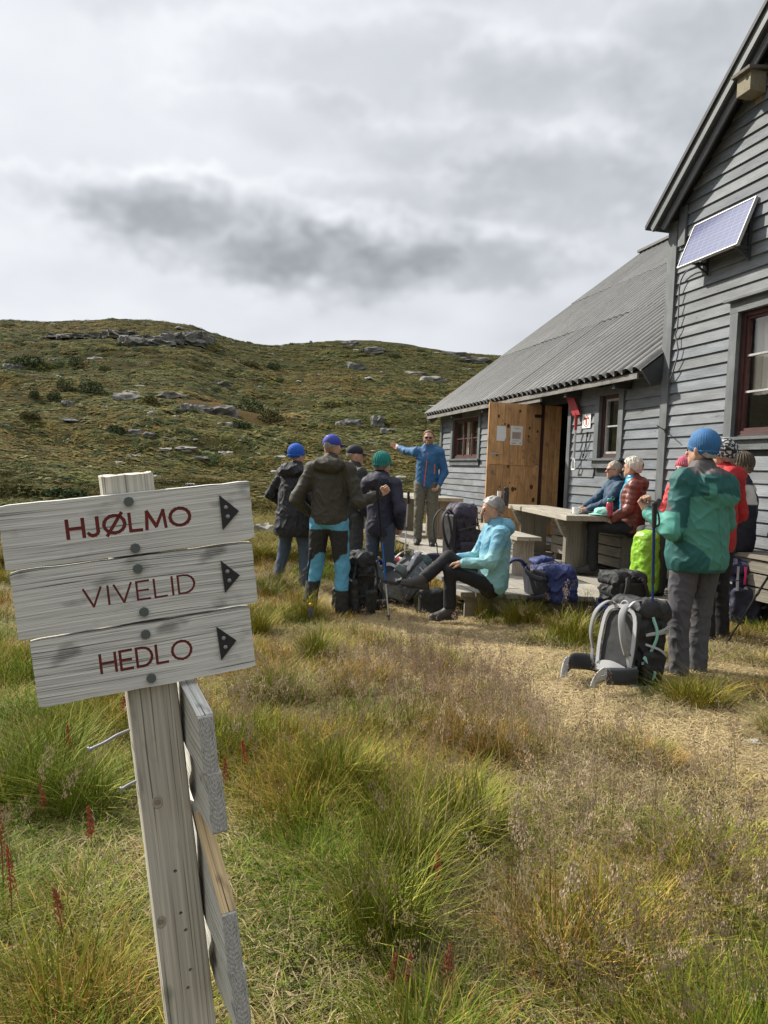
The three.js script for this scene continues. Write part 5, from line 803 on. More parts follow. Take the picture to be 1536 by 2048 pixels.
  if (o.hair) { const R = o.hair, hl = (x, y, z) => { const line = R.long ?? -0.03; let d = ell([0, 0.032, -0.016], [0.086, 0.098, 0.106])(x, y, z) - (R.thick ?? 0.004); if (line < -0.05) d = smin(d, ell([0, -0.035, -0.042], [0.073, 0.075, 0.062])(x, y, z), 0.03); const nn = 0.010 * fbm(x * 26, y * 14, z * 26, 3) + 0.002 * n3(x * 70, y * 18, z * 70); d += nn * (R.mess || 1); const front = z * 0.9 - (y - (R.front ?? 0.045)) * 1.1 - 0.02; const low = line - y + (z > -0.02 ? (z + 0.02) * (R.side ?? 0.9) : 0); return Math.max(d, front - 0.03, low); }; onHead('hair', nets(hl, [-0.12, -0.12, -0.14], [0.12, 0.15, 0.12], 0.006, (x, y, z) => { const q = 0.95 + 0.5 * fbm(x * 40, y * 12, z * 40, 3); return R.c.map((v) => v * q * (R.salt ? lerp(0.62, 1.45, sst(-0.05, 0.06, z + 0.3 * (y - 0.05))) : 1)); }), hairMat); }
  if (o.beanie) { const R = o.beanie, rib = R.rib ?? 0.003; const d = (x, y, z) => { const a = ell([0, 0.045, -0.022], [0.093, R.tall ?? 0.110, 0.112])(x, y, z) + rib * Math.sin(Math.atan2(x, z + 0.018) * (R.n || 34)) + 0.003 * fbm(x * 20, y * 20, z * 20, 2); const cutp = (R.low ?? 0.0) - 0.028 - y + (z > -0.03 ? (z + 0.03) * 0.38 : 0); let q = Math.max(a, cutp); const br = Math.max(Math.abs(a) - 0.006, Math.abs(cutp + 0.017) - 0.017); return Math.min(q, br); }; const g = onHead('beanie', nets(d, [-0.12, -0.09, -0.145], [0.12, 0.175, 0.12], 0.006, R.col || flat(R.c)), fabMatte); }
  if (o.cap) { const R = o.cap; const d = (x, y, z) => { const a = ell([0, 0.04, -0.014], [0.088, 0.088, 0.107])(x, y, z); let q = Math.max(a, 0.018 - y); if (R.gap) q = Math.max(q, -ell([0, 0.022, -0.115], [0.034, 0.026, 0.03])(x, y, z)); return q; }; onHead('cap_crown', nets(d, [-0.12, -0.03, -0.14], [0.12, 0.15, 0.12], 0.006, flat(R.c)), fabMatte); onHead('cap_visor', nets((x, y, z) => Math.max(ell([0, 0.02, 0.06], [0.085, 0.5, 0.12])(x, y, z), Math.abs(y - 0.034 + (z - 0.06) * 0.25 + x * x * 2) - 0.005, 0.055 - z), [-0.1, -0.03, 0.04], [0.1, 0.09, 0.2], 0.005, flat(R.c)), fabMatte); }
  if (o.shades) { onHead('sunglasses', mergeGeometries([1, -1].map((q) => new THREE.SphereGeometry(0.024, 14, 10).scale(1.05, 0.78, 0.35).translate(q * 0.032, 0.002, 0.103)).concat([1, -1].map((q) => new THREE.BoxGeometry(0.004, 0.006, 0.11).translate(q * 0.072, 0.008, 0.045)), [new THREE.BoxGeometry(0.02, 0.005, 0.006).translate(0, 0.006, 0.106)])), shade); }
  if (o.specs) { onHead('glasses', mergeGeometries([1, -1].map((q) => new THREE.TorusGeometry(0.021, 0.0022, 6, 18).translate(q * 0.032, 0.0, 0.108)).concat([1, -1].map((q) => new THREE.BoxGeometry(0.003, 0.004, 0.11).translate(q * 0.074, 0.006, 0.05)), [new THREE.BoxGeometry(0.02, 0.003, 0.004).translate(0, 0.004, 0.108)])), shade); }
  if (!o.shades) for (const q of [1, -1]) onHead('eye', new THREE.SphereGeometry(0.0085, 10, 8).translate(q * 0.031, -0.002, 0.0865), eyeMat);
  return { t, J };
}
const G1 = (x, z) => ground(x, z);
// where a person stands: picture column and distance
const sp = (px, z) => at(px, 1000, z).x;
const NAVY = [0.016, 0.018, 0.040], JEAN = [0.060, 0.085, 0.125], BLACK = [0.012, 0.012, 0.014];
const orange = rough(lin(0.65, 0.12, 0.04), 0.6), tealPlain = rough(lin(0.10, 0.30, 0.25), 0.7);

// man in a brown olive jacket and royal blue cap, black and cyan trousers
person({ label: 'man from behind in brown olive jacket royal blue cap and cyan patched trousers', x: sp(660, 7.5), z: -7.5, H: 1.80, yaw: Math.PI - 0.22, look: -0.25, seed: 3, bulk: 1.06,
  J: { er: [-0.30, 1.15, -0.04], wr: [-0.47, 1.24, 0.10], el: [0.32, 1.16, -0.08], wl: [0.24, 1.02, 0.14], al: [0.16, 0.085, -0.02], kl: [0.13, 0.52, 0.03], ar: [-0.16, 0.085, 0.0], kr: [-0.14, 0.52, 0.03] }, cr: 0.95, dr: [-0.6, 0.5, 0.5], nr: [0.3, -0.2, -1], noL: false,
  jacket: { c: [0.040, 0.036, 0.024], hem: 0.93, w: 1.07, fold: 0.016, hood: { at: [0, -0.01, -0.10], r: [0.17, 0.085, 0.08] } },
  trousers: { w: 1.05, col: (x, y, z, J) => { const n = 1 + 0.1 * n3(x * 12, y * 12, z * 12), k = [0.020, 0.020, 0.019], c = [0.10, 0.33, 0.50]; const d = y + 0.25 * Math.abs(x) * 0.2; if (d > 0.885) return c.map((q) => q * n); if (y < 0.60 + 0.05 * Math.sin(x * 25) && y > 0.34 + (x > 0 ? 0.03 : -0.05) + 0.1 * z) return c.map((q) => q * n); if (x < -0.2 && y > 0.5) return c.map((q) => q * n); return k.map((q) => q * n); } },
  hair: { c: [0.30, 0.27, 0.24], long: -0.035, thick: -0.003, front: 0.1 }, cap: { c: [0.035, 0.055, 0.33], gap: true } });
// walker in a long black jacket and bright blue beanie
person({ label: 'hiker from behind in long black jacket jeans and bright blue beanie', x: sp(590, 9.4), z: -9.4, H: 1.76, yaw: Math.PI - 0.55, look: -0.3, seed: 7, bulk: 1.1,
  J: { el: [0.33, 1.15, -0.06], wl: [0.22, 1.0, 0.14], er: [-0.3, 1.13, -0.02], wr: [-0.2, 1.0, 0.16], al: [0.18, 0.085, -0.08], kl: [0.14, 0.5, 0.0], ar: [-0.16, 0.085, 0.04], kr: [-0.13, 0.5, 0.06] },
  jacket: { c: [0.011, 0.012, 0.016], hem: 0.66, w: 1.12, flare: 1.28, flat: 1.15, fold: 0.022, hood: { at: [0, -0.02, -0.11], r: [0.16, 0.10, 0.09] } }, trousers: { c: JEAN, w: 1.08 }, hair: { c: [0.3, 0.28, 0.25], long: -0.05, thick: -0.003 }, beanie: { c: [0.015, 0.10, 0.48], rib: 0.002, low: 0.0 } });
// man with navy cap, face in profile to the right
person({ label: 'man in profile with navy cap and dark jacket behind the brown jacket man', x: sp(706, 9.0), z: -9.0, H: 1.76, yaw: Math.PI / 2 + 0.55, look: -0.35, seed: 9, J: { er: [-0.27, 1.13, -0.06], wr: [-0.22, 0.95, 0.1] }, jacket: { c: [0.020, 0.021, 0.020], hem: 0.78, w: 1.05 }, trousers: { c: [0.05, 0.055, 0.05] }, hair: { c: [0.4, 0.38, 0.36], long: -0.04, thick: -0.003, front: 0.1 }, cap: { c: [0.012, 0.014, 0.026] } });
// teal beanie, navy jacket, jeans
person({ label: 'hiker from behind in navy jacket blue jeans and teal knitted beanie', x: sp(762, 8.3), z: -8.3, H: 1.64, yaw: Math.PI - 0.5, look: -0.2, seed: 12, bulk: 0.98,
  J: { er: [-0.27, 1.06, -0.06], wr: [-0.20, 0.87, 0.09], el: [0.22, 1.06, 0.02], wl: [0.12, 1.0, 0.22], al: [0.10, 0.085, -0.05], ar: [-0.11, 0.085, 0.05], kl: [0.09, 0.47, 0.0], kr: [-0.10, 0.47, 0.06] }, cr: 0.9,
  jacket: { c: [0.020, 0.020, 0.042], hem: 0.76, w: 1.0, fold: 0.013, hood: { at: [0, -0.02, -0.10], r: [0.15, 0.10, 0.085] } }, trousers: { c: [0.050, 0.068, 0.105], w: 0.92, fold: 0.008 }, boots: { c: [0.02, 0.02, 0.024] }, hair: { c: [0.2, 0.13, 0.08], long: -0.06 }, beanie: { c: [0.008, 0.19, 0.17], rib: 0.004, n: 26 } });
// man on the terrace who points to the hill
person({ label: 'man in blue jacket and sunglasses pointing to the hill with stretched arm', x: sp(852, 12.1), z: -12.1, y: DECK, H: 1.80, yaw: -0.12, look: 0.05, seed: 15, bulk: 1.02, beard: [0.16, 0.09, 0.05], shades: true,
  J: { er: [-0.36, 1.47, -0.22], wr: [-0.50, 1.53, -0.40], el: [0.27, 1.16, -0.02], wl: [0.20, 0.96, 0.10], al: [0.13, 0.085, 0.03], ar: [-0.11, 0.085, -0.02] }, cr: 0.1, nr: [0, 0, 1], dr: [-0.7, 0.28, -0.6],
  jacket: { c: [0.022, 0.105, 0.245], hem: 0.90, w: 1.05, fold: 0.014, hood: { at: [0.05, 0.0, -0.10], r: [0.16, 0.09, 0.09] }, zips: [[[[0.0, 1.45, 0.1], [-0.005, 1.3, 0.15], [-0.02, 1.1, 0.17], [-0.03, 0.93, 0.16]], 0.014, orange], [[[0.12, 1.28, 0.14], [0.12, 1.2, 0.15], [0.12, 1.12, 0.15]], 0.014, orange]] },
  trousers: { c: [0.125, 0.120, 0.092], w: 1.12, fold: 0.014 }, boots: { c: [0.03, 0.028, 0.026] }, hair: { c: [0.17, 0.10, 0.055], long: 0.0, front: 0.062, side: 1.2 } });
// woman sitting on the terrace edge, one leg crossed
person({ label: 'seated woman in light blue jacket with short grey hair and crossed legs', x: sp(988, 7.30), z: -7.30, y: DECK, H: 1.66, yaw: -Math.PI / 2 + 0.18, look: -0.1, nod: 0.16, seed: 18, sit: true, cell: 0.010,
  J: { pelvis: [0, 0.11, 0], waist: [0, 0.24, -0.02], chest: [0, 0.48, -0.04], neck: [0, 0.655, -0.035], head: [0, 0.82, 0.015], sl: [0.17, 0.60, -0.03], sr: [-0.17, 0.60, -0.03], el: [0.22, 0.34, 0.06], wl: [0.12, 0.315, 0.32], er: [-0.21, 0.34, 0.08], wr: [-0.06, 0.335, 0.33], hl: [0.09, 0.11, 0.03], kl: [0.07, 0.24, 0.42], al: [0.05, -0.14, 0.40], hr: [-0.08, 0.12, 0.04], kr: [0.0, 0.36, 0.42], ar: [0.09, 0.15, 0.69], tl: [0.02, -0.05, 1], tr: [0.05, 0.18, 1] }, nl: [0, -1, 0], nr: [0, -1, 0], cl: 0.35, cr: 0.35,
  jacket: { col: (x, y, z, J) => { const n = 1 + 0.06 * n3(x * 9, y * 9, z * 9); const hi = y > 0.42 + 0.25 * Math.abs(x) - 0.5 * (z + 0.04) * 0.5; return (hi ? [0.15, 0.36, 0.48] : [0.23, 0.46, 0.49]).map((q) => q * n); }, hem: 0.02, sitHem: [0, 0.13, -0.015], w: 0.98, flare: 1.10, fold: 0.017, flat: 1.15, hood: { at: [0, 0.0, -0.10], r: [0.11, 0.085, 0.075] }, cut: [0, 0.86, -0.5], cutD: 0.045 },
  trousers: { c: [0.010, 0.010, 0.013], w: 0.84, fold: 0.004, end: 0.05 }, boots: { c: [0.034, 0.030, 0.027] }, hair: { c: [0.36, 0.35, 0.33], long: -0.085, front: 0.066, side: 0.95, mess: 1.6, thick: 0.004, salt: true } });
// woman in a dark red puffer jacket on the wall bench
const seat = (f = 0.36, yk = 0.0) => ({ pelvis: [0, 0.10, 0], waist: [0, 0.22, 0], chest: [0, 0.45, 0.0], neck: [0, 0.62, 0.0], head: [0, 0.785, 0.03], sl: [0.17, 0.57, 0], sr: [-0.17, 0.57, 0], hl: [0.09, 0.09, 0.02], hr: [-0.09, 0.09, 0.02], kl: [0.11, 0.08 + yk, 0.44], kr: [-0.10, 0.08 + yk, 0.44], al: [0.11, -0.39, 0.42], ar: [-0.10, -0.39, 0.44] });
person({ label: 'seated woman with white hair in dark red puffer jacket at the long table', x: sp(1266, 9.05), z: -9.05, y: 0.78, H: 1.66, yaw: -Math.PI / 2 - 0.25, look: -0.35, seed: 21, sit: true,
  J: { ...seat(), el: [0.24, 0.30, 0.06], wl: [0.16, 0.17, 0.22], er: [-0.22, 0.28, 0.06], wr: [-0.12, 0.16, 0.24] },
  jacket: { col: (x, y, z) => { const n = 1 + 0.1 * n3(x * 9, y * 9, z * 9); return (Math.abs(x) < 0.055 && z > 0.06 && y < 0.70 ? [0.02, 0.30, 0.50] : y > 0.60 && z > 0.02 && Math.abs(x) < 0.085 ? [0.02, 0.30, 0.50] : [0.145, 0.034, 0.022]).map((q) => q * n); }, hem: 0.02, w: 1.08, fold: 0.010, quilt: 0.005, mat: fabPuff, flat: 1.2, hood: { at: [0, -0.02, -0.09], r: [0.14, 0.09, 0.08] } },
  trousers: { c: BLACK, w: 0.95 }, hair: { c: [0.58, 0.54, 0.46], long: -0.06, front: 0.05, side: 0.6, thick: 0.014, mess: 1.8 } });
person({ label: 'seated person with glasses in dark blue jacket behind the red puffer jacket woman', x: sp(1229, 10.0), z: -10.0, y: 0.76, H: 1.70, yaw: -Math.PI / 2 + 0.1, look: 0.1, seed: 24, sit: true, specs: true,
  J: { ...seat(), el: [0.24, 0.36, 0.20], wl: [0.14, 0.27, 0.40], er: [-0.22, 0.36, 0.18], wr: [-0.06, 0.28, 0.38] }, jacket: { c: [0.018, 0.055, 0.105], hem: 0.02, flat: 1.2 }, trousers: { c: [0.014, 0.016, 0.03] }, hair: { c: [0.42, 0.36, 0.30], long: -0.03, thick: -0.002 } });
person({ label: 'seated hiker with pink headband hat and coral red jacket left of the teal jacket', x: sp(1368, 8.5), z: -8.5, y: 0.78, H: 1.66, yaw: -Math.PI / 2 + 0.35, look: 0.2, seed: 27, sit: true,
  J: { ...seat(), el: [0.24, 0.32, 0.08], wl: [0.15, 0.20, 0.26], er: [-0.22, 0.30, 0.08], wr: [-0.10, 0.20, 0.26] }, jacket: { c: [0.55, 0.055, 0.055], hem: 0.02, flat: 1.2, quilt: 0.005 }, trousers: { c: [0.03, 0.032, 0.03] }, hair: { c: [0.25, 0.18, 0.12], long: -0.06 }, beanie: { c: [0.52, 0.10, 0.16], low: 0.02 } });
// woman in teal jacket, nearest of the right group
person({ label: 'woman from behind in teal green jacket grey trousers and blue beanie', x: sp(1400, 5.3), z: -5.3, H: 1.70, yaw: Math.PI + 0.42, look: 0.25, seed: 30, bulk: 1.12, cell: 0.0095,
  J: { el: [0.27, 1.03, -0.04], wl: [0.31, 1.15, 0.16], er: [-0.25, 1.08, 0.0], wr: [-0.15, 1.02, 0.2], al: [0.10, 0.085, 0.0], ar: [-0.09, 0.085, 0.02], kl: [0.10, 0.48, 0.03], kr: [-0.10, 0.48, 0.03] }, cl: 0.95, nl: [-0.2, 0.3, -1], dl: [0.25, 0.8, 0.5],
  jacket: { col: (x, y, z, J) => { const n = 1 + 0.07 * n3(x * 8, y * 8, z * 8), dk = [0.012, 0.098, 0.092], lt = [0.060, 0.235, 0.180]; let c = lt; const a = Math.abs(x); if (y > 1.28 - 0.2 * (a - 0.1)) c = dk; if (x > 0.19 && y > 1.06) c = dk; if (x > 0.07 && y < 1.0 - 0.9 * (0.22 - x) && x < 0.26 && z > -0.2) c = dk; if (y > 1.24 && y < 1.36 && x > 0.06 && x < 0.11 && z < 0) c = lt; if (x > 0.27 && y < 1.16) c = [0.085, 0.33, 0.27]; if (y > 1.42 && a < 0.16) c = [0.085, 0.075, 0.075]; if (y < 0.78) c = dk; if (Math.hypot(y - 1.19, z + 0.02) < 0.03 && x > 0.2) c = [0.05, 0.045, 0.05]; if (Math.abs(x + 0.02 * Math.sin(y * 9)) < 0.006 && y < 1.2) c = c.map((q) => q * 0.75); return c.map((q) => q * n); }, hem: 0.755, w: 1.10, flare: 1.08, flat: 1.12, fold: 0.014, arm: 1.08, collar: 0.08, hood: { at: [-0.03, -0.10, -0.135], r: [0.17, 0.135, 0.062], rot: [0.2, 0, 0.15] } },
  trousers: { c: [0.082, 0.080, 0.088], w: 1.08, fold: 0.012 }, boots: { c: [0.036, 0.026, 0.020] }, hair: { c: [0.4, 0.36, 0.32], long: -0.06, thick: -0.002 }, beanie: { c: [0.035, 0.14, 0.32], rib: 0.0008, low: -0.015 } });
// behind her: red jacket with patterned hat
person({ label: 'hiker in red jacket and black white patterned hat behind the teal jacket woman', x: sp(1442, 6.45), z: -6.45, H: 1.70, yaw: Math.PI + 0.6, seed: 33, J: { er: [-0.26, 1.1, -0.02], wr: [-0.2, 0.92, 0.12] }, jacket: { c: [0.42, 0.016, 0.018], hem: 0.78, w: 1.02, hood: { r: [0.14, 0.08, 0.07] } }, trousers: { c: [0.012, 0.011, 0.012] }, boots: { c: [0.03, 0.03, 0.032] }, hair: { c: [0.3, 0.25, 0.2], long: -0.06 }, beanie: { low: 0.0, rib: 0.001, col: (x, y, z) => { const q = n3(x * 45, y * 60, z * 45) > 0.12 ? 0.5 : 0.02; return [q, q, q]; } } });
// sitting at the wall: brown beanie, navy jacket with white yoke
person({ label: 'seated hiker with brown knitted beanie and navy white jacket at the right edge', x: sp(1482, 7.2), z: -7.2, y: 0.80, H: 1.70, yaw: Math.PI + 0.9, look: 0.0, seed: 36, sit: true, J: { ...seat(), el: [0.24, 0.32, 0.05], wl: [0.16, 0.2, 0.24], er: [-0.26, 0.30, 0.0], wr: [-0.18, 0.18, 0.2] }, jacket: { col: (x, y, z) => { const n = 1 + 0.05 * n3(x * 9, y * 9, z * 9); return (y > 0.44 && y < 0.62 && Math.abs(x) > 0.02 ? [0.60, 0.58, 0.54] : [0.012, 0.014, 0.026]).map((q) => q * n); }, hem: 0.0, w: 1.06, flat: 1.2 }, trousers: { c: BLACK }, hair: { c: [0.2, 0.15, 0.1], long: -0.06 }, beanie: { c: [0.070, 0.055, 0.036], rib: 0.005, n: 22, low: -0.02 } });

// ================================================================ rucksacks. Local axes: y up, z = towards the carrier's back (straps), x = sideways
const packCloth = new THREE.MeshStandardMaterial({ roughness: 0.7, vertexColors: true, bumpMap: fabricBump, bumpScale: 0.0014 });
const matOf = (c, r = 0.75) => new THREE.MeshStandardMaterial({ color: lin(...c), roughness: r, bumpMap: fabricBump, bumpScale: 0.001 });
function rucksack(o) {
  const t = thing('rucksack', o.label, 'rucksack', V(o.x, o.y, o.z), 0, 'rucksacks of the hikers'); t.rotation.set(o.rx || 0, o.yaw || 0, o.rz || 0, o.order || 'YXZ');
  const W = o.w / 2, H = o.h, D = o.d / 2, sd = o.seed, cr = (x, y, z, a) => { const q = 1 - Math.abs(n3(x * 9 + sd, y * 7 + x * 4, z * 9)) * 2.4; return a * (fbm(x * 11 + sd, y * 9, z * 11, 3) - 0.5 * (q > 0 ? q * q : 0)); }, wob = (f, a = 0.016) => (x, y, z) => f(x, y, z) + cr(x, y, z, a);
  const c1 = flat(o.c), c2 = flat(o.c2 || o.c), c3 = flat(o.c3 || o.c2 || o.c), strapM = matOf(o.strap || [0.03, 0.03, 0.032]), webM = matOf(o.web || o.strap || [0.03, 0.03, 0.032], 0.6), buck = rough(lin(0.02, 0.02, 0.02), 0.4);
  const bx = (c, h, r, taper, a, col, name, cell = 0.011) => part(t, name, nets(wob(rbox(c, h, r, taper), a), [c[0] - h[0] * (1 + Math.abs(taper)) - 0.04, c[1] - h[1] - 0.04, c[2] - h[2] * (1 + Math.abs(taper)) - 0.04], [c[0] + h[0] * (1 + Math.abs(taper)) + 0.04, c[1] + h[1] + 0.04, c[2] + h[2] * (1 + Math.abs(taper)) + 0.04], cell, col), packCloth);
  bx([0, H * 0.43, 0], [W, H * 0.43, D], Math.min(W, D) * 0.78, o.taper ?? 0.10, 0.034, c1, 'main_bag');
  bx([0, H * 0.90, -0.01], [W * 1.02, H * 0.115, D * 1.06], H * 0.095, -0.06, 0.026, c2, 'lid');
  bx([0, H * 0.36, -D - 0.02], [W * 0.72, H * 0.27, 0.05], 0.048, -0.05, 0.022, c3, 'front_pocket');
  for (const s of [1, -1]) bx([s * (W + 0.012), H * 0.24, 0], [0.036, H * 0.2, D * 0.72], 0.036, 0.1, 0.016, c3, 'side_pocket');
  // back panel, shoulder straps, hip belt
  bx([0, H * 0.45, D + 0.008], [W * 0.8, H * 0.4, 0.026], 0.024, 0, 0.004, flat(o.panel || o.strap || [0.03, 0.03, 0.03]), 'back_panel');
  const so = o.out ?? 0.13;
  for (const s of [1, -1]) {
    const st = part(t, 'shoulder_strap', ribbon([[s * 0.05, H * 0.86, D], [s * 0.075, H * 0.92, D + so * 0.5], [s * 0.10, H * 0.80, D + so], [s * 0.13, H * 0.55, D + so * 0.95], [s * 0.14, H * 0.36, D + so * 0.6]], 0.048, 0.016, V(s * 0.3, 0.2, 1), 22, true), strapM);
    part(st, 'strap_webbing', ribbon([[s * 0.14, H * 0.37, D + so * 0.62], [s * 0.15, H * 0.22, D + so * 0.45], [s * (W * 0.9), H * 0.08, D * 0.8]], 0.022, 0.004, V(0, 0, 1), 12), webM);
    const hb = part(t, 'hip_belt', ribbon([[s * W * 0.6, H * 0.17, D + 0.01], [s * (W + 0.03), H * 0.17, D + 0.06], [s * (W + 0.05), H * 0.16, D + 0.14 + (o.belt || 0) * 0.5], [s * (W - 0.01), H * 0.13, D + 0.20 + (o.belt || 0)]], 0.11, 0.034, V(s, 0, 0.25), 16, true), matOf(o.beltC || o.c2 || o.c));
    part(hb, 'belt_webbing', ribbon([[s * (W - 0.01), H * 0.13, D + 0.20 + (o.belt || 0)], [s * (W - 0.04), H * 0.08, D + 0.25 + (o.belt || 0)], [s * (W - 0.06), 0.015, D + 0.27 + (o.belt || 0)]], 0.03, 0.004, V(1, 0, 0), 10), webM);
    for (const k of [0.3, 0.62]) part(t, 'compression_strap', ribbon([[s * (W * 1.04), H * k, D * 0.9], [s * (W * 1.16), H * (k + 0.04), 0], [s * (W * 1.02), H * (k + 0.07), -D * 0.9], [s * (W * 0.74), H * (k + 0.06), -D - 0.045]], 0.018, 0.005, V(s, 0, 0), 14), webM);
    part(t, 'lid_strap', ribbon([[s * W * 0.5, H * 0.93, -D * 1.15], [s * W * 0.5, H * 0.8, -D * 1.25], [s * W * 0.5, H * 0.58, -D - 0.075]], 0.02, 0.005, V(0, 0, 1), 10), webM);
    part(t, 'buckle', new RoundedBoxGeometry(0.034, 0.042, 0.014, 2, 0.004), buck, [s * W * 0.5, H * 0.70, -D * 1.25 - 0.01]);
  }
  part(t, 'haul_loop', new THREE.TorusGeometry(0.03, 0.007, 6, 16, Math.PI).translate(0, H * 0.90, D + 0.02), webM);
  return t;
}
const pk = (px, z, y) => { const x = sp(px, z); return { x, z: -z, y: y ?? ground(x, -z) - 0.005 }; };
// black pack beside the brown jacket man
rucksack({ ...pk(716, 7.72), label: 'large black rucksack standing at the feet of the brown jacket man', w: 0.34, h: 0.66, d: 0.26, yaw: Math.PI * 0.86, c: [0.010, 0.010, 0.011], c2: [0.013, 0.013, 0.014], c3: [0.018, 0.018, 0.018], strap: [0.02, 0.02, 0.022], seed: 3, belt: 0.05, out: 0.11 });
{ const p = pk(629, 7.2), t = thing('energy_drink_pouch', 'small blue and yellow bottle hanging at the brown jacket man boots', 'bottle', V(p.x, p.y, p.z)); part(t, 'body', new THREE.CylinderGeometry(0.022, 0.024, 0.1, 16).translate(0, 0.10, 0), rough(lin(0.03, 0.06, 0.4), 0.4)); part(t, 'neck', new THREE.CylinderGeometry(0.01, 0.022, 0.03, 16).translate(0, 0.165, 0), rough(lin(0.03, 0.06, 0.4), 0.4)); part(t, 'cap', new THREE.SphereGeometry(0.024, 14, 10).scale(1, 0.8, 1).translate(0, 0.195, 0), rough(lin(0.7, 0.42, 0.03), 0.4)); part(t, 'stand_loop', new THREE.CylinderGeometry(0.012, 0.02, 0.06, 10).translate(0, 0.03, 0), rough(lin(0.02, 0.02, 0.02), 0.6)); }
// blue stuffed pack and red white bag behind the teal beanie hiker
rucksack({ ...pk(716, 8.9), label: 'bright blue rucksack lying behind the brown jacket man legs', w: 0.32, h: 0.52, d: 0.24, yaw: 1.9, rz: 1.1, c: [0.012, 0.03, 0.36], c2: [0.012, 0.03, 0.36], c3: [0.4, 0.4, 0.42], strap: [0.4, 0.4, 0.42], seed: 5, out: 0.06 }).position.y += 0.22;
{ const p = pk(796, 8.9), t = thing('red_bag', 'red and white stuff bag lying behind the grey rucksack', 'bag', V(p.x, p.y + 0.30, p.z)); const f = (x, y, z) => union([ell([0, 0.08, 0], [0.14, 0.08, 0.11]), ell([0.08, 0.05, 0.02], [0.10, 0.07, 0.1])], 0.03)(x, y, z) + 0.014 * fbm(x * 14, y * 14, z * 14, 3); part(t, 'sack', nets(f, [-0.2, -0.05, -0.16], [0.24, 0.2, 0.16], 0.01, (x, y, z) => (x + 0.4 * y > 0.10 ? [0.6, 0.58, 0.55] : [0.42, 0.012, 0.022])), packCloth); part(t, 'drawcord', ribbon([[0.15, 0.1, 0.02], [0.2, 0.06, 0.05], [0.22, 0.0, 0.06]], 0.008, 0.008, V(0, 0, 1), 8, true), webWhite()); }
function webWhite() { return matOf([0.6, 0.6, 0.6]); }
rucksack({ ...pk(786, 8.75), label: 'black rucksack standing under the red and white stuff bag', w: 0.30, h: 0.34, d: 0.22, yaw: 0.4, c: [0.02, 0.02, 0.022], seed: 41, out: 0.05 });
// grey white pack lying in the grass
rucksack({ ...pk(800, 8.25), label: 'grey and white rucksack lying on its back in the grass near the crossed boot', w: 0.32, h: 0.60, d: 0.24, order: 'YXZ', yaw: -0.75, rx: -1.02, c: [0.16, 0.18, 0.19], c2: [0.045, 0.085, 0.090], c3: [0.10, 0.11, 0.12], strap: [0.45, 0.46, 0.47], web: [0.55, 0.56, 0.57], panel: [0.06, 0.06, 0.065], beltC: [0.10, 0.12, 0.12], seed: 7, out: 0.09 }).position.add(V(-0.06, 0.16, 0.12));
// dark purple pack on the terrace
rucksack({ ...pk(925, 9.15, DECK), label: 'tall dark purple rucksack standing on the terrace behind the seated woman', w: 0.34, h: 0.78, d: 0.28, yaw: -1.15, rz: 0.03, c: [0.022, 0.019, 0.030], c2: [0.042, 0.036, 0.062], c3: [0.030, 0.026, 0.044], strap: [0.022, 0.022, 0.024], web: [0.05, 0.05, 0.052], seed: 9, belt: 0.04, out: 0.16 });
{ const p = pk(872, 7.75), t = thing('pouch', 'small black pouch lying in the grass under the crossed boot', 'bag', V(p.x, p.y, p.z)); part(t, 'sack', nets(wobble(rbox([0, 0.14, 0], [0.13, 0.15, 0.08], 0.06), 0.02), [-0.18, -0.03, -0.13], [0.18, 0.33, 0.13], 0.01, flat([0.012, 0.012, 0.013])), packCloth); part(t, 'strap', ribbon([[-0.12, 0.25, 0.05], [-0.17, 0.2, 0.08], [-0.16, 0.1, 0.08], [-0.14, 0.02, 0.07]], 0.02, 0.005, V(0, 0, 1), 10), matOf([0.02, 0.02, 0.02])); }
function wobble(f, a) { return (x, y, z) => f(x, y, z) + a * fbm(x * 12, y * 12, z * 12, 3); }
// navy pack lying on the terrace edge
rucksack({ ...pk(1112, 7.62, DECK), label: 'navy blue rucksack lying on the terrace edge beside the seated woman', w: 0.34, h: 0.62, d: 0.25, order: 'YZX', yaw: 0.12, rz: -1.42, rx: 1.45, c: [0.016, 0.026, 0.105], c2: [0.018, 0.030, 0.12], c3: [0.020, 0.034, 0.13], strap: [0.030, 0.030, 0.042], web: [0.03, 0.032, 0.05], panel: [0.030, 0.030, 0.042], seed: 11, belt: 0.02, out: 0.12, taper: 0.05 }).position.add(V(-0.16, 0.15, 0.0));
{ const p = pk(1098, 8.5, DECK), t = thing('strapped_bundle', 'orange and black strapped bundle under the plank bench end', 'bag', V(p.x, p.y, p.z)); part(t, 'roll', nets(wobble(cap([-0.07, 0.13, 0], [0.07, 0.15, 0], 0.075), 0.01), [-0.2, 0.0, -0.12], [0.2, 0.26, 0.12], 0.009, (x, y, z) => (x < -0.02 ? [0.5, 0.11, 0.02] : [0.5, 0.5, 0.48])), packCloth); for (const x of [-0.05, 0.07]) part(t, 'strap', new THREE.TorusGeometry(0.085, 0.011, 6, 24).rotateY(Math.PI / 2).translate(x, 0.14, 0), matOf([0.015, 0.015, 0.016])); part(t, 'base_sack', nets(wobble(rbox([0, 0.04, 0], [0.13, 0.045, 0.1], 0.04), 0.01), [-0.18, -0.02, -0.14], [0.18, 0.12, 0.14], 0.011, flat([0.02, 0.02, 0.02])), packCloth); }
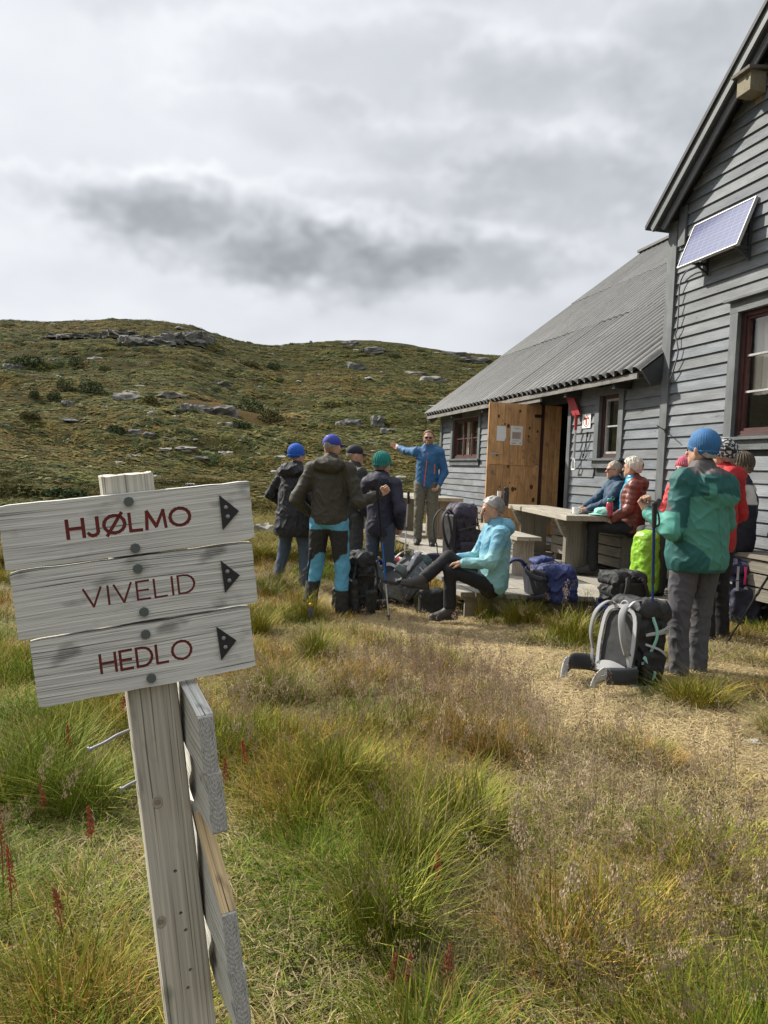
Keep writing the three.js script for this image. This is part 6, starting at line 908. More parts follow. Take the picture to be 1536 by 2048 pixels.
// black pack with blue side, lime rain cover, behind the near pack
rucksack({ ...pk(1255, 7.05), label: 'black rucksack with blue side pocket standing at the terrace front', w: 0.36, h: 0.52, d: 0.27, yaw: 0.35, c: [0.012, 0.013, 0.014], c2: [0.016, 0.017, 0.018], c3: [0.014, 0.022, 0.11], strap: [0.02, 0.02, 0.02], seed: 13, out: 0.07 });
{ const p = pk(1302, 7.75, DECK), t = thing('covered_rucksack', 'rucksack under a lime green rain cover on the terrace', 'rucksack', V(p.x, p.y, p.z), 2.0, 'rucksacks of the hikers'); part(t, 'rain_cover', nets(wobble(rbox([0, 0.33, -0.03], [0.14, 0.33, 0.12], 0.11, -0.08), 0.03), [-0.24, -0.04, -0.24], [0.24, 0.74, 0.18], 0.011, flat([0.24, 0.47, 0.03])), new THREE.MeshStandardMaterial({ roughness: 0.4, vertexColors: true })); part(t, 'back_panel', nets(rbox([0, 0.35, 0.10], [0.14, 0.35, 0.06], 0.05), [-0.2, -0.02, 0.02], [0.2, 0.76, 0.2], 0.012, flat([0.03, 0.035, 0.03])), packCloth); for (const s of [1, -1]) part(t, 'shoulder_strap', ribbon([[s * 0.06, 0.66, 0.17], [s * 0.09, 0.62, 0.27], [s * 0.12, 0.4, 0.29], [s * 0.13, 0.15, 0.19]], 0.06, 0.014, V(0, 0, 1), 16), matOf([0.02, 0.022, 0.02])); }
// near black pack with white harness and mint trim
rucksack({ ...pk(1275, 5.12), label: 'black rucksack with light grey harness and mint trim in front of the teal jacket woman', w: 0.33, h: 0.58, d: 0.27, yaw: -0.95, rx: -0.16, c: [0.012, 0.012, 0.013], c2: [0.022, 0.022, 0.024], c3: [0.016, 0.016, 0.018], strap: [0.23, 0.235, 0.24], web: [0.34, 0.36, 0.36], panel: [0.035, 0.035, 0.037], beltC: [0.028, 0.03, 0.036], seed: 15, belt: 0.10, out: 0.17 });
{ const t = scene.children.filter((q) => q.name.startsWith('rucksack')).pop(), mint = matOf([0.28, 0.56, 0.47]), gr = matOf([0.45, 0.46, 0.47]), H = 0.60, D = 0.135, W = 0.165;
  for (const [n, p, w, m, h] of [['mint_edging', [[W * 1.06, H * 0.80, D * 0.6], [W * 1.2, H * 0.62, D * 0.3], [W * 1.12, H * 0.40, D * 0.5]], 0.02, mint, [1, 0, 0]], ['mint_edging', [[W * 1.1, H * 0.36, D * 0.9], [W * 1.28, H * 0.22, D * 0.2], [W * 1.2, H * 0.07, D * 0.2]], 0.024, mint, [1, 0, 0]], ['mint_edging', [[W * 1.2, H * 0.06, D * 0.2], [W * 1.15, H * 0.04, D * 0.7], [W * 0.8, H * 0.05, D + 0.05]], 0.022, mint, [0, 1, 0]], ['frame_trim', [[-W * 0.75, H * 0.10, D + 0.045], [-W * 0.8, H * 0.5, D + 0.05], [-W * 0.6, H * 0.80, D + 0.05], [0, H * 0.86, D + 0.05], [W * 0.6, H * 0.80, D + 0.05], [W * 0.8, H * 0.5, D + 0.05], [W * 0.75, H * 0.10, D + 0.045]], 0.026, gr, [0, 0, 1]], ['side_webbing', [[W * 1.08, H * 0.74, -D * 0.9], [W * 1.16, H * 0.66, 0], [W * 1.06, H * 0.60, D * 0.9]], 0.016, gr, [1, 0, 0]], ['side_webbing', [[W * 1.25, H * 0.40, -D * 0.6], [W * 1.27, H * 0.46, 0], [W * 1.1, H * 0.5, D * 0.9]], 0.014, gr, [1, 0, 0]], ['load_lifter', [[W * 0.5, H * 0.96, D * 0.6], [W * 0.55, H * 0.93, D + 0.05], [W * 0.6, H * 0.86, D + 0.12]], 0.018, gr, [0, 0, 1]], ['lumbar_pad', [[-W * 0.7, H * 0.16, D + 0.06], [0, H * 0.2, D + 0.075], [W * 0.7, H * 0.16, D + 0.06]], 0.06, gr, [0, 0, 1]]]) part(t, n, ribbon(p, w, 0.008, V(...h), 26), m);
  for (const s of [1, -1]) part(t, 'belt_tail', ribbon([[s * 0.16, 0.09, D + 0.29], [s * 0.15, 0.11, D + 0.33], [s * 0.13, 0.06, D + 0.37], [s * 0.12, 0.0, D + 0.38]], 0.04, 0.006, V(1, 0, 0), 12), gr); }
// navy pack with grey webbing and pink tab at the right edge
rucksack({ ...pk(1496, 7.1), label: 'navy rucksack with grey webbing and pink tab at the right edge', w: 0.36, h: 0.62, d: 0.26, yaw: Math.PI - 0.25, rz: 0.03, c: [0.018, 0.020, 0.055], c2: [0.024, 0.026, 0.066], c3: [0.014, 0.014, 0.034], strap: [0.28, 0.28, 0.30], web: [0.34, 0.34, 0.35], seed: 17, out: 0.08 });
{ const t = scene.children.filter((q) => q.name.startsWith('rucksack')).pop(); part(t, 'pink_tab', ribbon([[0.03, 0.58, -0.165], [0.03, 0.50, -0.178], [0.03, 0.42, -0.172]], 0.018, 0.01, V(0, 0, 1), 8), rough(lin(0.6, 0.03, 0.13), 0.5)); for (const [a, b] of [[[-0.12, 0.12, -0.18], [0.02, 0.4, -0.192]], [[0.14, 0.12, -0.18], [0.02, 0.4, -0.192]], [[-0.14, 0.14, -0.178], [0.14, 0.14, -0.178]]]) part(t, 'front_webbing', ribbon([a, a.map((q, i) => (q + b[i]) / 2), b], 0.016, 0.006, V(0, 0, 1), 6), matOf([0.34, 0.34, 0.35])); }

// ---------------------------------------------------------------- trekking poles
function pole(label, top, tip, colors, basket = true) {
  const t = thing('trekking_pole', label, 'trekking pole', tip.clone(), 0, 'trekking poles'), d = V().subVectors(top, tip), P = (f) => d.clone().multiplyScalar(f), M = (c, m = 0.5, r = 0.35) => rough(lin(...c), r, { metalness: m });
  part(t, 'grip', rod(P(0.87), P(1), 0.015, 0.018, 12), M([0.015, 0.015, 0.016], 0, 0.8)); part(t, 'knob', new THREE.SphereGeometry(0.02, 12, 8).translate(...P(1).toArray()), M([0.015, 0.015, 0.016], 0, 0.7));
  part(t, 'upper_shaft', rod(P(0.60), P(0.87), 0.010, 0.010, 10), M(colors[0])); part(t, 'lock', rod(P(0.575), P(0.61), 0.013, 0.013, 10), M([0.02, 0.02, 0.02], 0, 0.5)); part(t, 'middle_shaft', rod(P(0.30), P(0.58), 0.0085, 0.0085, 10), M(colors[1])); part(t, 'lock', rod(P(0.285), P(0.31), 0.011, 0.011, 10), M([0.02, 0.02, 0.02], 0, 0.5)); part(t, 'lower_shaft', rod(P(0.05), P(0.29), 0.007, 0.007, 10), M(colors[2])); part(t, 'tip', rod(P(0), P(0.05), 0.004, 0.007, 8), M([0.05, 0.05, 0.05], 0.3));
  if (basket) part(t, 'basket', rod(P(0.055), P(0.065), 0.02, 0.016, 14), M([0.02, 0.02, 0.02], 0, 0.6));
  part(t, 'wrist_strap', ribbon([P(0.98), P(0.95).add(V(0.018, 0, 0.02)), P(0.89).add(V(0.024, 0, 0.02)), P(0.88).add(V(0.01, 0, 0.012))], 0.012, 0.003, V(0, 0, 1), 12), M([0.02, 0.02, 0.022], 0, 0.8));
}
{
  const gtip = (px, z) => { const x = sp(px, z); return V(x, ground(x, -z), -z); };
  pole('black and blue trekking pole held by the man in the brown jacket', at(753, 960, 7.28), gtip(789, 7.3), [[0.012, 0.012, 0.013], [0.03, 0.16, 0.55], [0.6, 0.6, 0.62]]);
  pole('silver trekking pole held by the hiker with the teal beanie', at(788, 1035, 8.25), gtip(798, 8.3), [[0.6, 0.6, 0.6], [0.65, 0.65, 0.66], [0.6, 0.6, 0.62]]);
  pole('silver trekking pole leaning between the teal beanie hiker and the pointing man', at(817, 985, 10.2), V(sp(813, 9.9), ground(sp(813, 9.9), -9.9), -9.9), [[0.3, 0.3, 0.3], [0.6, 0.6, 0.6], [0.6, 0.6, 0.62]]);
  pole('black trekking pole slanting in at the right edge', at(1560, 1115, 6.9), gtip(1463, 6.15), [[0.012, 0.012, 0.012], [0.015, 0.015, 0.015], [0.02, 0.02, 0.02]], false);
  pole('black trekking pole half hidden by the black rucksack of the brown jacket man', at(622, 1100, 7.35), gtip(611, 7.3), [[0.02, 0.02, 0.02], [0.3, 0.3, 0.3], [0.4, 0.4, 0.4]]);
  pole('dark blue folded pole held upright by the teal jacket woman', at(1309, 1008, 5.05), V(sp(1324, 5.0), ground(sp(1324, 5.0), -5.0), -5.0), [[0.02, 0.04, 0.14], [0.025, 0.05, 0.18], [0.2, 0.2, 0.22]], false);
}

// ================================================================ heath on the hill: low shrub cushions, scrub and single bushes
const leafMat = new THREE.MeshPhysicalMaterial({ vertexColors: true, roughness: 1, specularIntensity: 0.08, side: THREE.DoubleSide });
// cushion of small leaf faces filling a low dome
function cushion(nLeaf, seed, h = 0.5, leaf = 0.16, core = true) {
  const R = rng(seed), pos = [], col = [], idx = [];
  for (let i = 0; i < nLeaf; i++) {
    const a = R() * 6.283, e = Math.acos(R()), rr = 0.55 + 0.5 * R() ** 0.5, lump = 0.75 + 0.35 * n3(Math.cos(a) * 1.4 + seed, e * 2, Math.sin(a) * 1.4), x = Math.sin(e) * Math.cos(a) * rr * lump, z = Math.sin(e) * Math.sin(a) * rr * lump, y = Math.cos(e) * rr * h * lump;
    const n = V(x * 0.7 + (R() - 0.5) * 0.9, y / h + 0.8 + (R() - 0.5) * 0.9, z * 0.7 + (R() - 0.5) * 0.9).normalize(), t = V().crossVectors(n, V(R() - 0.5, R() - 0.5, R() - 0.5)).normalize(), b = V().crossVectors(n, t), s = leaf * (0.6 + 0.8 * R()), c = 0.72 + 0.56 * R(), k = pos.length / 3;
    for (const [u, v] of [[-0.5, -0.7], [0.5, -0.5], [0.15, 0.9]]) pos.push(x + (t.x * u + b.x * v) * s, Math.max(-0.05, y + (t.y * u + b.y * v) * s * 0.8), z + (t.z * u + b.z * v) * s);
    for (let q = 0; q < 3; q++) col.push(c, c * (0.96 + 0.08 * R()), c * 0.95); idx.push(k, k + 1, k + 2);
  }
  if (core) { const g = new THREE.IcosahedronGeometry(0.74, 0), p = g.attributes.position, k = pos.length / 3; for (let i = 0; i < p.count; i++) { pos.push(p.getX(i), Math.max(-0.1, p.getY(i) * h), p.getZ(i)); col.push(0.75, 0.75, 0.72); idx.push(k + i); } }
  const g = new THREE.BufferGeometry(); g.setAttribute('position', new THREE.Float32BufferAttribute(pos, 3)); g.setAttribute('color', new THREE.Float32BufferAttribute(col, 3)); g.setIndex(idx); g.computeVertexNormals(); return g;
}
const slopeAt = (x, z, y, e) => V(y - ground(x + e, z), e, y - ground(x, z + e)).normalize();
function scatter(name, label, geos, items, mat) {   // items: [x, y, z, sx, sy, sz, turn, r, g, b]; one thing of stuff per shape
  const per = geos.map(() => []); items.forEach((it, i) => per[i % geos.length].push(it));
  geos.forEach((g, q) => {
    if (!per[q].length) return; const m = new THREE.InstancedMesh(g, mat, per[q].length), M = new THREE.Matrix4(), c = new THREE.Color(), E = new THREE.Euler(), Q = new THREE.Quaternion(), S = V(), P = V(), QN = new THREE.Quaternion(), UP = V(0, 1, 0);
    per[q].forEach((it, i) => { E.set(it[10] || 0, it[6], it[11] || 0); Q.setFromEuler(E); if (it[12]) Q.premultiply(QN.setFromUnitVectors(UP, it[12])); M.compose(P.set(it[0], it[1], it[2]), Q, S.set(it[3], it[4], it[5])); m.setMatrixAt(i, M); m.setColorAt(i, c.setRGB(it[7], it[8], it[9])); });
    m.name = numbered(name); m.castShadow = m.receiveShadow = true; tag(m, label[q % label.length], null, null, 'stuff'); scene.add(m);
  });
}
{
  const R = rng(2024), items = [], twig = [], bushes = [], pale = [];
  for (let i = 0; i < 110000; i++) {
    const az = (-34 + 58 * R()) * Math.PI / 180, u = R(), r = 24 * Math.pow(285 / 24, Math.pow(u, 0.86)), x = r * Math.sin(az), z = -r * Math.cos(az);
    if (az > 0.16 && r < 40) continue;
    const c = heath(x, z), dens = fbm(x * 0.14, z * 0.22, 8.8, 3), dry = DRY.some((d) => d.s > 0.6 && Math.hypot((x - d.x) / d.rx, (z - d.z) / d.rz) < 0.8);
    if (dry && R() < 0.93) continue; if (dens < -0.14 && R() < 0.75) continue;
    const y = ground(x, z), k = R(), s = (0.20 + 0.36 * R() * R()) * (0.7 + r / 150) * (dens > 0.12 ? 1.25 : 1), n = 0.75 + 0.5 * R();
    let col = c.map((q) => q * n);
    if (k > 0.93) col = [0.13 * n, 0.128 * n, 0.07 * n]; else if (k < 0.26) col = [0.036 * n, 0.048 * n, 0.018 * n]; else if (k < 0.33) col = [0.10 * n, 0.070 * n, 0.028 * n];
    items.push([x, y - 0.03, z, s * (1.2 + R()), s * (0.38 + 0.42 * R()), s * (1 + R() * 0.6), R() * 6.28, ...col, 0, 0, slopeAt(x, z, y, 0.6 + r * 0.01)]);
  }
  scatter('heath_shrubs', ['low olive heath cushions covering the hillside', 'rough tufted heath cushions covering the hillside', 'small leaved heath cushions covering the hillside'], [cushion(34, 1, 0.55, 0.30, false), cushion(38, 2, 0.42, 0.26, false), cushion(30, 3, 0.7, 0.30, false)], items, leafMat);
  // flat stones and lichen patches
  const st = []; for (let i = 0; i < 420; i++) { const az = (-34 + 52 * R()) * Math.PI / 180, r = 30 * Math.pow(9, R()), x = r * Math.sin(az), z = -r * Math.cos(az); if (az > 0.16 && r < 40) continue; if (fbm(x * 0.05, z * 0.09, 12.3, 3) < 0.02) continue; const s = (0.12 + 0.4 * R() * R()) * (0.7 + r / 180), g = 0.20 + 0.22 * R(); st.push([x, ground(x, z) + s * 0.12, z, s * (1.2 + R()), s * 0.5, s, R() * 6.28, g, g * 0.98, g * 0.93]); }
  scatter('scree_stones', ['pale flat stones scattered in the heath of the hill'], [rockGeo(1, 1, 1, 71, 0.4, 1), rockGeo(1, 0.8, 1, 72, 0.5, 1)], st, new THREE.MeshStandardMaterial({ roughness: 0.95 }));
}
// single bushes that can be told apart: dwarf birch, willow and juniper (stems and leaf crown)
{
  const stemMat = rough(lin(0.07, 0.05, 0.035), 0.9);
  function bush(label, px, py, w, h, col, seed) {
    const p = onHill(px, py); if (!p) return; const k = RAD(p) / F, W = w * k / 2 * 1.15, Hh = h * k * 0.72, t = thing('hill_bush', label, 'bush', p, seed, 'bushes on the hillside'), R = rng(seed * 13);
    const stems = []; for (let i = 0; i < 7; i++) { const a = R() * 6.28, d = R() * W * 0.7; stems.push(rod(V(Math.cos(a) * 0.1, -0.1, Math.sin(a) * 0.1), V(Math.cos(a) * d, Hh * (0.5 + 0.3 * R()), Math.sin(a) * d), 0.03, 0.012, 5)); } part(t, 'stems', mergeGeometries(stems), stemMat);
    const pos = [], cc = [], idx = [], N = 620; for (let i = 0; i < N; i++) { const a = R() * 6.28, q = Math.pow(R(), 0.45), e = R(), x = Math.cos(a) * q * W * (1.1 - 0.5 * e), z = Math.sin(a) * q * W * (1.1 - 0.5 * e), lim = 1 + 0.7 * fbm(x / W * 1.6 + seed, seed, z / W * 1.6, 3), y = e * Hh * lim, s = 0.05 * W + 0.03 + R() * 0.05 * W, away = 1, n = V(R() - 0.5, R() - 0.2, R() - 0.5).normalize(), u = V().crossVectors(n, V(R() - 0.5, 1, R() - 0.5)).normalize(), v = V().crossVectors(n, u), c = 0.6 + 0.8 * R(), b = pos.length / 3; for (const [A, B] of [[-0.6, -0.5], [0.6, -0.4], [0, 0.9]]) { pos.push(x + (u.x * A + v.x * B) * s, y + (u.y * A + v.y * B) * s, z + (u.z * A + v.z * B) * s); cc.push(col[0] * c, col[1] * c, col[2] * c); } idx.push(b, b + 1, b + 2); }
    const g = new THREE.BufferGeometry(); g.setAttribute('position', new THREE.Float32BufferAttribute(pos, 3)); g.setAttribute('color', new THREE.Float32BufferAttribute(cc, 3)); g.setIndex(idx); g.computeVertexNormals(); part(t, 'crown', g, leafMat);
  }
  const gr = [0.100, 0.122, 0.058], dk = [0.070, 0.092, 0.042], br = [0.110, 0.106, 0.046];
  [['grey green willow scrub high on the far left slope', 55, 722, 60, 20, gr], ['rounded willow bush right of the far left scrub', 152, 722, 26, 18, gr], ['small willow bush above the middle of the left slope', 210, 738, 24, 12, gr], ['dense willow bush in the left group', 130, 772, 34, 28, gr], ['wide willow bush at the right of the left group', 182, 776, 48, 24, gr], ['small dark bush at the left of the left group', 68, 790, 18, 20, dk], ['bush below the left willow group', 108, 792, 26, 18, gr], ['bush on the lower left slope near the edge', 60, 832, 36, 16, br],
    ['dark juniper bush in the lower middle of the hill', 232, 862, 36, 22, dk], ['bush beside the pale flat slab', 300, 800, 30, 16, br], ['large willow scrub right of the long grey outcrop', 500, 812, 52, 34, gr], ['lower willow scrub right of the long grey outcrop', 540, 832, 48, 30, br], ['dark juniper high below the saddle', 547, 732, 28, 14, dk], ['scrub left of the dark juniper below the saddle', 495, 728, 44, 14, br], ['scrub on the slope above the blue cap', 665, 812, 34, 14, br], ['bush on the right slope above the pointing man', 790, 712, 24, 10, dk], ['low bush at the left foot of the hill', 24, 985, 90, 24, br], ['low dark bush at the foot of the hill left of the post', 130, 988, 90, 22, dk], ['low bush at the foot of the hill behind the sign', 240, 975, 70, 18, br],
    ['tiny bush on the skyline of the saddle', 583, 688, 8, 6, dk], ['second tiny bush on the skyline right of the saddle', 622, 684, 7, 6, dk], ['bush right of the long grey outcrop foot', 480, 850, 40, 14, dk], ['bush on the slope left of the pointing man', 700, 905, 40, 14, br], ['small bush by the cliff foot on the left', 245, 690, 24, 8, br]].forEach((b, i) => bush(b[0], b[1], b[2] + b[4] * 0.35, b[3], b[4], b[5], i + 3));
}

// ================================================================ grass of the yard
const grassMat = new THREE.MeshPhysicalMaterial({ vertexColors: true, roughness: 0.7, specularIntensity: 0.3, side: THREE.DoubleSide });
const strawMat = new THREE.MeshPhysicalMaterial({ vertexColors: true, roughness: 0.8, specularIntensity: 0.25, side: THREE.DoubleSide });
function blade(pos, col, idx, x, z, ang, H, lean, w, c0, c1, curl, seg = 3) {
  const dx = Math.cos(ang), dz = Math.sin(ang), sx = -dz, sz = dx, b = pos.length / 3;
  for (let i = 0; i <= seg; i++) {
    const t = i / seg, f = lean * t * t * H, y = H * (t - curl * t * t * t * 0.55), ww = w * (1 - t * t * 0.92) * 0.5, c = c0.map((q, k) => lerp(q, c1[k], t));
    if (i < seg) { pos.push(x + dx * f + sx * ww, y, z + dz * f + sz * ww, x + dx * f - sx * ww, y, z + dz * f - sz * ww); col.push(...c, ...c); } else { pos.push(x + dx * f, y, z + dz * f); col.push(...c); }
    if (i && i < seg) { const a = b + (i - 1) * 2; idx.push(a, a + 1, a + 2, a + 1, a + 3, a + 2); } else if (i === seg) { const a = b + (i - 1) * 2; idx.push(a, a + 1, a + 2); }
  }
}
const geoOf = (pos, col, idx) => { const g = new THREE.BufferGeometry(); g.setAttribute('position', new THREE.Float32BufferAttribute(pos, 3)); g.setAttribute('color', new THREE.Float32BufferAttribute(col, 3)); g.setIndex(idx); g.computeVertexNormals(); return g; };
// a tuft: many thin arching blades; dry = share of straw blades
function tuft(seed, n, rad, H, lean, w, dry, curl = 0.35) {
  const R = rng(seed), pos = [], col = [], idx = [];
  for (let i = 0; i < n; i++) {
    const a = R() * 6.283, q = Math.sqrt(R()) * rad, out = a + (R() - 0.5) * 1.6, h = H * (0.45 + 0.6 * R()), k = 0.75 + 0.5 * R();
    const h0 = R(), g0 = [(0.92 + 0.2 * h0) * k, 1.02 * k, 0.7 * k], d0 = [2.3 * k, 1.75 * k, 1.9 * k], isD = R() < dry;   // living or dead blade
    blade(pos, col, idx, Math.cos(a) * q, Math.sin(a) * q, out, h, lean * (0.3 + 1.1 * R()), w * (0.6 + 0.7 * R()), isD ? d0 : g0, isD ? d0 : g0, curl * (0.4 + R()));
  }
  return geoOf(pos, col, idx);
}
// flowering stems with loose panicles
function panicles(seed, n, rad, H, c) {
  const R = rng(seed), pos = [], col = [], idx = [];
  for (let i = 0; i < n; i++) {
    const a = R() * 6.283, q = Math.sqrt(R()) * rad, x = Math.cos(a) * q, z = Math.sin(a) * q, h = H * (0.65 + 0.5 * R()), ln = 0.15 + 0.35 * R(), out = R() * 6.28, k = 0.8 + 0.4 * R();
    blade(pos, col, idx, x, z, out, h, ln, 0.0022, c[0].map((v) => v * k), c[0].map((v) => v * k), 0.1, 4);
    const px = x + Math.cos(out) * ln * h, pz = z + Math.sin(out) * ln * h, y1 = h * 0.945;
    for (let j = 0; j < 46; j++) { const t = R(), s = 0.0028 + 0.0034 * R(), w = 0.030 * Math.sin(Math.PI * (0.15 + 0.85 * t)) + 0.004, b = R() * 6.28, X = lerp(px, x + Math.cos(out) * ln * h * 0.62, t) + Math.cos(b) * w * R(), Z = lerp(pz, z + Math.sin(out) * ln * h * 0.62, t) + Math.sin(b) * w * R(), Y = lerp(y1, h * 0.74, t), v = pos.length / 3, cc = 0.8 + 0.5 * R(); pos.push(X - s * 0.35, Y, Z, X + s * 0.35, Y + s * 0.4, Z + s * 0.4, X + (R() - 0.5) * s, Y + s * 1.8, Z + (R() - 0.5) * s); for (let e = 0; e < 3; e++) col.push(...c[1].map((m) => m * cc)); idx.push(v, v + 1, v + 2); }
  }
  return geoOf(pos, col, idx);
}
// blades lying flat: trampled straw
function litter(seed, n, rad) { const R = rng(seed), pos = [], col = [], idx = []; for (let i = 0; i < n; i++) { const a = R() * 6.283, q = Math.sqrt(R()) * rad, k = 0.6 + 0.7 * R(), x = Math.cos(a) * q, z = Math.sin(a) * q, d = R() * 6.283, L = 0.07 + 0.15 * R(), y = 0.003 + 0.026 * R(), w = 0.0008 + 0.0008 * R(), v = pos.length / 3, cx = Math.cos(d), cz = Math.sin(d), up = (R() - 0.3) * 0.03; pos.push(x - cz * w, y, z + cx * w, x + cz * w, y, z - cx * w, x + cx * L * 0.5 - cz * w, y + up + 0.008, z + cz * L * 0.5 + cx * w, x + cx * L * 0.5 + cz * w, y + up + 0.008, z + cz * L * 0.5 - cx * w, x + cx * L, y + up * 0.6, z + cz * L); for (let e = 0; e < 5; e++) col.push(k, k, k); idx.push(v, v + 1, v + 2, v + 1, v + 3, v + 2, v + 2, v + 3, v + 4); } return geoOf(pos, col, idx); }

const deckInv = cabInv;
function blocked(x, z) { const p = V(x, 0, z).applyMatrix4(deckInv); if (p.z < 0.05 && p.z > -10.5 && p.x > -8.6 && p.x < 8) return true; if (p.z < 2.02 && p.z > 0 && p.x > -8 && z < -7.5) return true; if (p.z < 2.9 && p.z >= 2.0 && z < -7.45 && p.x > lerp(-3.4, 1.2, clamp((p.z - 2.0) / 0.8))) return true; return false; }
{
  const R = rng(77), green = [], mixed = [], straw = [], seedh = [], flatS = [], far = [];
  const zoneGreen = (x, z) => clamp(0.42 + 2.3 * fbm(x * 1.15 + 2, z * 1.15, 15.5, 4) + 0.35 * sst(-0.2, -1.5, x) * sst(-4.5, -2.5, z) + 0.25 * sst(-3.3, -2.2, z));
  for (let i = 0; i < 30000; i++) {
    const az = (-36 + 72 * R()) * Math.PI / 180, r = 1.6 * Math.pow(36 / 1.6, Math.pow(R(), 0.62)), x = r * Math.sin(az), z = -r * Math.cos(az);
    if (blocked(x, z)) continue; const pm = pathMask(x, z), y = ground(x, z), g = zoneGreen(x, z), k = 0.8 + 0.4 * R(), turn = R() * 6.28, tl = (R() - 0.5) * 0.2, tl2 = (R() - 0.5) * 0.2;
    const lum = fbm(x * 0.5, z * 0.5, 33, 3), hN = 0.50 + 1.6 * Math.max(0, fbm(x * 1.7 + 9, z * 1.7, 3.7, 3) + 0.14);
    if (pm > 0.5) {
      if (R() < 0.60 * sst(0.34, 0.0, fbm(x * 1.5, z * 1.5, 9.9, 3))) flatS.push([x, y, z, 1.3, 1, 1.3, turn, 0.48 * k, 0.375 * k, 0.20 * k]);
      if (R() < 0.30) straw.push([x, y - 0.005, z, 0.6, 0.22 + 0.2 * R(), 0.6, turn, 0.26 * k, 0.195 * k, 0.075 * k, tl, tl2]);
      continue;
    }
    const edge = 1 - pm * 0.9;
    if (r > 12) { const hc = heath(x, z), f = sst(14, 27, r), fc = [lerp(0.165, 0.125, g) * (1 + lum * 0.6), lerp(0.135, 0.130, g) * (1 + lum * 0.4), 0.038]; if (R() < f * 0.45) continue; far.push([x, y - 0.01, z, 1.8, (0.75 + 0.5 * R()) * edge * (1 - 0.45 * f), 1.8, turn, ...fc.map((q, i) => lerp(q, hc[i] * 1.15, f) * k), tl, tl2]); continue; }
    if (R() < 0.28) flatS.push([x, y, z, 1.2, 1.6, 1.2, turn, 0.30 * k, 0.24 * k, 0.125 * k]);
    if (R() < 0.18 + 0.72 * g) green.push([x, y - 0.01, z, 1, hN * edge * (0.7 + 0.4 * R()), 1, turn, lerp(0.190, 0.098, g) * k * (1 + lum), lerp(0.180, 0.158, g) * k * (1 + lum * 0.7), lerp(0.034, 0.014, g) * k, tl, tl2]);
    if (R() < 0.75 - 0.40 * g) straw.push([x, y - 0.01, z, 1, hN * edge * (0.7 + 0.45 * R()), 1, turn, lerp(0.29, 0.24, g) * k, lerp(0.205, 0.19, g) * k, 0.066 * k, tl, tl2]);
    const q = onSeed(x, z); if (R() < 0.55 * q * q * edge) seedh.push([x, y, z, 1, (0.75 + 0.45 * R()) * (0.6 + 0.4 * edge), 1, turn, k, k, k, tl, tl2]);
  }
  function onSeed(x, z) { return clamp(0.04 + 1.0 * fbm(x * 0.55 + 4, z * 0.55, 21, 3) + 0.75 * Math.exp(-(((x - 0.75) / 0.9) ** 2 + ((z + 3.9) / 1.3) ** 2)) + 0.3 * Math.exp(-(((x + 0.2) / 1) ** 2 + ((z + 5.2) / 1) ** 2)) + 0.25 * sst(-0.9, -1.6, x) * sst(-3.5, -2, z)); }
  scatter('green_grass', ['green long bladed grass tufts in the foreground', 'green arching grass tufts in the foreground', 'fine green grass tufts in the foreground'], [tuft(1, 60, 0.13, 0.25, 0.55, 0.0056, 0.12, 0.2), tuft(2, 50, 0.12, 0.27, 0.75, 0.0052, 0.2, 0.35), tuft(3, 64, 0.14, 0.17, 0.55, 0.0050, 0.16)], green, grassMat);
  scatter('dry_grass', ['straw coloured dry grass tufts in the foreground', 'yellow brown dry grass tufts in the foreground'], [tuft(11, 46, 0.13, 0.20, 0.65, 0.0040, 0.4, 0.25), tuft(12, 40, 0.12, 0.23, 0.9, 0.0036, 0.5, 0.45)], straw, strawMat);
  scatter('flowering_grass', ['purple brown flowering grass heads in the middle of the meadow', 'pale flowering grass heads in the meadow'], [panicles(21, 7, 0.09, 0.40, [[0.17, 0.14, 0.06], [0.34, 0.245, 0.185]]), panicles(22, 6, 0.09, 0.36, [[0.22, 0.175, 0.075], [0.46, 0.36, 0.25]])], seedh, strawMat);
  scatter('straw_litter', ['trampled straw lying on the path', 'dead straw lying between the tufts'], [litter(31, 170, 0.2), litter(32, 170, 0.2)], flatS, strawMat);
  scatter('field_grass', ['meadow grass between the yard and the hill', 'tufted meadow grass between the yard and the hill'], [tuft(41, 100, 0.28, 0.26, 0.8, 0.006, 0.25), tuft(42, 90, 0.28, 0.30, 1.0, 0.006, 0.35)], far, strawMat);
  // big tussocks that stand out
  const T = [[820, 1790, 1.35, 0.2], [900, 1700, 1.2, 0.25], [760, 1900, 1.2, 0.1], [1150, 1290, 1.1, 0.4], [1050, 1255, 1.2, 0.5], [970, 1240, 1.1, 0.5], [640, 1330, 1.2, 0.2], [560, 1420, 1.2, 0.1], [90, 1560, 1.25, 0], [60, 1620, 1.3, 0], [150, 1640, 1.1, 0], [650, 1600, 1.2, 0.1], [1400, 1420, 0.8, 0.6], [500, 1280, 1.2, 0.4], [600, 1250, 1.2, 0.5], [560, 1190, 1.2, 0.5], [530, 1130, 1.3, 0.5], [1010, 1230, 1.0, 0.6], [1180, 1235, 1.1, 0.5], [930, 1215, 1.0, 0.5], [870, 1215, 0.9, 0.6]];
  const ti = []; for (const [px, py, s, d] of T) { const p = onHill(px, py); for (let j = 0; j < 9; j++) { const a = R() * 6.28, q = 0.13 * Math.sqrt(R()), x = p.x + Math.cos(a) * q, z = p.z + Math.sin(a) * q; if (blocked(x, z)) continue; const k = 0.85 + 0.3 * R(); ti.push([x, ground(x, z) - 0.01, z, 1.05, s * (0.8 + 0.35 * R()), 1.05, R() * 6.28, lerp(0.14, 0.22, d) * k, lerp(0.18, 0.175, d) * k, 0.028 * k, (R() - 0.5) * 0.25, (R() - 0.5) * 0.25]); } }
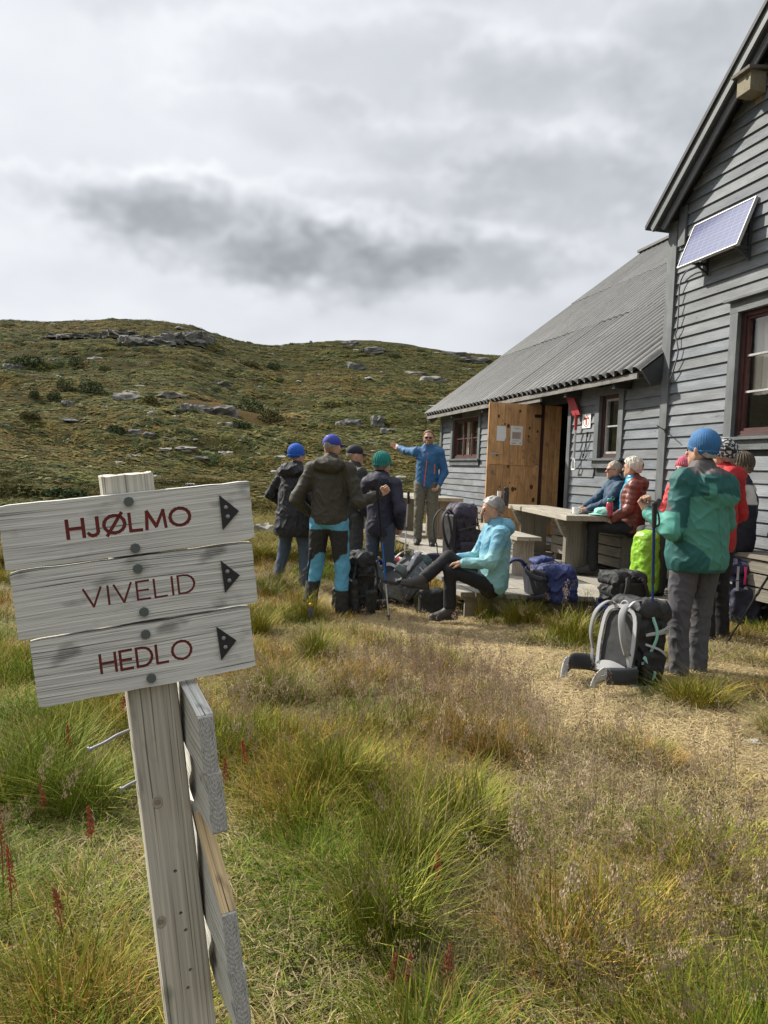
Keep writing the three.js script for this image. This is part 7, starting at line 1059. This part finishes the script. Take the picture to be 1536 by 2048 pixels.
  scatter('grass_tussocks', ['thick grass tussocks standing above the meadow'], [tuft(51, 90, 0.07, 0.34, 0.7, 0.004, 0.15, 0.4)], ti, grassMat);
}
// tall pale stems in the middle: few enough to count
{
  const R = rng(5150), mat = strawMat;
  [[815, 1350, 1760, 'tallest pale grass stem in the middle of the meadow'], [790, 1430, 1740, 'tall straw stem left of the tallest stem'], [840, 1370, 1730, 'tall straw stem right of the tallest stem'], [862, 1400, 1700, 'thin tall straw stem further right of the tallest stem'], [900, 1390, 1690, 'slender straw stem leaning right above the green tussock'], [945, 1400, 1680, 'lone straw stem right of the tussock'], [775, 1480, 1790, 'leaning straw stem at the left of the tussock'], [803, 1390, 1770, 'pale stem close beside the tallest stem on its left'], [828, 1420, 1780, 'pale stem close beside the tallest stem on its right'], [850, 1450, 1770, 'short pale stem in front of the tall stem group'], [880, 1470, 1760, 'short leaning stem at the right of the tall stem group'], [812, 1500, 1800, 'short pale stem low in the front of the stem group'], [1000, 1350, 1640, 'dark thin stem standing at the path edge']].forEach(([px, top, base, label], i) => {
    const p = onHill(px, base), k = Math.hypot(p.x, p.z) / F, h = (base - top) * k, t = thing('tall_grass_stem', label, 'grass stem', p, R() * 6.28, 'tall grass stems'), pos = [], col = [], idx = []; blade(pos, col, idx, 0, 0, 0, h, 0.10 + 0.1 * R(), 0.006, [0.34, 0.27, 0.12], [0.34, 0.27, 0.12], 0.03, 6); part(t, 'stem', geoOf(pos, col, idx), mat);
    const pp = [], cc = [], ii = []; const ln = 0.14; for (let j = 0; j < 130; j++) { const q = R(), s = 0.0030 + 0.0032 * R(), y = h * (0.74 + 0.25 * q), f = ln * (y / h) ** 2 * h, w = 0.022 * (1.1 - q), b = R() * 6.28, x = f + Math.cos(b) * w, z = Math.sin(b) * w, v = pp.length / 3; pp.push(x - s * 0.3, y, z, x + s * 0.3, y, z + s * 0.3, x, y + s * 2, z); for (let e = 0; e < 3; e++) cc.push(0.40, 0.31, 0.19); ii.push(v, v + 1, v + 2); } part(t, 'panicle', geoOf(pp, cc, ii), mat);
    for (let j = 0; j < 2; j++) { const a = [], b = [], c = []; blade(a, b, c, 0, 0, R() * 6.28, h * 0.5, 0.7, 0.007, [0.27, 0.21, 0.09], [0.27, 0.21, 0.09], 0.5, 5); part(t, 'leaf', geoOf(a, b, c), mat); }
  });
  // red sorrel
  const red = [rough(lin(0.34, 0.055, 0.034), 0.85), rough(lin(0.28, 0.080, 0.038), 0.85)], stemM = rough(lin(0.22, 0.07, 0.035), 0.85);
  [[872, 1720, 1830, 'large red sorrel spike in the green tussock'], [890, 1905, 1990, 'red sorrel spike below the large one'], [812, 1925, 2000, 'small red sorrel spike at the bottom left of the tussock'], [780, 1915, 1985, 'slanting red sorrel spike at the bottom middle'], [25, 1715, 1850, 'red sorrel spike at the left edge'], [8, 1640, 1800, 'thin red sorrel spike cut by the left edge'], [185, 1625, 1700, 'red sorrel spike left of the post'], [130, 1790, 1900, 'rusty sorrel spike at the lower left'], [492, 1485, 1540, 'red sorrel cluster right of the side boards'], [450, 1525, 1570, 'rusty sorrel right behind the side boards'], [140, 1460, 1520, 'thin rusty sorrel above the bent nail'], [95, 1580, 1640, 'small red sorrel in the green grass on the left'], [248, 1400, 1440, 'small red sorrel behind the bottom sign board']].forEach(([px, top, base, label], i) => {
    const p = onHill(px, base + 40), k = Math.hypot(p.x, p.z) / F, h = (base + 40 - top) * k * 1.12, t = thing('sorrel_plant', label, 'plant', p, R() * 6.28, 'red sorrel plants'), lean = 0.06 + 0.1 * R(); part(t, 'stem', ribbon([[0, 0, 0], [lean * h * 0.3, h * 0.5, 0], [lean * h, h, 0]], 0.004, 0.004, V(0, 0, 1), 8, true), stemM);
    const gs = []; for (let j = 0; j < 110; j++) { const q = Math.pow(R(), 0.8), y = h * (0.5 + 0.5 * q), w = 0.014 * (1.15 - q) * (0.4 + 0.9 * Math.abs(Math.sin(q * 17 + i))), b = R() * 6.28, s = 0.0018 + 0.0028 * R(), g = new THREE.OctahedronGeometry(s, 0); g.scale(1, 1.5, 0.5); g.rotateY(b); g.translate(lean * y * (y / h) + Math.cos(b) * w, y, Math.sin(b) * w); gs.push(g); } part(t, 'flower_spike', mergeGeometries(gs), red[i % 2]);
  });
}

renderer.render(scene, camera);
